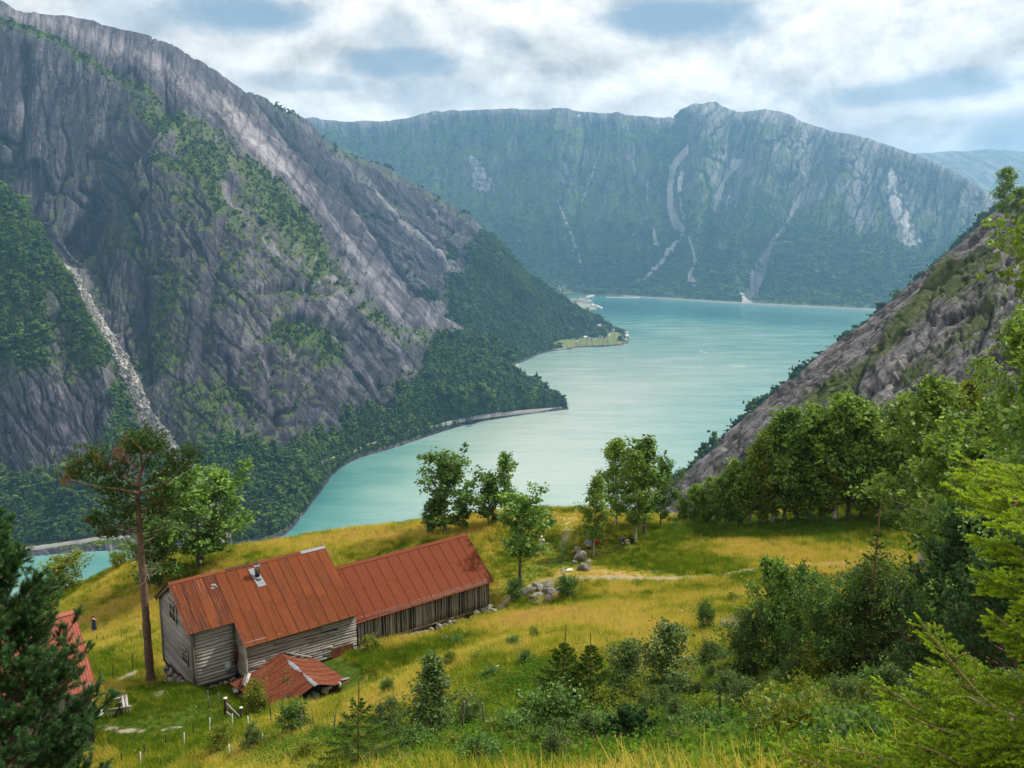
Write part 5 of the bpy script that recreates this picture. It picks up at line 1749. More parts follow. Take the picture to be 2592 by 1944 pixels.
for i in range(10):
    stone('stone', (4.6 + hg.random() * 2.2, -5.85 + hg.normal(0, .1), .65 - hg.random() * .7), hg.uniform(.16, .28), M_STONE, cell, int(hg.integers(1e6)))

# ------------------------------------------------------------------ the other house, behind the pine
E_, R0 = P(252, 1742, 42.0), P(190, 1547, 45.5)
shed = thing('shed', 'red roofed outbuilding half hidden behind the dark pine', 'shed', (float(R0[0]), float(R0[1]), 0), U_ANG)
rz = float(R0[2])
ez = float(E_[2])
hw = 3.6
SL = 9.0
sw = prism('wall', [(-hw, ez - 3.4), (hw, ez - 3.4), (hw, ez), (0, rz - .12), (-hw, ez)], -SL, -.25, M_DARK, shed, axis='y')
x = -SL
while x < -.3:
    wd = hg.uniform(.16, .22)
    between('plank', (x + wd / 2, -hw - .03, ez - 2.3), (x + wd / 2, -hw - .03, ez + .02), wd - .012, .03, M_WOOD, sw, -1.5708, .004, int(hg.integers(1e6)), 2)
    x += wd
for k in range(34):
    y = -hw + .1 + k * .21
    between('plank', (-.22, y, ez - 2.4), (-.22, y, ez + (hw - abs(y)) * (rz - ez) / hw - .08), .19, .03, M_WOOD, sw, 0, .004, k, 2)
sl_ = (rz - ez) / hw
sq = [(-SL - .2, 0, rz), (.0, 0, rz), (.0, -hw - .3, ez - .3 * sl_), (-SL - .2, -hw - .3, ez - .3 * sl_)]
srf = prism('roof', [(-.1, rz - .2), (.1, rz - .2), (.1, rz - .08), (-.1, rz - .08)], -SL - .1, -.05, M_BEAM, shed, axis='y')
M_SHED = rust_mat('faded_red_sheet', (.27, .075, .05), (.22, .07, .05), (.33, .12, .08), .6, 0, .1)
for k in range(11):
    sheet(sq, k / 11 - .004, (k + 1) / 11, 0, 1, 6, .02 + .01 * (k % 2), M_SHED, srf, .022)
sq2 = [sq[0], sq[1], (.0, hw + .3, ez - .3 * sl_), (-SL - .2, hw + .3, ez - .3 * sl_)]
for k in range(11):
    sheet(sq2, k / 11 - .004, (k + 1) / 11, 0, 1, 6, .02 + .01 * (k % 2), M_SHED, srf, .022)
me = bpy.data.meshes.new('ridge_cap')
me.from_pydata([(-SL - .22, -.2, rz - .05), (.04, -.2, rz - .05), (.04, 0, rz + .09), (-SL - .22, 0, rz + .09), (.04, .2, rz - .05), (-SL - .22, .2, rz - .05)], [], [(0, 1, 2, 3), (3, 2, 4, 5)])
me.attributes.new('st', 'FLOAT_VECTOR', 'POINT')
me.materials.append(M_SHED)
link('ridge_cap', me, srf)
# ------------------------------------------------------------------ trees
M_BARK = simple_mat('grey_bark', (.115, .095, .075), .95, .45, 7.0, bump=.03)
M_BARKP = simple_mat('pine_bark', (.135, .085, .060), .95, .5, 6.0, bump=.04)
M_BARKO = simple_mat('orange_pine_bark', (.17, .10, .062), .9, .4, 6.0, bump=.02)
M_DEADW = simple_mat('dead_branch', (.30, .27, .235), .9, .35, 6.0)
M_TWIG = simple_mat('brown_twig', (.16, .095, .05), .85, .3, 12.0)
m, t, out = new_mat('birch_bark')
tc = t.add('ShaderNodeTexCoord')
n_ = t.noise(t.vmath('MULTIPLY', tc.outputs['Object'], (2, 2, 7)), 1.0, 4.0, .6)
b = t.add('ShaderNodeBsdfPrincipled', ins={'Base Color': t.mix(t.maprange(n_, .52, .6), (.46, .42, .38), (.06, .05, .045)), 'Roughness': .8})
t.l.new(b.outputs[0], out.inputs[0])
M_BIRCHB = m
M_LBIRCH = leaf_mat('birch_leaves', (0.106, 0.210, 0.033), (0.309, 0.452, 0.071))
M_LOAK = leaf_mat('dark_leaves', (0.058, 0.130, 0.027), (0.164, 0.293, 0.058), .3)
M_LROWAN = leaf_mat('rowan_leaves', (0.085, 0.188, 0.035), (0.238, 0.392, 0.069), .3)
M_LBLUE = leaf_mat('grey_green_leaves', (.050, .100, .026), (.165, .250, .060), .28)
M_LYEL = leaf_mat('yellow_green_leaves', (0.120, 0.180, 0.019), (0.300, 0.336, 0.036), .4)
M_NPINE = leaf_mat('pine_needles', (.016, .052, .018), (.085, .19, .058), .15, .3)
M_NOLD = leaf_mat('old_pine_needles', (.036, .088, .020), (.135, .23, .046), .3, .3)
M_NBROWN = leaf_mat('dead_pine_needles', (.24, .085, .02), (.42, .17, .035), .2, .3)
M_NSPR = leaf_mat('spruce_needles', (.034, .085, .012), (.17, .28, .028), .2, .3)
M_NFRESH = leaf_mat('fresh_spruce_needles', (.060, .150, .008), (.42, .58, .030), .42, .3, rough=.45)


class Wood:
    def __init__(self):
        self.v, self.q, self.k = [], [], 0

    def add(self, path, rad, sides=5):
        v, q, _ = tube_np(np.asarray(path, float), np.asarray(rad, float), sides, False, self.k)
        self.v.append(v)
        self.q.append(q)
        self.k += len(v)

    def mesh(self, name, mat):
        return mesh_np(name, np.concatenate(self.v), quads=np.concatenate(self.q), mat=mat, smooth=True)


def tree_data(seed, hgt, rad, base=.25, n1=26, e0=20, e1=65, shape='oval', leaves=4200, leaf=.17, spread=.22, lean=(0, 0), stems=1, r0=None, sway=.03, droop=0.0, top=1.0, wind=0.0, elong=1.5, twigs=5, gaps=0.0):
    """Tapered stem, limbs, twigs; leaves sit in sprays on the twigs."""
    g = np.random.default_rng(seed)
    wood = Wood()
    centers, outs, tint = [], [], []
    r0 = r0 or hgt * .016
    prof = {'oval': lambda q: math.sin(math.pi * min(1, max(.02, q * .88 + .10))) ** .7, 'cone': lambda q: 1.02 - q, 'round': lambda q: math.sqrt(max(.05, 1 - (2 * q - .9) ** 2)), 'vase': lambda q: .45 + .6 * q if q < .75 else 2.2 * (1 - q) + .35,
            'tall': lambda q: (.35 + 1.6 * q if q < .4 else 1.0 - .75 * ((q - .4) / .6) ** 1.4), 'shrub': lambda q: .75 + .3 * math.sin(math.pi * q)}[shape]
    total = 0
    for s_ in range(stems):
        az0 = 6.283 * s_ / max(stems, 1) + g.uniform(-.4, .4)
        sp = 0 if stems == 1 else g.uniform(.25, .55) * rad
        hh = hgt * (1 if s_ == 0 else g.uniform(.68, .98))
        n = 9
        tq = np.linspace(0, 1, n)
        wob = np.cumsum(g.normal(0, sway * hh / n * 2.2, (n, 2)), 0)
        px_ = lean[0] * hh * tq ** 1.4 + math.cos(az0) * sp * tq + wob[:, 0] * tq
        py_ = lean[1] * hh * tq ** 1.4 + math.sin(az0) * sp * tq + wob[:, 1] * tq
        path = np.stack([px_, py_, hh * tq * top - .15 * (tq == 0)], -1)
        rr = r0 * (1 - .93 * tq ** .9) * (1 if stems == 1 else .7)
        rr[0] *= 1.35
        wood.add(path, rr, 8 if stems == 1 else 6)
        nb = n1 if stems == 1 else max(6, n1 // stems + 2)
        for i in range(nb):
            q = (i + g.uniform(.1, .9)) / nb
            tt = base + (.985 - base) * q
            p0 = np.array([np.interp(tt, tq, path[:, k]) for k in range(3)])
            az = i * 2.399 + g.uniform(-.5, .5) + s_
            el = R(e0 + (e1 - e0) * q + g.normal(0, 9))
            L = rad * prof(q) * g.uniform(.7, 1.12)
            if g.random() < gaps:
                L *= .45
            d = np.array([math.cos(az) * math.cos(el), math.sin(az) * math.cos(el), math.sin(el)])
            ss = np.linspace(0, 1, 5)[:, None]
            bp = p0 + d * L * ss + np.array([wind * L * .5, 0, 0]) * ss ** 2 + np.array([0, 0, 1.0]) * (L * (.16 - droop)) * ss ** 2 + np.cumsum(g.normal(0, .035 * L, (5, 3)), 0) * ss
            br = np.interp(tt, tq, rr) * .55 * (1 - .88 * ss[:, 0]) + .004
            wood.add(bp, br, 4)
            for j in range(twigs):
                f_ = g.uniform(.3, 1.0) if j else 1.0
                b0_ = np.array([np.interp(f_, ss[:, 0], bp[:, k]) for k in range(3)])
                td = d * .6 + g.normal(0, .55, 3) + np.array([wind * .6, 0, .15 - droop * 2])
                td /= np.linalg.norm(td)
                tl = L * g.uniform(.22, .45)
                tw = np.stack([b0_, b0_ + td * tl * .5, b0_ + td * tl + np.array([0, 0, -droop * tl])])
                wood.add(tw, np.array([.35, .22, .08]) * np.interp(tt, tq, rr) * .4 + .002, 3)
                m_ = 10
                u = g.random((m_, 1))
                centers.append(b0_ + td * tl * u + g.normal(0, spread * (.4 + .6 * tl / rad), (m_, 3)) + np.array([0, 0, -droop * tl * .8]) * u)
                outs.append(np.repeat(td[None], m_, 0))
                tint.append(np.full(m_, np.clip(g.normal(.45, .2), 0, 1)))
    c = np.concatenate(centers)
    o = np.concatenate(outs)
    tn = np.concatenate(tint)
    rep = max(1, int(round(leaves / len(c))))
    c = np.repeat(c, rep, 0) + g.normal(0, leaf * .85, (len(c) * rep, 3))
    o = np.repeat(o, rep, 0)
    tn = np.clip(np.repeat(tn, rep) + g.normal(0, .16, len(c)), 0, 1)
    keep = c[:, 2] > .05
    c, o, tn = c[keep], o[keep], tn[keep]
    o = o + np.array([wind * 1.2, 0, -droop * 3])
    v, f = leaf_quads(g, c, leaf, up=.35, elong=elong, outward=o * .8)
    return wood, v, f, np.repeat(tn, 4)


TREE_ME = {}


def tree_meshes(key, bark, leafm, **kw):
    if key not in TREE_ME:
        wood, v, f, tn = tree_data(**kw)
        TREE_ME[key] = (wood.mesh('trunk', bark), mesh_np('crown', v, quads=f, mat=leafm, attrs={'tint': tn}), kw['hgt'])
    return TREE_ME[key]


def plant_tree(name, key, pos, hgt, label, cat, group=None, rotz=0.0, wide=1.0, sink=.05, crown='crown', trunk='trunk'):
    tm, cm, h0 = TREE_ME[key]
    s = hgt / h0
    o = thing(name, label, cat, (float(pos[0]), float(pos[1]), float(pos[2]) - sink), rotz, group)
    o.scale = (s * wide, s * wide, s)
    link(trunk, tm, o)
    link(crown, cm, o)
    return o


def mpp(pos):
    """Metres per photograph pixel at a place."""
    y, z = pos[1], pos[2] - H
    return (y * CP - z * SP) / F


tree_meshes('birch0', M_BIRCHB, M_LBIRCH, seed=1, hgt=11, rad=2.3, base=.2, n1=34, e0=25, e1=70, shape='tall', leaves=8370, leaf=0.183, spread=0.41, droop=.06)
tree_meshes('birch1', M_BIRCHB, M_LBIRCH, seed=2, hgt=11, rad=2.6, base=.15, n1=34, e0=20, e1=65, shape='oval', leaves=8775, leaf=0.183, spread=0.45, droop=.05, gaps=.2)
tree_meshes('birch2', M_BARK, M_LROWAN, seed=3, hgt=11, rad=2.9, base=.14, n1=34, e0=22, e1=62, shape='oval', leaves=9180, leaf=0.195, spread=0.49, gaps=.2)
tree_meshes('birch3', M_BARK, M_LBIRCH, seed=4, hgt=11, rad=2.6, base=.1, n1=30, e0=24, e1=66, shape='round', leaves=8370, leaf=0.195, spread=0.49, stems=2, gaps=.25)
tree_meshes('aspen', M_BARK, M_LOAK, seed=5, hgt=7.5, rad=3.3, base=.16, n1=30, e0=22, e1=68, shape='round', leaves=5805, leaf=0.201, spread=0.27, wind=.35, gaps=.25, r0=.16)
tree_meshes('aspen1', M_BARK, M_LOAK, seed=6, hgt=5.5, rad=1.9, base=.1, n1=26, e0=30, e1=72, shape='oval', leaves=4050, leaf=0.183, spread=0.24, wind=.25, gaps=.2)
tree_meshes('slim', M_BARK, M_LROWAN, seed=7, hgt=7, rad=1.5, base=.25, n1=28, e0=25, e1=65, shape='oval', leaves=3105, leaf=0.159, spread=0.23, wind=.3, gaps=.35)
tree_meshes('alder', M_BARK, M_LROWAN, seed=8, hgt=8, rad=3.6, base=.18, n1=34, e0=14, e1=64, shape='round', leaves=9720, leaf=0.183, spread=0.41, wind=.15, gaps=.3, stems=3, r0=.2)
tree_meshes('weeping', M_BIRCHB, M_LBIRCH, seed=9, hgt=9, rad=1.9, base=.22, n1=34, e0=28, e1=70, shape='tall', leaves=7020, leaf=0.140, spread=0.30, droop=.28, r0=.085)
tree_meshes('rowan', M_BARK, M_LROWAN, seed=10, hgt=7.2, rad=2.3, base=.42, n1=22, e0=8, e1=60, shape='round', leaves=3915, leaf=0.183, spread=0.27, wind=.25, r0=.15, gaps=.2)
tree_meshes('bigbirch', M_BIRCHB, M_LBIRCH, seed=11, hgt=17, rad=4.2, base=.12, n1=52, e0=8, e1=66, shape='oval', leaves=28350, leaf=0.140, spread=0.51, droop=.07, gaps=.3, twigs=7, r0=.2)
tree_meshes('bush', M_BARK, M_LBLUE, seed=12, hgt=4.8, rad=1.9, base=.06, n1=44, e0=10, e1=70, shape='oval', leaves=13230, leaf=0.073, spread=0.35, stems=4, r0=.05, gaps=.15, twigs=6)
tree_meshes('bush1', M_BARK, M_LOAK, seed=13, hgt=4.2, rad=2.2, base=.06, n1=44, e0=5, e1=66, shape='round', leaves=12825, leaf=0.079, spread=0.35, stems=4, r0=.05, gaps=.15, twigs=6)
tree_meshes('bush2', M_BARK, M_LROWAN, seed=22, hgt=4.8, rad=1.9, base=.06, n1=40, e0=10, e1=72, shape='cone', leaves=9800, leaf=.075, spread=.30, stems=3, r0=.05, gaps=.25, twigs=6)
tree_meshes('birch4', M_BIRCHB, M_LYEL, seed=23, hgt=11, rad=2.4, base=.08, n1=34, e0=18, e1=66, shape='oval', leaves=7800, leaf=.19, spread=.42, droop=.08, gaps=.3)
tree_meshes('sapling', M_BARK, M_LBLUE, seed=14, hgt=2.6, rad=.85, base=.05, n1=34, e0=22, e1=66, shape='cone', leaves=7000, leaf=0.040, spread=0.16, r0=.03, gaps=.15)
tree_meshes('sapling1', M_BARK, M_LBLUE, seed=15, hgt=2.4, rad=.62, base=.08, n1=30, e0=22, e1=66, shape='oval', leaves=5600, leaf=0.042, spread=0.16, r0=.025, gaps=.3)
tree_meshes('shrub', M_BARK, M_LYEL, seed=16, hgt=1.4, rad=.6, base=.05, n1=22, e0=25, e1=70, shape='oval', leaves=3000, leaf=0.052, spread=0.14, stems=3, r0=.02)
tree_meshes('shrub1', M_BARK, M_LOAK, seed=17, hgt=1.1, rad=.65, base=.04, n1=24, e0=15, e1=70, shape='round', leaves=3200, leaf=0.050, spread=0.14, stems=4, r0=.02)


# ------------------------------------------------------------------ needles
def needles(g, a, d, L, n, nl, nw, spread=50, tip=.3):
    """n needles on each shoot (a start, d unit direction, L length): verts, tris, brightness."""
    m_ = len(a)
    u = g.random((m_, n)) ** .85
    ph = g.uniform(0, 6.283, (m_, n))
    ref = np.where(np.abs(d[:, 2:3]) < .9, np.array([[0, 0, 1.0]]), np.array([[1.0, 0, 0]]))
    s = np.cross(d, ref)
    s /= np.linalg.norm(s, axis=1, keepdims=True)
    w_ = np.cross(s, d)
    rad = s[:, None] * np.cos(ph)[..., None] + w_[:, None] * np.sin(ph)[..., None]
    an = np.radians(spread * (1 - tip * u) + g.normal(0, 7, (m_, n)))[..., None]
    nd = d[:, None] * np.cos(an) + rad * np.sin(an)
    p = a[:, None] + d[:, None] * (L[:, None] * u)[..., None]
    ln = (nl * (1 - .35 * u ** 3) * g.uniform(.75, 1.1, (m_, n)))[..., None]
    side = np.cross(nd, g.normal(size=(m_, n, 3)))
    side /= np.linalg.norm(side, axis=-1, keepdims=True) + 1e-9
    v = np.stack([p - side * nw * .5, p + side * nw * .5, p + nd * ln], 2).reshape(-1, 3)
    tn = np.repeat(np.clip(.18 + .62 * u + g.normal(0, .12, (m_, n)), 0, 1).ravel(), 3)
    return v, np.arange(len(v)).reshape(-1, 3), tn


def needle_mesh(g, shoots, n, nl, nw, mat, spread=50, name='foliage', bright=None):
    a = np.array([s[0] for s in shoots])
    d = np.array([s[1] for s in shoots])
    L = np.array([s[2] for s in shoots])
    d = d / (np.linalg.norm(d, axis=1, keepdims=True) + 1e-9)
    v, f, tn = needles(g, a, d, L, n, nl, nw, spread)
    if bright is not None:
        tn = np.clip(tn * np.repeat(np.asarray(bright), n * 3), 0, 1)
    return mesh_np(name, v, tris=f, mat=mat, attrs={'tint': tn})


def spruce_data(seed, hgt, rad, whorls, per, n=26, nl=.03, nw=.006, leader=.18, side=7):
    g = np.random.default_rng(seed)
    wood = Wood()
    sh = []
    bend = g.normal(0, .02, 2)
    zt = np.linspace(0, 1, 8)
    tp = np.stack([bend[0] * zt * hgt, bend[1] * zt * hgt, zt * hgt], -1)
    wood.add(tp, .012 * hgt * (1 - .9 * zt) + .003, 6)
    for i in range(whorls):
        q = (i + .4) / whorls
        z = hgt * (.04 + (.96 - leader) * q)
        nb = per + int(g.integers(-1, 2))
        az0 = g.uniform(0, 6.28)
        for k in range(nb):
            az = az0 + 6.283 * k / nb + g.normal(0, .2)
            L = rad * (1 - q) ** .85 * g.uniform(.7, 1.1) + .10
            el = R(-8 + 52 * q ** 2 + g.normal(0, 6))
            d = np.array([math.cos(az) * math.cos(el), math.sin(az) * math.cos(el), math.sin(el)])
            p0 = np.array([bend[0] * z, bend[1] * z, z])
            ss = np.linspace(0, 1, 4)[:, None]
            bp = p0 + d * L * ss + np.array([0, 0, 1.0]) * L * (.22 * ss ** 2 - .06 * ss)
            wood.add(bp, .006 * hgt * (1 - q) * (1 - .85 * ss[:, 0]) + .002, 3)
            sh.append((bp[2], bp[3] - bp[2], L * .36))
            sh.append((bp[1], bp[2] - bp[1], L * .33))
            hz = np.array([-math.sin(az), math.cos(az), 0])
            ns = max(2, int(side * L / rad * 1.5))
            for j in range(ns):
                f_ = .22 + .74 * (j + .5) / ns
                b_ = np.array([np.interp(f_, ss[:, 0], bp[:, c]) for c in range(3)])
                for sg in (-1, 1):
                    dd = d * .75 + hz * sg * .75 + np.array([0, 0, -.12 + g.normal(0, .12)])
                    sl = L * .42 * (1.05 - f_) * g.uniform(.7, 1.2) + .05
                    sh.append((b_, dd, sl))
    top = tp[-1] - np.array([0, 0, hgt * leader])
    sh.append((top, np.array([bend[0], bend[1], 1.0]), hgt * leader))
    return g, wood, sh


def spruce_tree(name, pos, hgt, rad, seed, label, whorls=9, per=5, n=26, nl=.03, nw=.006, mat=None, leader=.18, side=7, group=None):
    g, wood, sh = spruce_data(seed, hgt, rad, whorls, per, n, nl, nw, leader, side)
    o = thing(name, label, 'tree', tuple(float(c) for c in pos), 0, group)
    link('trunk', wood.mesh('trunk', M_TWIG), o)
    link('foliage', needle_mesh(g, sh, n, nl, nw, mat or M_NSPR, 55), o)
    return o


def young_pine(name, pos, hgt, rad, seed, label, whorls=8, per=6, n=60, nl=.075, nw=.006, top=None, lean=(0, 0), side2=True, mat=None):
    """Whorled branches, each breaking into upturned bottle-brush shoots."""
    g = np.random.default_rng(seed)
    wood = Wood()
    sh, br = [], []
    zt = np.linspace(0, 1, 8)
    tp = np.stack([lean[0] * hgt * zt, lean[1] * hgt * zt, zt * hgt * .93], -1)
    wood.add(tp, .014 * hgt * (1 - .88 * zt) + .004, 7)
    for i in range(whorls):
        q = (i + .5) / whorls
        z = hgt * (.06 + .80 * q)
        nb = per + int(g.integers(-1, 2))
        az0 = g.uniform(0, 6.28)
        for k in range(nb):
            az = az0 + 6.283 * k / nb + g.normal(0, .25)
            L = rad * min(1.0, 1.35 * (1 - q) ** .75) * g.uniform(.65, 1.1) + .06 * hgt
            el = R(2 + 46 * q + g.normal(0, 7))
            d = np.array([math.cos(az) * math.cos(el), math.sin(az) * math.cos(el), math.sin(el)])
            p0 = np.array([np.interp(z / hgt / .93, zt, tp[:, c]) for c in range(3)])
            ss = np.linspace(0, 1, 5)[:, None]
            bp = p0 + d * L * ss + np.array([0, 0, 1.0]) * L * .30 * ss ** 2
            wood.add(bp, .009 * hgt * (1 - .6 * q) * (1 - .8 * ss[:, 0]) + .003, 4)
            for sgn in (-1, 1):                           # side branches
                for fs in (.38, .58, .78):
                    if side2 and L > .25:
                        q0 = np.array([np.interp(fs, ss[:, 0], bp[:, c]) for c in range(3)])
                        hz = np.cross(d, (0, 0, 1.0))
                        d2 = d * .6 + hz * sgn * .75 + np.array([0, 0, .25]) + g.normal(0, .12, 3)
                        d2 /= np.linalg.norm(d2)
                        l2 = L * .42 * (1.15 - fs) * g.uniform(.8, 1.2) + .05
                        wood.add(np.stack([q0, q0 + d2 * l2]), [.008, .004], 3)
                        for u_ in (.4, .7, 1.0):
                            for _ in range(2):
                                d3 = d2 * .6 + g.normal(0, .4, 3) + np.array([0, 0, .5])
                                d3 /= np.linalg.norm(d3)
                                sh.append((q0 + d2 * l2 * u_, d3, g.uniform(.09, .17) * (hgt / 5.5)))
                                br.append(.6 + .4 * fs)
            for f_ in (.35, .5, .65, .78, .88, 1.0):
                b_ = np.array([np.interp(f_, ss[:, 0], bp[:, c]) for c in range(3)])
                nn = 2 if f_ < 1 else 3
                for j in range(nn):
                    dd = d * .55 + g.normal(0, .42, 3) + np.array([0, 0, .55])
                    dd /= np.linalg.norm(dd)
                    l_ = g.uniform(.10, .19) * (1.0 if f_ > .6 else .8) * (hgt / 5.5)
                    sh.append((b_, dd, l_))
                    br.append(.75 if f_ < .7 else 1.0)
                    e = b_ + dd * l_
                    wood.add(np.stack([b_, e]), [.005, .003], 3)
                    if f_ > .6:
                        for _ in range(2):
                            d2 = dd + g.normal(0, .45, 3) + np.array([0, 0, .3])
                            d2 /= np.linalg.norm(d2)
                            sh.append((e, d2, l_ * .7))
                            br.append(1.15)
    # leader and its side candles
    e = tp[-1]
    sh.append((e - np.array([0, 0, hgt * .02]), np.array([lean[0], lean[1], 1.0]), hgt * .09))
    br.append(1.2)
    for k in range(5):
        az = 6.28 * k / 5 + .4
        sh.append((e - np.array([0, 0, hgt * .015]), np.array([math.cos(az) * .55, math.sin(az) * .55, .8]), hgt * .065))
        br.append(1.2)
    o = thing(name, label, 'tree', tuple(float(c) for c in pos), 0)
    link('trunk', wood.mesh('trunk', M_BARKP), o)
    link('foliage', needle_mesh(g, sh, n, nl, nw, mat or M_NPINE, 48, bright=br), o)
    return o


# ------------------------------------------------------------------ the tall old pine by the gable
PY_ = 50.3
pb = on_ground(384, 1736)
PY_ = float(pb[1])
pine = thing('pine_tree', 'tall old pine with bare dead lower limbs beside the farmhouse gable', 'tree', tuple(pb))
g = np.random.default_rng(61)


def pp_(px, py, dy=0.0):
    return P(px, py, PY_ + dy) - pb


tw = Wood()
tpx = [(384, 1745), (379, 1690), (372, 1600), (365, 1500), (357, 1400), (352, 1320), (349, 1260), (351, 1215), (361, 1180), (356, 1150), (361, 1122)]
tr = np.array([.38, .28, .245, .225, .195, .17, .145, .12, .09, .06, .03])
tpts = np.array([pp_(*q) for q in tpx])
lo = Wood()
lo.add(catmull(tpts[:6], 22), np.interp(np.linspace(0, 5, 22), range(11), tr) * (1 + .05 * g.standard_normal(22)), 12)
link('trunk', lo.mesh('trunk', M_BARKP), pine)
up_ = Wood()
up_.add(catmull(tpts[5:], 20), np.interp(np.linspace(5, 10, 20), range(11), tr), 9)
live = [[(353, 1240), (318, 1213), (285, 1200), (240, 1195), (195, 1188)], [(352, 1248), (300, 1238), (230, 1228), (185, 1216), (165, 1222)], [(356, 1246), (400, 1233), (440, 1208), (470, 1180), (482, 1160)], [(357, 1230), (395, 1205), (425, 1185), (430, 1160)],
        [(358, 1200), (330, 1170), (305, 1152)], [(358, 1180), (385, 1150), (405, 1125)], [(352, 1300), (395, 1280), (420, 1270)], [(356, 1350), (300, 1330), (258, 1318), (240, 1312)], [(355, 1215), (300, 1190), (262, 1172), (240, 1150)], [(360, 1140), (340, 1120), (330, 1108)], [(360, 1350), (300, 1335), (262, 1345)], [(353, 1270), (320, 1250), (280, 1245)]]
for bpx in live:
    ys = np.cumsum(g.normal(0, .35, len(bpx)))
    path = catmull(np.array([pp_(q[0], q[1], y) for q, y in zip(bpx, ys)]), 9)
    up_.add(path, np.linspace(.085, .02, 9), 5)
link('upper_trunk', up_.mesh('upper_trunk', M_BARKO), pine)
dead = Wood()
for (x0, y0, x1, y1, r) in ((352, 1290, 268, 1272, .04), (352, 1305, 285, 1306, .05), (355, 1335, 262, 1328, .045), (358, 1360, 300, 1330, .04), (352, 1378, 300, 1352, .07), (362, 1352, 440, 1322, .075), (358, 1300, 400, 1308, .03), (360, 1320, 388, 1290, .03), (362, 1392, 392, 1380, .035), (368, 1450, 398, 1432, .04), (366, 1440, 402, 1440, .03), (366, 1460, 384, 1455, .05),
                         (350, 1268, 300, 1280, .03), (352, 1312, 290, 1320, .03), (350, 1345, 270, 1340, .03), (356, 1282, 392, 1262, .03), (347, 1410, 325, 1400, .03), (362, 1430, 385, 1420, .03), (372, 1600, 346, 1590, .04), (356, 1312, 402, 1285, .02), (355, 1262, 330, 1225, .03), (354, 1276, 312, 1258, .03), (358, 1372, 398, 1350, .03), (362, 1420, 340, 1410, .03)):
    dy = g.uniform(-.8, .8)
    pa = pp_(x0, y0)
    mid = pp_((x0 + x1) / 2 + g.normal(0, 3), (y0 + y1) / 2 + g.normal(3, 4), dy * .5)
    pe = pp_(x1, y1, dy)
    path = catmull(np.array([pa, mid, pe]), 7)
    dead.add(path, np.linspace(r, .008, 7), 5)
    for _ in range(4):
        f_ = g.uniform(.35, .95)
        b_ = path[int(f_ * 6)]
        dead.add(np.stack([b_, b_ + g.normal(0, .28, 3), b_ + g.normal(0, .4, 3)]), [.014, .01, .005], 3)
link('dead_branches', dead.mesh('dead_branches', M_DEADW), pine)
sh, shb = [], []
for (x, y, rx, rz_, n_, k) in ((362, 1118, 42, 22, 130, 0), (335, 1128, 22, 14, 40, 0), (398, 1128, 22, 18, 50, 0), (350, 1140, 34, 12, 50, 0), (236, 1160, 34, 22, 90, 0), (200, 1182, 30, 17, 75, 0), (262, 1190, 30, 15, 60, 0), (205, 1205, 34, 12, 50, 0), (300, 1205, 22, 12, 36, 0), (476, 1158, 26, 22, 85, 0), (428, 1166, 18, 22, 60, 0), (452, 1190, 28, 12, 50, 0), (410, 1200, 28, 10, 34, 0),
                                 (395, 1272, 34, 13, 46, 0), (430, 1268, 22, 12, 36, 0), (248, 1318, 20, 13, 40, 0), (280, 1350, 22, 9, 26, 0), (300, 1245, 38, 11, 40, 0), (270, 1232, 30, 9, 30, 0), (332, 1240, 18, 8, 16, 0),
                                 (330, 1330, 26, 10, 22, 0), (410, 1345, 22, 9, 20, 0), (290, 1275, 26, 9, 20, 0), (330, 1290, 24, 10, 26, 0), (300, 1308, 22, 8, 20, 0), (402, 1302, 22, 9, 24, 0), (420, 1240, 26, 10, 26, 0), (385, 1225, 16, 10, 18, 0), (320, 1180, 22, 14, 34, 0), (380, 1175, 18, 10, 26, 0), (306, 1150, 17, 13, 40, 1), (245, 1162, 10, 8, 14, 1), (180, 1205, 13, 11, 26, 1), (168, 1224, 9, 8, 18, 1), (318, 1118, 7, 9, 12, 1), (370, 1148, 11, 6, 14, 1), (394, 1270, 18, 8, 30, 1), (258, 1352, 8, 7, 12, 1), (222, 1318, 5, 4, 6, 1), (310, 1170, 14, 9, 18, 1), (270, 1185, 8, 6, 10, 1), (420, 1285, 8, 5, 8, 1), (197, 1168, 4, 4, 6, 1)):
    lowc = y > 1225 and not k                            # looser, larger sprays low in the crown
    for _ in range(int(n_ * (1.3 if k else (3.4 if lowc else 1.5)))):
        a_ = g.normal(0, .72 if lowc else .62, 3)
        q = pp_(x + rx * a_[0], y - rz_ * 1.25 * a_[1], a_[2] * rx * .0225 * 1.1)
        d_ = np.array([a_[0] * .6, a_[2] * .6, .75]) + g.normal(0, .3, 3)
        (shb if k else sh).append((q, d_, g.uniform(.16, .3)))
link('foliage', needle_mesh(g, sh, 44, .17, .026, M_NOLD, 50), pine)
link('dead_foliage', needle_mesh(g, shb, 22, .15, .02, M_NBROWN, 55, 'dead_foliage'), pine, label='rust brown dead needles')

# ------------------------------------------------------------------ trees at the meadow edge
def at(px, py):
    return on_ground(px, py)


def tree_px(name, key, px, py, h_px, label, cat='tree', group=None, rot=0.0, wide=1.0, **kw):
    p = at(px, py)
    dep = math.atan2(H - p[2], p[1])
    return plant_tree(name, key, p, h_px * mpp(p) / math.cos(dep) * 1.0, label, cat, group, rot, wide, **kw)


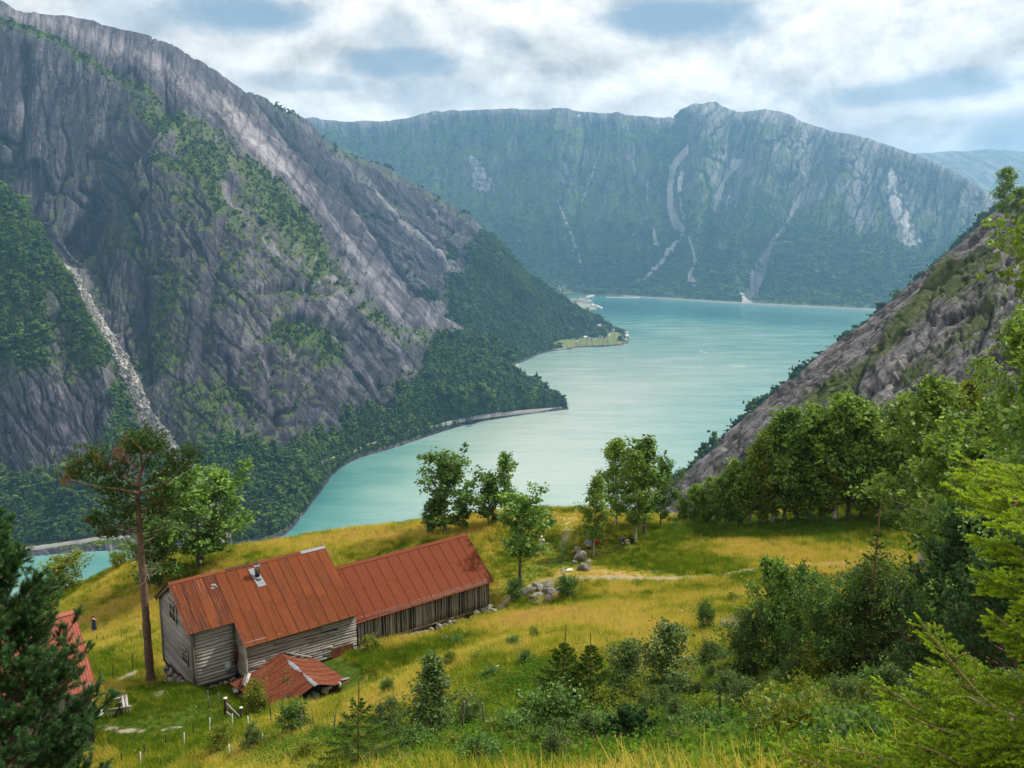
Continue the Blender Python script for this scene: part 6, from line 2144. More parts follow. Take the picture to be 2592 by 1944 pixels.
tree_px('alder_tree', 'alder', 505, 1440, 215, 'broad leafy tree with forked dark stems behind the tall pine and the farmhouse roof', rot=.6, wide=1.35)
tree_px('alder_tree', 'alder', 405, 1490, 150, 'lower leafy tree left of the forked one, at the foot of the tall pine', rot=2.6, wide=1.3)
E1_ = 'trees along the meadow edge above the water'
tree_px('aspen_tree', 'aspen', 1126, 1350, 172, 'widest wind-swept tree on the meadow edge, standing alone against the water', group=E1_, rot=0, wide=1.3)
tree_px('aspen_tree', 'aspen1', 1095, 1352, 70, 'low leaning sapling at the left foot of the widest edge tree', group=E1_, rot=2.0, wide=1.4)
tree_px('aspen_tree', 'aspen1', 1172, 1342, 62, 'small light sapling at the right foot of the widest edge tree', group=E1_, rot=1.0)
tree_px('aspen_tree', 'aspen1', 1236, 1332, 116, 'dense dark upright tree between the widest edge tree and the slim one', group=E1_, rot=.3, wide=1.05)
tree_px('slim_tree', 'slim', 1277, 1322, 166, 'slim tall tree with sparse leaves on a bare pale stem at the meadow edge', group=E1_, rot=0, wide=.95)
tree_px('rowan_tree', 'rowan', 1316, 1490, 206, 'forked rowan with a thin bent stem beside the rock pile', rot=.4, wide=1.15)
tree_px('birch_tree', 'weeping', 1503, 1408, 190, 'drooping young birch behind the man in the blue shirt', group=E1_, rot=.5, wide=1.1)
tree_px('birch_tree', 'weeping', 1609, 1375, 215, 'birch with a white forked foot, the backpack leaning on it', group=E1_, rot=2.2, wide=1.2)
tree_px('birch_tree', 'slim', 1630, 1358, 232, 'tallest thin birch just right of the one with the backpack', group=E1_, rot=3.3, wide=1.35)
tree_px('birch_tree', 'birch1', 1560, 1335, 205, 'broad loose crowned tree behind the two birches of the picnic', group=E1_, rot=1.1, wide=1.05)
tree_px('birch_tree', 'aspen', 1672, 1335, 150, 'spreading tree leaning right behind the thin birches', group=E1_, rot=.4, wide=.7)
tree_px('golden_shrub', 'shrub', 683, 1366, 24, 'small orange brown bush on the far meadow edge', 'bush')

wood_tl = [(1726, 1318, 80), (1756, 1322, 112), (1790, 1328, 148), (1818, 1332, 150), (1845, 1335, 172), (1872, 1334, 205), (1900, 1334, 190), (1928, 1331, 225), (1955, 1329, 262), (1985, 1328, 290), (2016, 1325, 240), (2050, 1323, 285), (2082, 1321, 255),
           (2112, 1320, 300), (2145, 1318, 272), (2178, 1316, 292), (2212, 1314, 238), (2246, 1312, 250), (2280, 1311, 300), (2316, 1310, 280), (2352, 1309, 325), (2392, 1308, 300), (2436, 1308, 340)]
side_l = ['lowest leafy tree at the left end of the wood edge', 'second tree from the left end of the wood edge, round and bright', 'bright green tree with a forked stem near the left end of the wood edge', 'leafy tree just right of the gap of bare rock at the wood edge', 'low dark tree over the dip in the meadow at the wood edge']
g = np.random.default_rng(71)
for i, (x, y, h) in enumerate(wood_tl):
    key = ('birch3', 'birch4', 'birch2', 'birch0', 'birch1')[(i * 3) % 5] if i > 2 else ('birch3', 'birch1', 'birch3')[i]
    n_after = len(wood_tl) - i
    lab = side_l[i] if i < 5 else '%s in the row along the wood edge, %s from the left' % ({'birch1': 'leafy birch', 'birch2': 'tall grey stemmed tree', 'birch3': 'multi stemmed tree', 'birch0': 'slender white birch', 'birch4': 'bright yellow green birch'}[key], ('sixth', 'seventh', 'eighth', 'ninth', 'tenth', 'eleventh', 'twelfth', 'thirteenth', 'fourteenth', 'fifteenth', 'sixteenth', 'seventeenth', 'eighteenth', 'nineteenth', 'twentieth', 'twenty-first', 'twenty-second', 'twenty-third')[i - 5])
    tree_px('birch_tree', key, x, y + 2, h * (g.uniform(.74, .84) if i < 6 else g.uniform(.86, 1.02)), lab, group='trees along the edge of the wood', rot=g.uniform(0, 6.28), wide=g.uniform(.85, 1.3) if i > 3 else 1.25)
# the wood behind them, on the falling ground
for i in range(34):
    x_, y_ = g.uniform(33, 66), g.uniform(88, 112)
    key = ('birch3', 'birch4', 'birch2', 'birch0')[i % 4]
    hh = g.uniform(8.0, 10.5)
    if x_ < 42:
        hh *= .8
    plant_tree('birch_tree', key, (x_, y_, float(ground_z(x_, y_))), hh, 'tree deep in the dense birch wood, behind the row along its edge', 'tree', 'trees of the wood behind the edge', g.uniform(0, 6.28), 1.1)


def at_depth(px, Y):
    """A spot on the ground at distance Y under photograph column px (near the middle of the slope)."""
    z = -20.0
    for _ in range(8):
        t_ = Y * CP - z * SP
        x = (px - 1296) / F * t_
        z = float(ground_z(x, Y)) - H
    return np.array([x, Y, z + H])


def top_height(pos, py):
    """Height of a tree at pos whose top is seen on photograph row py."""
    lo_, hi_ = .2, 40.0
    for _ in range(40):
        mid = (lo_ + hi_) / 2
        if proj(pos + np.array([0, 0, mid]))[1] > py:
            lo_ = mid
        else:
            hi_ = mid
    return lo_


for (px, Y, py, key, wide, lab) in ((2690, 33, 395, 'bigbirch', .95, 'tallest birch, its leafy crown filling the right edge of the view'), (2560, 40, 840, 'bigbirch', .85, 'birch with a leaning crown in front of the bare slabs, left of the tallest'), (2600, 26, 1010, 'birch2', 1.1, 'dark leafy tree below the tallest birch at the right edge'),
                                    (2330, 58, 985, 'birch1', 1.15, 'yellow green birch at the right end of the wood edge, below the cracked rock face'), (2420, 50, 1040, 'birch3', 1.2, 'many stemmed birch under the leaning crown on the right'), (2440, 36, 1150, 'birch2', 1.0, 'rounded dark tree behind the young pine on the right')):
    p = at_depth(px, Y)
    plant_tree('birch_tree', key, p, top_height(p, py), lab, 'tree', 'big trees on the right', px * .01, wide)
p = P(2545, 560, 400)
for k, (px, py, h) in enumerate(((2540, 560, 22), (2575, 585, 18))):
    p = P(px, py, 400.0)
    plant_tree('birch_tree', 'birch1', p, h, ('lone birch standing on the brow of the slabs against the far mountain', 'birch just behind the lone one on the brow of the slabs')[k], 'tree', None, k * 2.0, 1.1)

# ------------------------------------------------------------------ bushes, saplings, young conifers on the near slope
BG = 'bushes on the near right slope'
for (px, py, h, key, wide, nm, cat, lab) in (
        (1965, 1745, 310, 'bush2', .85, 'birch_bush', 'bush', 'tall grey green birch bush with a thin leaning top, left of the young spruce'), (2085, 1752, 235, 'bush1', .9, 'leafy_bush', 'bush', 'dark round bush in the middle of the thicket on the right'),
        (2195, 1745, 262, 'bush', 1.0, 'birch_bush', 'bush', 'wide grey green bush right of the young spruce'), (2300, 1720, 230, 'bush1', 1.0, 'leafy_bush', 'bush', 'dark bush below the young pine on the right'), (1900, 1760, 190, 'bush', .9, 'birch_bush', 'bush', 'lower left bush of the thicket, over the dry brush'),
        (2480, 1770, 290, 'bush1', 1.0, 'leafy_bush', 'bush', 'dark leafy bush behind the fresh spruce branch at the right edge'), (2590, 1800, 330, 'bush1', 1.0, 'leafy_bush', 'bush', 'darkest bush at the right edge behind the spruce'), (1880, 1850, 120, 'bush', 1.0, 'birch_bush', 'bush', 'low bush with reddish stems beside the broken post'), (2130, 1850, 110, 'bush', 1.1, 'birch_bush', 'bush', 'low light bush under the thicket, left of the fresh spruce branch'),
        (1095, 1895, 215, 'sapling', 1.4, 'birch_sapling', 'sapling', 'conical grey green birch sapling in front of the fence posts'), (1685, 1812, 195, 'sapling1', 1.35, 'birch_sapling', 'sapling', 'loose birch sapling right of the twin spruces'), (1580, 1815, 165, 'sapling1', 1.25, 'birch_sapling', 'sapling', 'thin birch sapling with bare red stems between the twin spruces and the loose sapling'),
        (742, 1866, 66, 'shrub1', .9, 'juniper_bush', 'bush', 'rounded dark bush inside the wire fence'), (650, 1816, 74, 'shrub', 1.0, 'willow_shrub', 'bush', 'light green shrub growing against the cellar roof'), (738, 1772, 46, 'shrub1', 1.0, 'leafy_shrub', 'bush', 'dark shrub growing over the front edge of the cellar roof'),
        (1306, 1520, 42, 'shrub1', 1.0, 'fern_bush', 'bush', 'dark fern tuft left of the rock pile'), (1434, 1515, 46, 'shrub1', 1.1, 'fern_bush', 'bush', 'dark fern tuft right of the rock pile'), (980, 1768, 40, 'shrub1', .75, 'spruce_shrub', 'bush', 'small dark shrub alone in the dry grass below the barn'), (1786, 1602, 62, 'shrub1', .6, 'spruce_shrub', 'bush', 'small upright shrub beside the dry brush'),
        (940, 1650, 34, 'shrub', 1.6, 'herb_clump', 'bush', 'bright herb clump at the foot of the farmhouse wing'), (2265, 1340, 52, 'shrub1', 1.2, 'leafy_shrub', 'bush', 'round light bush in front of the wood edge'), (170, 1492, 80, 'shrub', 1.6, 'willow_shrub', 'bush', 'pale willow on the brink left, above the water'), (300, 1440, 40, 'shrub', 1.4, 'willow_shrub', 'bush', 'thin willow on the brink behind the tall pine'),
        (1150, 1925, 60, 'shrub', 1.2, 'herb_clump', 'bush', 'leafy green shoots under the conical sapling'), (780, 1945, 60, 'shrub', 1.4, 'herb_clump', 'bush', 'bright green shoots left of the young spruce'), (560, 1915, 70, 'shrub', 1.0, 'herb_clump', 'bush', 'bright shoot between the white fence posts'), (1300, 1900, 70, 'shrub1', 1.2, 'leafy_shrub', 'bush', 'bluish leafy shrub in front of the twin spruces')):
    tree_px(nm, key, px, py, h, lab, cat, BG if px > 1850 and py > 1600 else None, px * .37, wide)

low_mask = open_ * (blobs(pxG, pyG, ((1780, 1870, 300, 90, 0, 1.), (2150, 1880, 330, 120, 0, 1.2), (1300, 1905, 260, 40, 0, .7), (880, 1925, 200, 26, 0, .5), (1560, 1840, 130, 50, 0, .8), (1960, 1700, 120, 90, 0, .6), (1330, 1700, 120, 50, -10, .16), (2000, 1338, 280, 12, 0, .3), (1200, 1640, 300, 120, 0, .012))))
for kk, key in enumerate(('shrub1', 'shrub', 'sapling1', 'bush')):
    n_ = (150, 150, 60, 40)[kk]
    i_, x, y, z = sample(n_, low_mask, 950 + kk)
    gg = np.random.default_rng(960 + kk)
    s0 = np.exp(gg.normal(0, .3, n_)) * (.48, .5, .34, .17)[kk]
    scatter('undergrowth', np.stack([x, y, z - .03], -1), np.stack([s0 * 1.1, s0 * 1.1, s0], -1), np.stack([gg.normal(0, .12, n_), gg.normal(0, .12, n_), gg.uniform(0, 6.28, n_)], -1), gg.random(n_), proto('undergrowth', TREE_ME[key][1]))
spruce_tree('spruce_tree', at_depth(906, 20.5), top_height(at_depth(906, 20.5), 1712), 1.3, 201, 'open young spruce with a long bare leader in front of the cellar', 8, 6, 90, .045, .012, None, .24, 8)
p = at(1418, 1850)
spruce_tree('spruce_tree', p, top_height(p, 1580), 1.5, 202, 'left of the two dark spruces below the barn, with a thin long tip', 12, 8, 78, .05, .020, None, .2, 8)
p = at(1494, 1845)
spruce_tree('spruce_tree', p, top_height(p, 1600), 1.3, 203, 'right and darker of the two spruces below the barn', 12, 8, 78, .05, .020, None, .16, 8)
p = at_depth(2185, 24.5)
spruce_tree('spruce_tree', p, top_height(p, 1262), 1.35, 204, 'young spruce with a sparse tip rising out of the thicket on the right', 13, 6, 46, .05, .018, None, .16, 7)
p = at(1598, 1915)
young_pine('dwarf_pine', p, 1.15, .62, 205, 'squat dwarf pine with a bare crooked stem in the foreground grass', 5, 7, 70, .07, .006)
p = at_depth(2440, 21.0)
young_pine('young_pine', p, top_height(p, 1265), 1.6, 206, 'bushy blue green young pine on the right, behind the spruce branches', 11, 8, 34, .085, .012)
p = at_depth(2560, 17.0)
young_pine('young_pine', p, top_height(p, 1330), 1.4, 207, 'dark young pine at the right edge behind the upper spruce sprays', 10, 8, 34, .08, .011)
p = at_depth(40, 12.0)
young_pine('young_pine', p, top_height(p, 1236), 1.12, 208, 'dark dense young pine filling the lower left corner', 14, 10, 84, .085, .0062, lean=(-.03, 0))

# ------------------------------------------------------------------ the fresh spruce at the camera's right hand
fz = float(ground_z(3.9, 3.6))
fresh = thing('spruce_tree', 'fresh bright green spruce whose branches reach in from the right edge', 'tree', (3.9, 3.6, fz))
fo = np.array([3.9, 3.6, fz])
g = np.random.default_rng(81)
tw = Wood()
tw.add(np.array([[0, 0, -.1], [0, 0, 1.5], [0.02, 0, 3.2], [0, 0, 4.6]]), [.09, .07, .045, .015], 8)
link('trunk', tw.mesh('trunk', M_BARKP), fresh)
STEMS = [[(2640, 1885, 3.75), (2588, 1842, 3.9), (2491, 1770, 4.05), (2409, 1676, 4.2), (2330, 1572, 4.35)], [(2660, 1330, 3.8), (2570, 1262, 4.0), (2500, 1212, 4.2), (2440, 1160, 4.35)], [(2680, 1250, 3.8), (2620, 1210, 4.0), (2550, 1180, 4.2), (2510, 1170, 4.3)],
         [(2680, 1440, 3.75), (2600, 1404, 3.9), (2540, 1380, 4.0), (2472, 1360, 4.15)], [(2680, 1530, 3.75), (2600, 1500, 3.85), (2540, 1478, 3.95), (2482, 1452, 4.05)], [(2690, 1660, 3.7), (2620, 1620, 3.8), (2560, 1590, 3.9), (2520, 1560, 4.0)],
         [(2660, 1990, 3.5), (2450, 1965, 3.6), (2250, 1925, 3.75), (2110, 1890, 3.9)], [(2560, 2030, 3.4), (2300, 1995, 3.5), (2090, 1945, 3.6), (1975, 1892, 3.75)], [(2640, 1950, 3.7), (2470, 1880, 3.9), (2330, 1800, 4.1), (2226, 1728, 4.3)],
         [(2650, 1930, 3.7), (2510, 1880, 3.8), (2390, 1850, 3.9), (2270, 1800, 4.1)], [(2680, 1800, 3.6), (2600, 1760, 3.75), (2540, 1735, 3.85), (2500, 1700, 3.95)], [(2640, 2010, 3.5), (2480, 1960, 3.6), (2360, 1900, 3.75), (2270, 1880, 3.9)], [(2700, 1900, 3.4), (2600, 1900, 3.5), (2520, 1880, 3.6), (2430, 1900, 3.75)],
         [(2640, 1870, 3.8), (2560, 1800, 4.0), (2440, 1740, 4.2), (2340, 1690, 4.4)], [(2500, 2040, 3.3), (2380, 2000, 3.4), (2280, 1960, 3.5), (2200, 1935, 3.6)]]
for bi, st in enumerate(STEMS):
    c_ = np.array([P(*q) for q in st]) - fo
    root = np.array([0, 0, max(.4, c_[0][2] - .15)])
    path = np.concatenate([[root], c_])
    path = catmull(path, 26)
    bw = Wood()
    bw.add(path, np.linspace(.014, .0028, 26), 6)
    sh, bri = [], []
    d_end = path[-1] - path[-3]
    sh.append((path[-2], d_end, .075))
    bri.append(1.25)
    seg = np.linalg.norm(np.diff(path, axis=0), axis=1)
    tot = seg.sum()
    cum = np.concatenate([[0], np.cumsum(seg)])
    for f_ in np.linspace(.30, .985, 26):
        b_ = np.array([np.interp(f_ * tot, cum, path[:, c]) for c in range(3)])
        i_ = min(24, int(np.searchsorted(cum, f_ * tot)))
        sh.append((b_, path[min(25, i_ + 1)] - path[max(0, i_ - 1)], tot * .035))
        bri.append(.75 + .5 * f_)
    s_ = tot * .28
    sg = 1
    while s_ < tot * .985:
        f_ = s_ / tot
        b_ = np.array([np.interp(s_, cum, path[:, c]) for c in range(3)])
        i_ = min(24, int(np.searchsorted(cum, s_)))
        d = path[min(25, i_ + 1)] - path[max(0, i_ - 1)]
        d /= np.linalg.norm(d)
        hz = np.cross(d, (0, 0, 1.0))
        hz /= np.linalg.norm(hz)
        dd = d * .72 + hz * sg * .70 + np.array([0, 0, -.10]) + g.normal(0, .10, 3)
        dd /= np.linalg.norm(dd)
        ln = min(.46, (tot - s_) * .62 + .07) * g.uniform(.75, 1.1)
        e = b_ + dd * ln + np.array([0, 0, -.05 * ln])
        bw.add(np.stack([b_, (b_ + e) / 2, e]), [.0028, .002, .001], 4)
        sh.append((b_ + dd * ln * .12, dd, ln * .90))
        bri.append(g.uniform(.9, 1.2))
        h2 = np.cross(dd, (0, 0, 1.0))
        h2 /= np.linalg.norm(h2)
        m2 = int(ln / .052)
        for j in range(1, m2):
            q = j / m2
            for s2 in (-1, 1):
                d3 = dd * .75 + h2 * s2 * .66 + g.normal(0, .12, 3)
                l3 = ln * .40 * (1.08 - q) * g.uniform(.7, 1.15) + .02
                sh.append((b_ + dd * ln * q, d3, l3))
                bri.append(g.uniform(.7, 1.25))
        # twigs under the stem fill the spray out
        d4 = d * .4 + np.array([0, 0, -.8]) + g.normal(0, .25, 3)
        sh.append((b_, d4, g.uniform(.05, .12)))
        bri.append(.6)
        s_ += .034
        sg = -sg
    br_ = link('branch', bw.mesh('branch', M_TWIG), fresh)
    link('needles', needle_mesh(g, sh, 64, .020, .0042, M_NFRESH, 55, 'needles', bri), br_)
# two bare hooked twigs
tube('bare_twig', np.array([P(2409, 1676, 4.15), P(2440, 1655, 4.1), P(2470, 1668, 4.05), P(2472, 1700, 4.02)]) - fo, [.004, .0035, .003, .002], M_TWIG, 5, fresh)
tube('bare_twig', np.array([P(2500, 1780, 3.95), P(2510, 1752, 3.92), P(2555, 1760, 3.9), P(2590, 1790, 3.85)]) - fo, [.004, .0035, .003, .002], M_TWIG, 5, fresh)
tube('bare_twig', np.array([P(2448, 1762, 3.95), P(2490, 1782, 3.9), P(2560, 1810, 3.85), P(2640, 1850, 3.75)]) - fo, [.003, .006, .009, .012], M_DEADW, 5, fresh)
# ------------------------------------------------------------------ people
def skin_mat(name, c, rough=.6):
    return simple_mat(name, c, rough, .08, 9)


M_SKIN = skin_mat('skin', (.52, .29, .20))
M_HAIRD = skin_mat('dark_hair', (.022, .016, .013))
M_HAIRG = skin_mat('grey_hair', (.36, .34, .32))
M_SHOE = skin_mat('dark_shoe', (.018, .018, .02))
CLOTH = {}


def cloth(c):
    if c not in CLOTH:
        CLOTH[c] = simple_mat('cloth', c, .9, .15, 14)
    return CLOTH[c]


def skinned(name, joints, edges, radii, mat, parent, root=0, **kw):
    me = bpy.data.meshes.new(name)
    me.from_pydata([tuple(j) for j in joints], edges, [])
    me.materials.append(mat)
    o = link(name, me, parent, **kw)
    md = o.modifiers.new('skin', 'SKIN')
    md.use_smooth_shade = True
    for i, r in enumerate(radii):
        r = r if isinstance(r, tuple) else (r, r)
        me.skin_vertices[0].data[i].radius = r
        me.skin_vertices[0].data[i].use_root = (i == root)
    sb = o.modifiers.new('smooth', 'SUBSURF')
    sb.levels = sb.render_levels = 1
    return o


STAND = dict(pelvis=(0, 0, .95), waist=(0, .0, 1.12), chest=(0, .0, 1.32), neck=(0, .01, 1.50), head=(0, .03, 1.62), crown=(0, .02, 1.73), sl=(-.185, 0, 1.43), sr=(.185, 0, 1.43), el=(-.25, -.02, 1.15), er=(.25, -.02, 1.15),
             wl=(-.23, .08, .90), wr=(.23, .08, .90), hl=(-.10, 0, .92), hr=(.10, 0, .92), kl=(-.11, .03, .50), kr=(.11, .03, .50), al=(-.12, -.01, .09), ar=(.12, -.01, .09), tl=(-.14, .16, .03), tr=(.14, .16, .03))
SIT = dict(pelvis=(0, 0, .13), waist=(0, .02, .30), chest=(0, .08, .50), neck=(0, .16, .66), head=(0, .22, .77), crown=(0, .23, .88), sl=(-.185, .10, .60), sr=(.185, .10, .60), el=(-.25, .20, .36), er=(.25, .20, .36),
           wl=(-.08, .40, .34), wr=(.08, .40, .34), hl=(-.10, .02, .12), hr=(.10, .02, .12), kl=(-.22, .40, .28), kr=(.22, .40, .28), al=(-.08, .50, .08), ar=(.10, .56, .08), tl=(.02, .60, .06), tr=(.0, .66, .06))


def person(label, pos, rotz, pose, top, bottom, hair=M_HAIRD, legs_bare=True, dress=None, long_hair=False, bald=False, sleeves=True, group='people resting and walking on the meadow', scale=1.0, long_legs=False):
    J = dict(STAND)
    J.update(pose)
    J = {k: np.array(v, float) for k, v in J.items()}
    o = thing('person', label, 'person', (float(pos[0]), float(pos[1]), float(pos[2])), rotz, group)
    o.scale = (scale,) * 3
    names = ['pelvis', 'waist', 'chest', 'neck', 'head', 'crown', 'sl', 'el', 'wl', 'sr', 'er', 'wr', 'hl', 'kl', 'al', 'tl', 'hr', 'kr', 'ar', 'tr']
    js = [J[n] for n in names]
    f_ = J['head'] + (J['head'] - J['neck']) * 0
    fwd = np.array([0, .11, -.005]) if np.linalg.norm(J['crown'][:2] - J['head'][:2]) < .1 else np.array([0, 0, .1])
    js.append(J['head'] + fwd)                                 # nose
    hands = []
    for s, e in (('wl', 'el'), ('wr', 'er')):
        d = J[s] - J[e]
        d /= np.linalg.norm(d)
        js.append(J[s] + d * .09)
        hands.append((J[s] + d * .07, d))
    ed = [(0, 1), (1, 2), (2, 3), (3, 4), (4, 5), (2, 6), (6, 7), (7, 8), (2, 9), (9, 10), (10, 11), (0, 12), (12, 13), (13, 14), (14, 15), (0, 16), (16, 17), (17, 18), (18, 19), (4, 20), (8, 21), (11, 22)]
    rd = [(.15, .11), (.135, .10), (.155, .105), .055, (.082, .098), (.055, .06), .06, .042, .028, .06, .042, .028, .085, .058, .040, .032, .085, .058, .040, .032, .016, .034, .034]
    body = skinned('body', js, ed, rd, M_SKIN, o)
    for hp, d in hands:                                        # five fingers, the thumb from the side
        s_ = np.cross(d, (0, 0, 1.0))
        s_ = s_ / (np.linalg.norm(s_) + 1e-6)
        wv_, wq, k = [], [], 0
        for i, (off, ln) in enumerate(((-.028, .075), (-.009, .088), (.010, .082), (.028, .064), (.045, .055))):
            a0 = hp + s_ * off + (d * .02 if i < 4 else -d * .03)
            d2 = d if i < 4 else d * .6 + s_ * .7
            v, q, _ = tube_np(np.stack([a0, a0 + d2 * ln * .5, a0 + d2 * ln + np.array([0, 0, -.012])]), np.array([.010, .009, .006]), 4, False, k)
            wv_.append(v)
            wq.append(q)
            k += len(v)
        link('fingers', mesh_np('fingers', np.concatenate(wv_), quads=np.concatenate(wq), mat=M_SKIN, smooth=True), body)
    ct = cloth(top)
    g_ = .018
    if dress:
        v = []
        for (c, r1, r2) in ((J['chest'] + [0, 0, .10], .19, .13), (J['waist'], .165, .125), (J['pelvis'], .20, .15), (J['pelvis'] + [0, 0, -.2], .23, .18), (J['pelvis'] + [0, 0, -.42], .26, .21)):
            for k in range(14):
                a = 6.283 * k / 14
                v.append(c + np.array([math.cos(a) * r1, math.sin(a) * r2, 0]))
        q = []
        for i in range(4):
            for k in range(14):
                q.append((i * 14 + k, i * 14 + (k + 1) % 14, (i + 1) * 14 + (k + 1) % 14, (i + 1) * 14 + k))
        link('dress', mesh_np('dress', np.array(v), quads=q, mat=cloth(dress), smooth=True), o)
    else:
        sj = [J['pelvis'] + (J['waist'] - J['pelvis']) * .2, J['waist'], J['chest'], J['neck'] - (J['neck'] - J['chest']) * .25, J['sl'], J['sl'] + (J['el'] - J['sl']) * (.75 if sleeves else .3), J['sr'], J['sr'] + (J['er'] - J['sr']) * (.75 if sleeves else .3)]
        skinned('shirt', sj, [(0, 1), (1, 2), (2, 3), (2, 4), (4, 5), (2, 6), (6, 7)], [(.172, .13), (.16, .12), (.178, .125), .075, .078, .062, .078, .062], ct, o)
        q_ = 1.0 if long_legs else .82
        bj = [J['pelvis'] + (J['waist'] - J['pelvis']) * .35, J['pelvis'], J['hl'], J['hl'] + (J['kl'] - J['hl']) * q_, J['hr'], J['hr'] + (J['kr'] - J['hr']) * q_]
        be = [(0, 1), (1, 2), (2, 3), (1, 4), (4, 5)]
        br_ = [(.165, .125), (.172, .13), .105, .088, .105, .088]
        if long_legs:
            bj += [J['al'], J['ar']]
            be += [(3, 6), (5, 7)]
            br_ += [.06, .06]
        skinned('trousers' if long_legs else 'shorts', bj, be, br_, cloth(bottom), o, 1)
    for a, b_ in (('al', 'tl'), ('ar', 'tr')):
        skinned('shoe', [J[a] + [0, 0, -.03], J[b_]], [(0, 1)], [(.05, .05), (.045, .035)], M_SHOE, o)
    if not bald:
        v, f = ico(2)
        up = J['crown'] - J['head']
        c = J['head'] + up * .28 + np.array([0, -.022, 0])
        v = v * np.array([.092, .105, .105])
        if long_hair:
            v[:, 2] = np.where(v[:, 2] < 0, v[:, 2] * 2.3, v[:, 2])
            keep = v[f].mean(1)[:, 1] < .045
        else:
            keep = (v[f].mean(1)[:, 2] > -.01) | (v[f].mean(1)[:, 1] < -.05)
        link('hair', mesh_np('hair', v + c, tris=f[keep], mat=hair, smooth=True), o)
    v, f = ico(1)
    for sx in (-.032, .032):
        link('eye', mesh_np('eye', v * .011 + J['head'] + np.array([sx, .088, .018]), tris=f, mat=M_HAIRD), o)
    return o


pB = at(1489, 1408)
person('man in a light blue shirt and dark shorts standing by the leaning boulder', pB, R(180) - .15, dict(el=(-.27, .04, 1.15), er=(.27, .04, 1.15), wl=(-.07, .20, 1.02), wr=(.07, .20, 1.02), kl=(-.12, .08, .50), al=(-.14, -.06, .1), kr=(.13, .02, .5), ar=(.16, .06, .09), tr=(.2, .2, .03)), (.17, .42, .78), (.012, .012, .016), M_HAIRG, sleeves=True)
bp_ = thing('backpack', 'dark blue backpack worn by the man in the light blue shirt', 'backpack', (float(pB[0]), float(pB[1]), float(pB[2])), R(180) - .15)
M_PACKB = simple_mat('navy_nylon', (.02, .035, .075), .7, .15, 8)
M_PACKK = simple_mat('black_nylon', (.012, .012, .014), .7, .15, 8)


def bag_mesh(name, sx, sy, sz, mat):
    v, f = ico(2)
    v = np.sign(v) * np.abs(v) ** .6
    return mesh_np(name, v * np.array([sx, sy, sz]) / 2, tris=f, mat=mat, smooth=True)


link('bag', bag_mesh('bag', .30, .18, .46, M_PACKB), bp_, (0, -.21, 1.25))
for sx in (-.12, .12):
    tube('strap', [(sx, -.14, 1.44), (sx, 0, 1.53), (sx, .125, 1.42), (sx * 1.1, .13, 1.2), (sx * 1.3, -.1, 1.1)], [.02] * 5, M_PACKB, 5, bp_)
pR = at(1507, 1380)
person('person in a red top with dark hair sitting with back turned under the drooping birch', pR, -.3, SIT, (.55, .008, .018), (.42, .01, .02), M_HAIRD, long_hair=True, long_legs=True)
pN = at(1574, 1378)
person('dark haired man in a navy t-shirt sitting in profile facing the white birch', pN, R(-80), dict(SIT, chest=(0, .10, .50), neck=(0, .22, .66), head=(0, .30, .75), crown=(0, .34, .86), kl=(-.2, .46, .30), kr=(.22, .42, .16)), (.035, .06, .13), (.03, .045, .09), M_HAIRD)
p = at(1347, 1416)
person('person in a black top and teal shorts standing behind the rowan', p, .25, dict(kl=(-.17, .02, .5), al=(-.22, 0, .09), kr=(.17, 0, .5), ar=(.24, -.02, .09), tl=(-.26, .15, .03), tr=(.32, .1, .03)), (.012, .012, .014), (.045, .13, .145), M_HAIRD)
p = at(1371, 1405)
person('person in a white cap and grey white clothes beside the rowan', p, R(170), dict(kl=(-.13, .02, .5), al=(-.15, 0, .09), kr=(.12, 0, .5), ar=(.15, .02, .09)), (.62, .66, .68), (.40, .43, .45), simple_mat('white_cap', (.75, .75, .75), .8, .05))
p = at(1463, 1401)
person('bald person sitting behind the leaning boulder, only head and one foot showing', p, R(165), dict(SIT, kl=(.35, .30, .30), al=(.62, .35, .10), tl=(.74, .45, .05), hl=(.1, .02, .12), kr=(-.22, .40, .28)), (.45, .42, .40), (.10, .10, .11), bald=True)
p = at(240, 1606)
person('woman in a navy dress holding a camera up to her face on the left slope', p, R(165), dict(el=(-.38, .10, 1.45), er=(.38, .08, 1.42), wl=(-.08, .18, 1.58), wr=(.09, .18, 1.56)), (.02, .03, .07), (.02, .03, .07), M_HAIRD, dress=(.022, .032, .075))
cm = thing('camera', 'small dark camera held by the woman in the navy dress', 'camera', (float(p[0]), float(p[1]), float(p[2])), R(165))
link('camera_body', box_mesh('camera_body', .12, .06, .08, M_BLACK), cm, (0, .2, 1.64))
tube('lens', [(0, .22, 1.64), (0, .29, 1.64)], [.03, .03], M_BLACK, 10, cm)
p = at(592, 1397)
LIE = dict(pelvis=(0, 0, .13), waist=(0, .17, .14), chest=(0, .36, .17), neck=(0, .52, .24), head=(0, .62, .30), crown=(0, .71, .36), sl=(-.18, .45, .16), sr=(.18, .45, .16), el=(-.28, .62, .05), er=(.28, .62, .05), wl=(-.08, .76, .08), wr=(.08, .76, .08), hl=(-.1, -.02, .12), hr=(.1, -.02, .12), kl=(-.11, -.44, .09), kr=(.11, -.44, .09), al=(-.12, -.84, .07), ar=(.12, -.84, .07), tl=(-.12, -.98, .04), tr=(.12, -.98, .04))
person('person in black lying on the grass near the meadow edge, on a red cloth', p, R(-75), LIE, (.015, .012, .014), (.015, .012, .014), M_HAIRD, long_legs=True)
ck = thing('picnic_cloth', 'red cloth under the person lying on the grass', 'cloth', (float(p[0]) + .35, float(p[1]) + .02, float(p[2]) + .03), R(-75))
link('cloth', box_mesh('cloth', .7, 1.0, .02, cloth((.5, .02, .05)), .01, 3), ck)

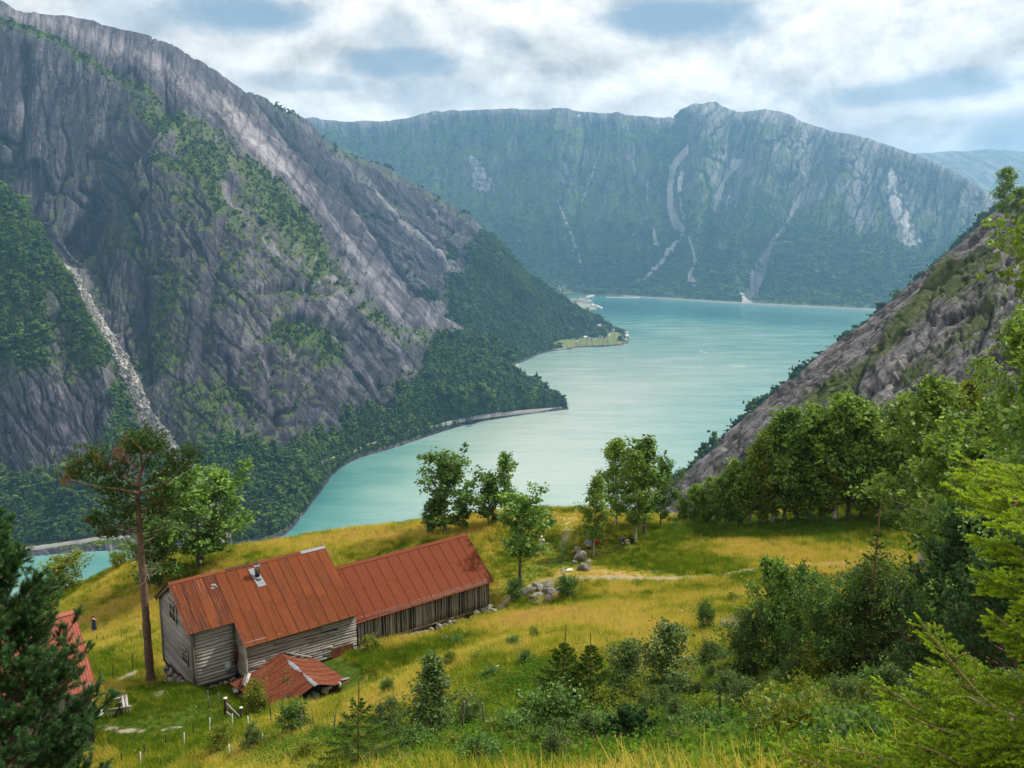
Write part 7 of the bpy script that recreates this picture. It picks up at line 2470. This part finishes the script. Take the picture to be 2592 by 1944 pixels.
# things by the white birch
p = at(1600, 1374)
k_ = thing('backpack', 'black backpack leaning against the foot of the white birch', 'backpack', tuple(float(c) for c in p), .4)
link('bag', bag_mesh('bag', .36, .26, .50, M_PACKK), k_, (0, -.05, .24), (-.3, 0, 0))
link('pocket', bag_mesh('pocket', .26, .12, .22, M_PACKK), k_, (0, -.22, .17), (-.3, 0, 0))
tube('strap', [(-.1, .05, .46), (-.1, .16, .40), (-.1, .17, .2), (-.1, .1, .05)], [.018] * 4, M_PACKK, 5, k_)
p = at(1592, 1381)
k_ = thing('bottle', 'yellow green drink bottle standing in the grass by the black backpack', 'bottle', tuple(float(c) for c in p))
M_BOT = simple_mat('lime_plastic', (.55, .68, .06), .3, .05)
tube('body', [(0, 0, 0), (0, 0, .02), (0, 0, .24), (0, 0, .30)], [.036, .04, .04, .018], M_BOT, 10, k_)
tube('cap', [(0, 0, .30), (0, 0, .34)], [.022, .02], M_WHITE, 8, k_)
for (x, y, lab, c) in ((1589, 1369, 'white plate on the grass in front of the man in navy', (.8, .8, .76)), (1580, 1371, 'pale wrapper beside the knees of the man in navy', (.65, .68, .70))):
    p = at(x, y)
    k_ = link('plate', None, None, tuple(float(q) for q in p + np.array([0, 0, .05])), (.1, 0, 0), label=lab, category='plate')
    tube('dish', [(0, 0, 0), (0, 0, .012), (0, 0, .03)], [.07, .09, .13], simple_mat('plate', c, .5, .05), 12, k_)

# ------------------------------------------------------------------ boulders and stones
def rock(px, py, size, label, mat=M_STONEG, seed=0, group=None, rot=None, up=.25, cat='boulder', name='boulder'):
    p = at(px, py)
    o = stone(name, (float(p[0]), float(p[1]), float(p[2] + size[2] * up)), size, mat, None, seed, label=label, category=cat)
    if group:
        o['group'] = group
    if rot:
        o.rotation_euler = rot
    return o


rock(1467, 1424, (.62, .50, .74), 'tall leaning grey boulder with someone sitting behind it', M_STONEG, 4, 'boulders on the knoll', (.35, .35, .5), .55)
rock(1479, 1443, (.74, .46, .42), 'oblong lichened boulder in front of the leaning one', M_STONEG, 1, 'boulders on the knoll', (.1, .12, -.35), .45)
rock(1455, 1426, (.36, .3, .26), 'small rounded boulder at the left foot of the leaning one', M_STONEG, 2, 'boulders on the knoll', None, .4)
rock(1489, 1426, (.40, .32, .24), 'low boulder at the right foot of the leaning one', M_STONEG, 3, 'boulders on the knoll', None, .3)
rock(1441, 1445, (.38, .28, .10), 'flat white stone lying in the trodden grass', simple_mat('white_stone', (.66, .62, .56), .9, .2, 4), 5, None, (0, 0, .4), .5, 'stone', 'stone')
for k, (px, py, s, lab) in enumerate(((1341, 1499, (1.0, .6, .34), 'long flat slab at the left end of the rock pile'), (1366, 1492, (.75, .5, .45), 'pointed rock at the top of the rock pile'), (1385, 1490, (.6, .5, .5), 'upright rock behind the top of the rock pile'), (1396, 1503, (.8, .6, .5), 'large rounded rock at the right of the rock pile'),
                                      (1366, 1512, (.7, .5, .34), 'wedge of rock at the front of the rock pile'), (1395, 1520, (.5, .4, .36), 'pale tooth of rock at the front right of the rock pile'), (1372, 1523, (.6, .4, .22), 'lowest flat stone at the front of the rock pile'), (1350, 1518, (.45, .35, .25), 'small dark stone at the front left of the rock pile'),
                                      (1412, 1497, (.45, .4, .34), 'rock at the far right end of the pile against the fern'), (1356, 1487, (.28, .24, .24), 'small stone balanced on the back of the rock pile'))):
    rock(px, py + 3, (1.3 * s[0], 1.15 * s[1], .95 * s[2]), lab, M_STONEG, 40 + k, 'rocks heaped in the pile by the rowan', None, .42, 'rock', 'rock')
for k, (px, py, s, lab) in enumerate(((1268, 1882, (.42, .32, .26), 'grey boulder half sunk beside the two tall posts'), (1180, 1866, (.3, .24, .14), 'small grey stone at the foot of a fence post'), (1012, 1950, (.75, .4, .22), 'whitish lichen covered rock at the lower edge of the view'), (1515, 1918, (.62, .40, .14), 'flat lichened rock in the heather at the bottom'),
                                      (1800, 1872, (.30, .2, .2), 'white broken stone in the grass right of the dwarf pine'), (395, 1762, (.55, .4, .08), 'flat grey rock showing through the lawn by the house'), (1130, 1620, (.5, .4, .16), 'reddish flat stone below the barn boards'), (1452, 1905, (.3, .24, .1), 'small lichened rock left of the flat one in the heather'))):
    rock(px, py, s, lab, M_STONEG, 60 + k, None, None, .35, 'rock', 'rock')
# the upright stump by the house
p = at(552, 1738)
st = thing('tree_stump', 'old brown hollow stump against the house front beside the cellar', 'stump', (float(p[0]), float(p[1]), float(p[2])), .3)
g = np.random.default_rng(5)
for nm, x, h, r, mt in (('stump', 0, .95, .30, simple_mat('stump_bark', (.13, .09, .045), .95, .4, 5, bump=.04)), ('stump_root', -.36, .75, .20, M_BARKP)):
    tube(nm, [(x, 0, -.1), (x, 0, .2), (x + .03, 0, h * .7), (x + .04, .02, h), (x + .04, .02, h + .02)], [r * 1.25, r * 1.05, r, r * .9, r * .4], mt, 14, st)

# ------------------------------------------------------------------ posts, rails, gate, bench
M_POSTG = wood_mat('grey_post', (.10, .088, .075), (.30, .27, .235), .2)
M_POSTD = wood_mat('dark_post', (.03, .02, .015), (.085, .055, .04), .15)
M_TAR = simple_mat('white_end', (.62, .60, .56), .8, .1)
M_ROD = simple_mat('green_rod', (.30, .62, .16), .5, .1)


def post(px, top, pbx, bot, wid, mat, label, group, name='fence_post', hmax=1.9):
    p = at(pbx, bot)
    r = ray(px, top)
    # where the sight line through the top passes over the foot
    q = np.array([r[0], r[1], r[2]]) * (p[1] / r[1]) + np.array([0, 0, H])
    h = q - p
    if np.linalg.norm(h) > hmax:
        h *= hmax / np.linalg.norm(h)
    o = thing(name, label, 'post', tuple(float(c) for c in p), 0, group)
    v, qd, tr = tube_np(np.array([-h * .1, h * .5, h * .97, h]), np.array([wid, wid, wid * .95, wid * .7]), 7, True)
    link('shaft', mesh_np('shaft', v, quads=qd, tris=tr, mat=mat, smooth=False), o)
    return o, p, h


ws = 'white electric fence stakes in the grass'
for k, (x, a, b_, y, lab) in enumerate(((531, 1817, 531, 1860, 'white stake between the path and the gate, fourth from the left'), (466, 1854, 467, 1891, 'white stake in the green grass, third from the left'), (355, 1903, 356, 1941, 'white stake near the lower edge, second from the left'), (277, 1935, 278, 1960, 'white stake cut off by the lower edge, leftmost'),
                                        (588, 1807, 588, 1850, 'white stake standing in front of the gate rails'), (627, 1813, 631, 1850, 'leaning white stake right of the gate, beside a green rod'), (664, 1856, 664, 1893, 'white stake alone in the pale dry grass, farthest right'), (579, 1884, 583, 1921, 'lowest white stake in the dry grass, beside a green rod'))):
    o, p, h = post(x, a, b_, y, .028, M_WHITE, lab, ws, 'fence_stake')
    for q in (.35, .6, .85):
        link('clip', box_mesh('clip', .05, .06, .03, M_WHITE), o, tuple(h * q))
for (x, a, b_, y, lab) in ((635, 1808, 637, 1845, 'thin green rod beside the leaning white stake'), (587, 1886, 589, 1919, 'thin green rod beside the lowest white stake')):
    post(x, a, b_, y, .016, M_ROD, lab, 'green fence rods', 'fence_rod')
wp_ = 'old wooden fence posts below the farmhouse'
PL = ((550, 1813, 550, 1838), (489, 1835, 490, 1866), (419, 1860, 420, 1888), (365, 1884, 366, 1918), (308, 1908, 308, 1940), (525, 1748, 530, 1794), (553, 1754, 553, 1792), (661, 1795, 659, 1822), (684, 1792, 687, 1836), (719, 1791, 720, 1842),
      (763, 1797, 759, 1864), (785, 1816, 788, 1866), (849, 1806, 843, 1864), (876, 1809, 877, 1858), (953, 1828, 945, 1848), (1009, 1812, 1003, 1870), (1044, 1821, 1044, 1874), (1174, 1776, 1168, 1882), (1221, 1779, 1230, 1876), (1330, 1795, 1322, 1846), (1532, 1785, 1533, 1824), (1730, 1729, 1733, 1804), (1821, 1761, 1827, 1854), (1968, 1765, 1962, 1790), (2053, 1669, 2064, 1728))
PLAB = ('short brown post left of the gate', 'short brown post at the end of the gravel patch', 'short brown post in the lawn, between two white stakes', 'brown post right of the leftmost white stakes', 'brown post with dry seed heads, leftmost of the wooden ones', 'thin grey post in front of the stump', 'thin grey post before the cellar corner', 'brown post half hidden by the light green shrub', 'dark post right of the light green shrub', 'dark post left of the round dark bush',
        'grey post standing over the round dark bush', 'grey post just right of the round dark bush', 'post behind the open young spruce, leaning left', 'faint thin post right of the open young spruce', 'broken post lying over in the dry grass', 'leaning post left of the conical sapling', 'post hidden in the left side of the conical sapling', 'taller left one of the two pale posts right of the conical sapling', 'right one of the two pale posts, leaning left', 'pale thin post left of the twin spruces',
        'brown post at the foot of the twin spruces', 'dark upright post right of the loose birch sapling', 'dark post with a splintered orange top', 'grey stump of a post in the grass under the thicket', 'pale slanting pole in front of the thicket')
for q, lab in zip(PL, PLAB):
    post(*q, .034 if q[3] < 1900 else .04, M_POSTG if 'grey' in lab or 'pale' in lab or 'leaning' in lab else M_POSTD, lab, wp_)
FL = ((335, 1655, 335, 1697, 'tall thin dark post left of the tall pine'), (286, 1679, 286, 1717, 'middle dark post above the gravel path'), (251, 1696, 251, 1730, 'dark post at the corner of the red roofed shed'), (245, 1607, 245, 1624, 'farthest left of the low posts below the woman in navy'), (261, 1609, 261, 1628, 'second of the low posts below the woman in navy'), (273, 1606, 273, 1620, 'third of the low posts on the left slope'),
      (283, 1605, 283, 1617, 'fourth of the low posts on the left slope'), (295, 1605, 295, 1616, 'fifth of the low posts on the left slope'), (307, 1609, 308, 1624, 'sixth of the low posts, nearest the pine'), (319, 1609, 323, 1624, 'seventh of the low posts, close to the pine'), (329, 1611, 336, 1632, 'last of the low posts, tilting toward the pine'), (1950, 1306, 1950, 1322, 'short pole at the wood edge, left of the slanting one'), (2045, 1299, 2042, 1322, 'upright pale pole at the wood edge'), (1984, 1304, 2003, 1326, 'slanting pale pole at the wood edge'))
for x, a, b_, y, lab in FL:
    post(x, a, b_, y, .03 if y < 1640 else .028, M_POSTD if y > 1400 else M_PALE, lab, 'thin posts on the left slope and by the wood')
# gate: two dark posts and two rails
o1, g1, h1 = post(570, 1768, 571, 1818, .085, M_POSTD, 'stout dark gate post with a white top', 'gate posts', 'gate_post')
link('post_cap', box_mesh('post_cap', .2, .2, .04, M_TAR), o1, tuple(h1 + np.array([0, 0, .02])))
o2, g2, h2 = post(610, 1792, 610, 1833, .075, M_POSTD, 'thinner dark gate post, right, with a white top', 'gate posts', 'gate_post')
link('post_cap', box_mesh('post_cap', .17, .17, .04, M_TAR), o2, tuple(h2 + np.array([0, 0, .02])))
gr = thing('gate_rails', 'two bleached rails sloping between the dark gate posts', 'fence rail', tuple(float(c) for c in g1))
dd = g2 - g1
between('rail', h1 * .78 + np.array([.1, -.1, 0]), dd + h2 * .35, .05, .12, M_PALE, gr)
between('rail', h1 * .35 + np.array([.1, -.1, 0]), dd * .85 + h2 * .02, .05, .12, M_PALE, gr)
pl = at(496, 1791)
lp = thing('leaning_plank', 'pale plank leaning against the near corner of the house footing', 'plank', tuple(float(c) for c in pl))
between('board', (0, 0, 0), HN - pl + np.array([-.25, -.25, -.15]), .12, .03, M_PALE, lp)

# the half dismantled garden bench on the lawn
c0 = at(262, 1815)
bench = thing('garden_bench', 'bleached slatted bench frame with two loose boards on the lawn', 'bench', tuple(float(c) for c in c0), 0)


def bw_(px, py, dz):
    p = at(px, py)
    return p + np.array([0, 0, dz]) - c0


A1, B1 = bw_(262, 1796, .42), bw_(322, 1782, .46)
C1, D1 = bw_(270, 1818, .45), bw_(333, 1806, .45)
between('rail', A1, B1, .12, .10, M_PALE, bench)
between('rail', C1, D1, .10, .08, M_PALE, bench)
for k in range(9):
    q = C1 + (D1 - C1) * (k + .3) / 9
    between('slat', q + np.array([0, .0, -.03]), q + np.array([.03, .05, -.46]), .05, .03, M_PALE, bench)
for k in (.2, .8):
    q = A1 + (B1 - A1) * k
    between('leg', q, q + np.array([0, 0, -.5]), .08, .08, M_BEAM, bench)
for k in (.70, .84):
    between('board', A1 + (B1 - A1) * (k + .1) + np.array([0, .08, .07]), C1 + (D1 - C1) * (k + .04) + np.array([0, -.1, .06]), .15, .035, M_PALE, bench)
tr_ = thing('trestle', 'black folding trestle in front of the slatted bench', 'trestle', tuple(float(c) for c in c0))
q = bw_(303, 1812, 0)
between('leg', q + np.array([-.25, -.1, 0]), q + np.array([.15, .05, .8]), .05, .05, M_BLACK, tr_)
between('leg', q + np.array([.2, -.1, 0]), q + np.array([-.02, .05, .75]), .05, .05, M_BLACK, tr_)
between('bar', q + np.array([-.1, .0, .72]), q + np.array([.16, .06, .84]), .05, .04, M_STEEL, tr_)
p = at(249, 1818)
tb = thing('wash_tub', 'white enamel tub on the grass at the left end of the bench', 'tub', tuple(float(c) for c in p))
tube('tub', [(0, 0, 0), (0, 0, .03), (0, 0, .34), (0, 0, .36), (0, 0, .30)], [.20, .23, .29, .30, .26], M_WHITE, 16, tb)
# dry brush heap
p = at(1860, 1600)
bh = thing('brush_heap', 'heap of dry grey brown twigs left of the thicket', 'brushwood', tuple(float(c) for c in p))
g = np.random.default_rng(9)
tw = Wood()
for _ in range(150):
    a = g.normal(0, 1, 3) * np.array([.75, .5, .22]) + np.array([0, 0, .32])
    d = g.normal(0, 1, 3) * np.array([.7, .5, .35])
    d = d / np.linalg.norm(d) * g.uniform(.3, .9)
    tw.add(np.stack([a - d / 2, a + g.normal(0, .05, 3), a + d / 2]), [.012, .009, .004], 3)
o = link('twigs', tw.mesh('twigs', M_DEADW), bh)
o['kind'] = 'stuff'

# ------------------------------------------------------------------ along the water: roads, beach, farms, village, boats
M_ROAD = simple_mat('pale_road', (.29, .28, .26), .9, .15, .02)
M_GRAVEL = simple_mat('shore_gravel', (.40, .36, .31), .95, .3, .05)
M_QUAY = simple_mat('quay_concrete', (.50, .49, .46), .9, .12, .03)


def near_surface(g, pxg, pyg, px, py, zmin=-1):
    d = (pxg - px) ** 2 + (pyg - py) ** 2 + np.where(g[..., 2] < zmin, 1e6, 0)
    i = int(np.argmin(d))
    return g.reshape(-1, 3)[i]


def road_on(name, line, wid, mat, lift, label, n=60, skirt=6.0):
    """A ribbon with a bank under it, following points in the world."""
    p = catmull(np.array(line), n)
    d = np.gradient(p, axis=0)
    s = np.cross(d, (0, 0, 1.0))
    s /= np.linalg.norm(s, axis=1, keepdims=True)
    up = np.array([0, 0, lift])
    g_ = np.stack([p - s * wid * .6 - [0, 0, skirt], p - s * wid / 2 + up, p + s * wid / 2 + up, p + s * wid * .6 - [0, 0, skirt]], 1)
    return link(name, mesh_np(name, g_.reshape(-1, 3), quads=grid_quads(n, 4), mat=mat), kind='structure', label=label)


RD_ = [(590, 1342), (640, 1328), (690, 1290), (728, 1240), (760, 1203), (800, 1178), (830, 1165), (880, 1148), (940, 1124), (1008, 1104), (1078, 1084), (1172, 1060), (1270, 1045), (1380, 1035), (1425, 1031)]
ln = []
for (x, y) in RD_:
    q = near_surface(gA, pxA, pyA, x, y, 4)
    ln.append(q)
road_on('road', ln, 4.6, M_ROAD, 1.8, 'pale shore road under the rock wall', 120, 9)
road_on('road', [near_surface(gC, pxC, pyC, x, y, 4) for x, y in ((40, 1395), (84, 1386), (130, 1379), (170, 1373), (208, 1368), (260, 1362), (330, 1358))], 8, M_ROAD, 2.2, 'pale shore road at the far left', 30, 8)
road_on('road', [PW(x, y, 6.0) for x, y in ((1482, 752), (1500, 747), (1530, 746), (1600, 750), (1700, 756), (1800, 762), (1900, 768), (2000, 773), (2100, 778), (2240, 784), (2330, 789))], 20, M_QUAY, 2.0, 'shore road along the foot of the far wall', 90, 8)
road_on('jetty', [PW(x, y, 2.5) for x, y in ((1533, 752), (1560, 752.5), (1590, 753), (1620, 753))], 22, M_QUAY, 1.0, 'long pale quay at the foot of the far wall', 16, 4)
road_on('road', [near_surface(gB, pxB, pyB, x, y) for x, y in ((1395, 883), (1420, 882), (1450, 881), (1500, 880))], 7, M_ROAD, 1.5, 'road along the shore of the farmed point', 30, 4)
road_on('road', [near_surface(gB, pxB, pyB, x, y) for x, y in ((1540, 852), (1542, 846), (1536, 838), (1530, 832))], 11, M_ROAD, 2.5, 'white track climbing over the point', 30, 6)
road_on('road', [near_surface(gB, pxB, pyB, x, y) for x, y in ((1450, 867), (1465, 860), (1485, 856), (1510, 855), (1535, 853))], 7, M_ROAD, 2.0, 'farm track above the green field', 30, 6)
road_on('road', [near_surface(gB, pxB, pyB, x, y) for x, y in ((1570, 861), (1574, 853), (1577, 846))], 9, M_ROAD, 2.0, 'pale track near the tip of the point', 16, 6)


def flat(name, outline, z, mat, label, thick=6):
    n = len(outline)
    v = [PW(x, y, z) for x, y in outline]
    v += [q - np.array([0, 0, thick]) for q in v]
    me = bpy.data.meshes.new(name)
    me.from_pydata([tuple(q) for q in v], [], [tuple(range(n - 1, -1, -1))] + [(i, (i + 1) % n, (i + 1) % n + n, i + n) for i in range(n)])
    me.materials.append(mat)
    me.update()
    return link(name, me, kind='structure', label=label)


flat('beach', [(1262, 930), (1290, 918), (1312, 914), (1312, 924), (1306, 929), (1280, 931)], 1.6, M_GRAVEL, 'pale gravel beach in the bay')
flat('beach', [(1308, 893), (1330, 888), (1332, 892), (1318, 897)], 1.6, M_GRAVEL, 'small pale beach beside the road')
flat('village_ground', [(1380, 800), (1400, 770), (1440, 757), (1482, 751), (1490, 754), (1470, 763), (1496, 764), (1508, 771), (1525, 778), (1520, 780), (1509, 778), (1511, 783), (1490, 784), (1472, 779), (1440, 776)], 2.5, simple_mat('village_ground', (.27, .27, .20), .9, .4, .02), 'flat built up shore of the far village')
flat('quay', [(1500, 770), (1508, 770.5), (1526, 778), (1522, 779.5), (1508, 774)], 4.0, M_QUAY, 'pale quay of the far village')
M_HWALL = [simple_mat('white_house_paint', (.70, .69, .66), .8, .06, .3), simple_mat('cream_house_paint', (.55, .50, .40), .8, .06, .3), simple_mat('red_house_paint', (.32, .07, .045), .8, .06, .3)]
M_HROOF = [simple_mat('slate_roof', (.14, .14, .15), .8, .15, .3), simple_mat('tile_roof', (.30, .15, .11), .8, .15, .3), simple_mat('pale_roof', (.55, .54, .52), .7, .1, .3)]
M_HWIN = simple_mat('house_window', (.06, .07, .09), .3, .1)
HOUSE_ME = {}


def far_house(pos, wd, dp, ht, kw, kr, rot, label, group):
    key = (kw, kr)
    if key not in HOUSE_ME:
        v = np.array([(x, y, z) for z in (-.3, 1) for x, y in ((-.5, -.5), (.5, -.5), (.5, .5), (-.5, .5))] + [(-.5, 0, 1.55), (.5, 0, 1.55)], float)
        wm = bpy.data.meshes.new('wall')
        wm.from_pydata([tuple(q) for q in v], [], [(0, 1, 5, 4), (1, 2, 6, 9, 5), (2, 3, 7, 6), (3, 0, 4, 8, 7)])
        wm.materials.append(M_HWALL[kw])
        rm = bpy.data.meshes.new('roof')
        rv = [(-.57, -.6, .90), (.57, -.6, .90), (.57, 0, 1.60), (-.57, 0, 1.60), (.57, .6, .90), (-.57, .6, .90)]
        rm.from_pydata(rv + [(x, y, z + .07) for x, y, z in rv], [], [(6, 7, 8, 9), (9, 8, 10, 11), (3, 2, 1, 0), (5, 4, 2, 3), (0, 1, 7, 6), (1, 2, 8, 7), (2, 4, 10, 8), (4, 5, 11, 10), (5, 3, 9, 11), (3, 0, 6, 9)])
        rm.materials.append(M_HROOF[kr])
        nm = bpy.data.meshes.new('windows')
        nv, nf = [], []
        for x in (-.32, 0, .32):
            k = len(nv)
            nv += [(x - .07, -.512, .35), (x + .07, -.512, .35), (x + .07, -.512, .72), (x - .07, -.512, .72)]
            nf.append((k, k + 1, k + 2, k + 3))
        nm.from_pydata(nv, [], nf)
        nm.materials.append(M_HWIN)
        HOUSE_ME[key] = (wm, rm, nm)
    o = thing('house', label, 'house', tuple(float(c) for c in pos), rot, group)
    o.scale = (wd, dp, ht)
    for nm_, me in zip(('wall', 'roof', 'window'), HOUSE_ME[key]):
        link(nm_, me, o)


gh_ = 'farm houses on the point'
for k, (px, py, s, kw, kr, lab) in enumerate(((1470, 857, 11, 0, 0, 'white farm house at the left end of the track above the field'), (1480, 854, 13, 1, 2, 'cream farm house with a pale roof above the field'), (1490, 855, 11, 0, 1, 'white house with a red roof above the middle of the field'), (1499, 856, 9, 0, 0, 'small white house above the field by the dark trees'), (1521, 853, 13, 1, 0, 'longer dark roofed house at the top of the field'),
                                              (1516, 823, 13, 0, 2, 'white house highest on the point, left'), (1526, 825, 12, 0, 0, 'white house highest on the point, right'), (1534, 856, 10, 0, 0, 'house in the trees at the right of the field'), (1551, 834, 11, 0, 1, 'house with a red roof by the upper track'), (1583, 845, 15, 0, 2, 'white house at the tip of the point, uppermost'), (1586, 851, 14, 0, 2, 'white house at the tip of the point, middle'),
                                              (1584, 861, 13, 1, 2, 'cream house at the tip of the point, lowest'), (1449, 882, 10, 0, 1, 'boathouse on the shore road of the point'), (1567, 879, 11, 2, 1, 'red boathouse under the tip of the point'), (1440, 881, 8, 2, 0, 'small red shed on the shore road of the point'))):
    q = near_surface(gB, pxB, pyB, px, py + 2)
    far_house(q, s * 1.5, s, s * .55, kw, kr, k * .7, lab, gh_)
gv = 'buildings of the far village'
for k, (px, py, s, kw, kr, lab) in enumerate(((1456, 765, 20, 1, 1, 'village house with red roof, at the left behind the spur'), (1466, 766, 18, 0, 0, 'white village house second from the left'), (1476, 767, 20, 0, 1, 'white village house with red roof in the middle'), (1485, 768, 24, 0, 2, 'large white hotel block of the village, left'), (1493, 768, 26, 1, 2, 'large cream hotel block of the village, right'), (1463, 759, 16, 0, 0, 'white house at the back of the village, left'),
                                              (1474, 755, 16, 1, 0, 'cream house at the back of the village, middle'), (1484, 752, 14, 0, 1, 'white house by the road end of the village'), (1500, 776, 18, 0, 2, 'white shed on the quay, left'), (1507, 777, 16, 1, 2, 'cream shed on the quay, right'), (1448, 761, 16, 0, 2, 'white village house nearest the wooded spur'))):
    q = PW(px, py, 2.6)
    far_house(q, s * 1.4, s, s * .6, kw, kr, k * .5 + .2, lab, gv)
for k, (px, py, s, lab) in enumerate(((1404, 728, 18, 'white house on the slope above the village, left'), (1412, 723, 16, 'white house on the slope above the village, upper left'), (1416, 734, 16, 'white house on the slope above the village, lower left'), (1429, 742, 16, 'white house below the green field of the village'), (1467, 727, 20, 'white house alone above the green field of the village'), (1428, 724, 14, 'small white house above the left field of the village'))):
    q = near_surface(gD, pxD, pyD, px, py + 1)
    far_house(q, s * 1.4, s, s * .6, 0, k % 3, k * .6, lab, gv)

# motor boat with its wake, and a dinghy at the left shore
bpos = PW(1773, 890, 0)
bt = thing('motor_boat', 'white motor boat crossing the middle of the fjord with a short wake', 'boat', tuple(bpos), R(118))


def hull(name, L, Wd, Hh, mat, parent):
    n = 9
    v = []
    for i in range(n):
        q = i / (n - 1)
        hw_ = Wd / 2 * (1 - max(0, (q - .45) / .55) ** 2.2) + .02
        x = (q - .5) * L
        z = Hh * (.85 + .35 * q * q)
        v += [(x, -hw_, z), (x, -hw_ * .7, -.2), (x, hw_ * .7, -.2), (x, hw_, z)]
    q_ = grid_quads(n, 4)
    dk = [(4 * i + 3, 4 * i, 4 * i + 4, 4 * i + 7) for i in range(n - 1)]
    return link(name, mesh_np(name, np.array(v), quads=np.concatenate([q_, np.array(dk), [[0, 3, 2, 1]]]), mat=mat), parent)


hull('hull', 15, 4.4, 1.6, M_WHITE, bt)
link('cabin', box_mesh('cabin', 5.5, 3.0, 2.0, M_WHITE), bt, (-.8, 0, 2.4))
link('windscreen', box_mesh('windscreen', .3, 2.6, .9, M_HWIN), bt, (2.05, 0, 2.7))
wk = []
for i in range(14):
    q = i / 13
    x = -7 - 46 * q
    wk += [(x, -1.6 - 3.2 * q, .05), (x, 1.6 + 3.2 * q, .05)]
m, t, out = new_mat('foam')
tc = t.add('ShaderNodeTexCoord')
n_ = t.noise(tc.outputs['Object'], .35, 5.0, .65)
b = t.add('ShaderNodeBsdfPrincipled', ins={'Base Color': t.mix(t.maprange(n_, .45, .6), (.17, .33, .30), (.75, .78, .76)), 'Roughness': .6})
t.l.new(b.outputs[0], out.inputs[0])
link('wake', mesh_np('wake', np.array(wk), quads=grid_quads(14, 2), mat=m), bt)
dn = thing('dinghy', 'tiny white dinghy moored under the road at the far left shore', 'boat', tuple(PW(203, 1400, 0)), .1)
hull('hull', 6.5, 2.2, .8, M_WHITE, dn)
for yx in (-1, 1):
    link('thwart', box_mesh('thwart', .4, 1.6, .08, M_PALE), dn, (yx, 0, .7))
for k in range(18):
    g = np.random.default_rng(500 + k)
    q = PW(g.uniform(85, 230), g.uniform(1393, 1402), 0)
    o = stone('shore_rock', (float(q[0]), float(q[1]) + 6, .6), float(g.uniform(1.6, 4.2)), M_STONEG, None, k, label='grey boulder at the waterline under the shore road at the far left', category='rock', group='boulders at the far left waterline')
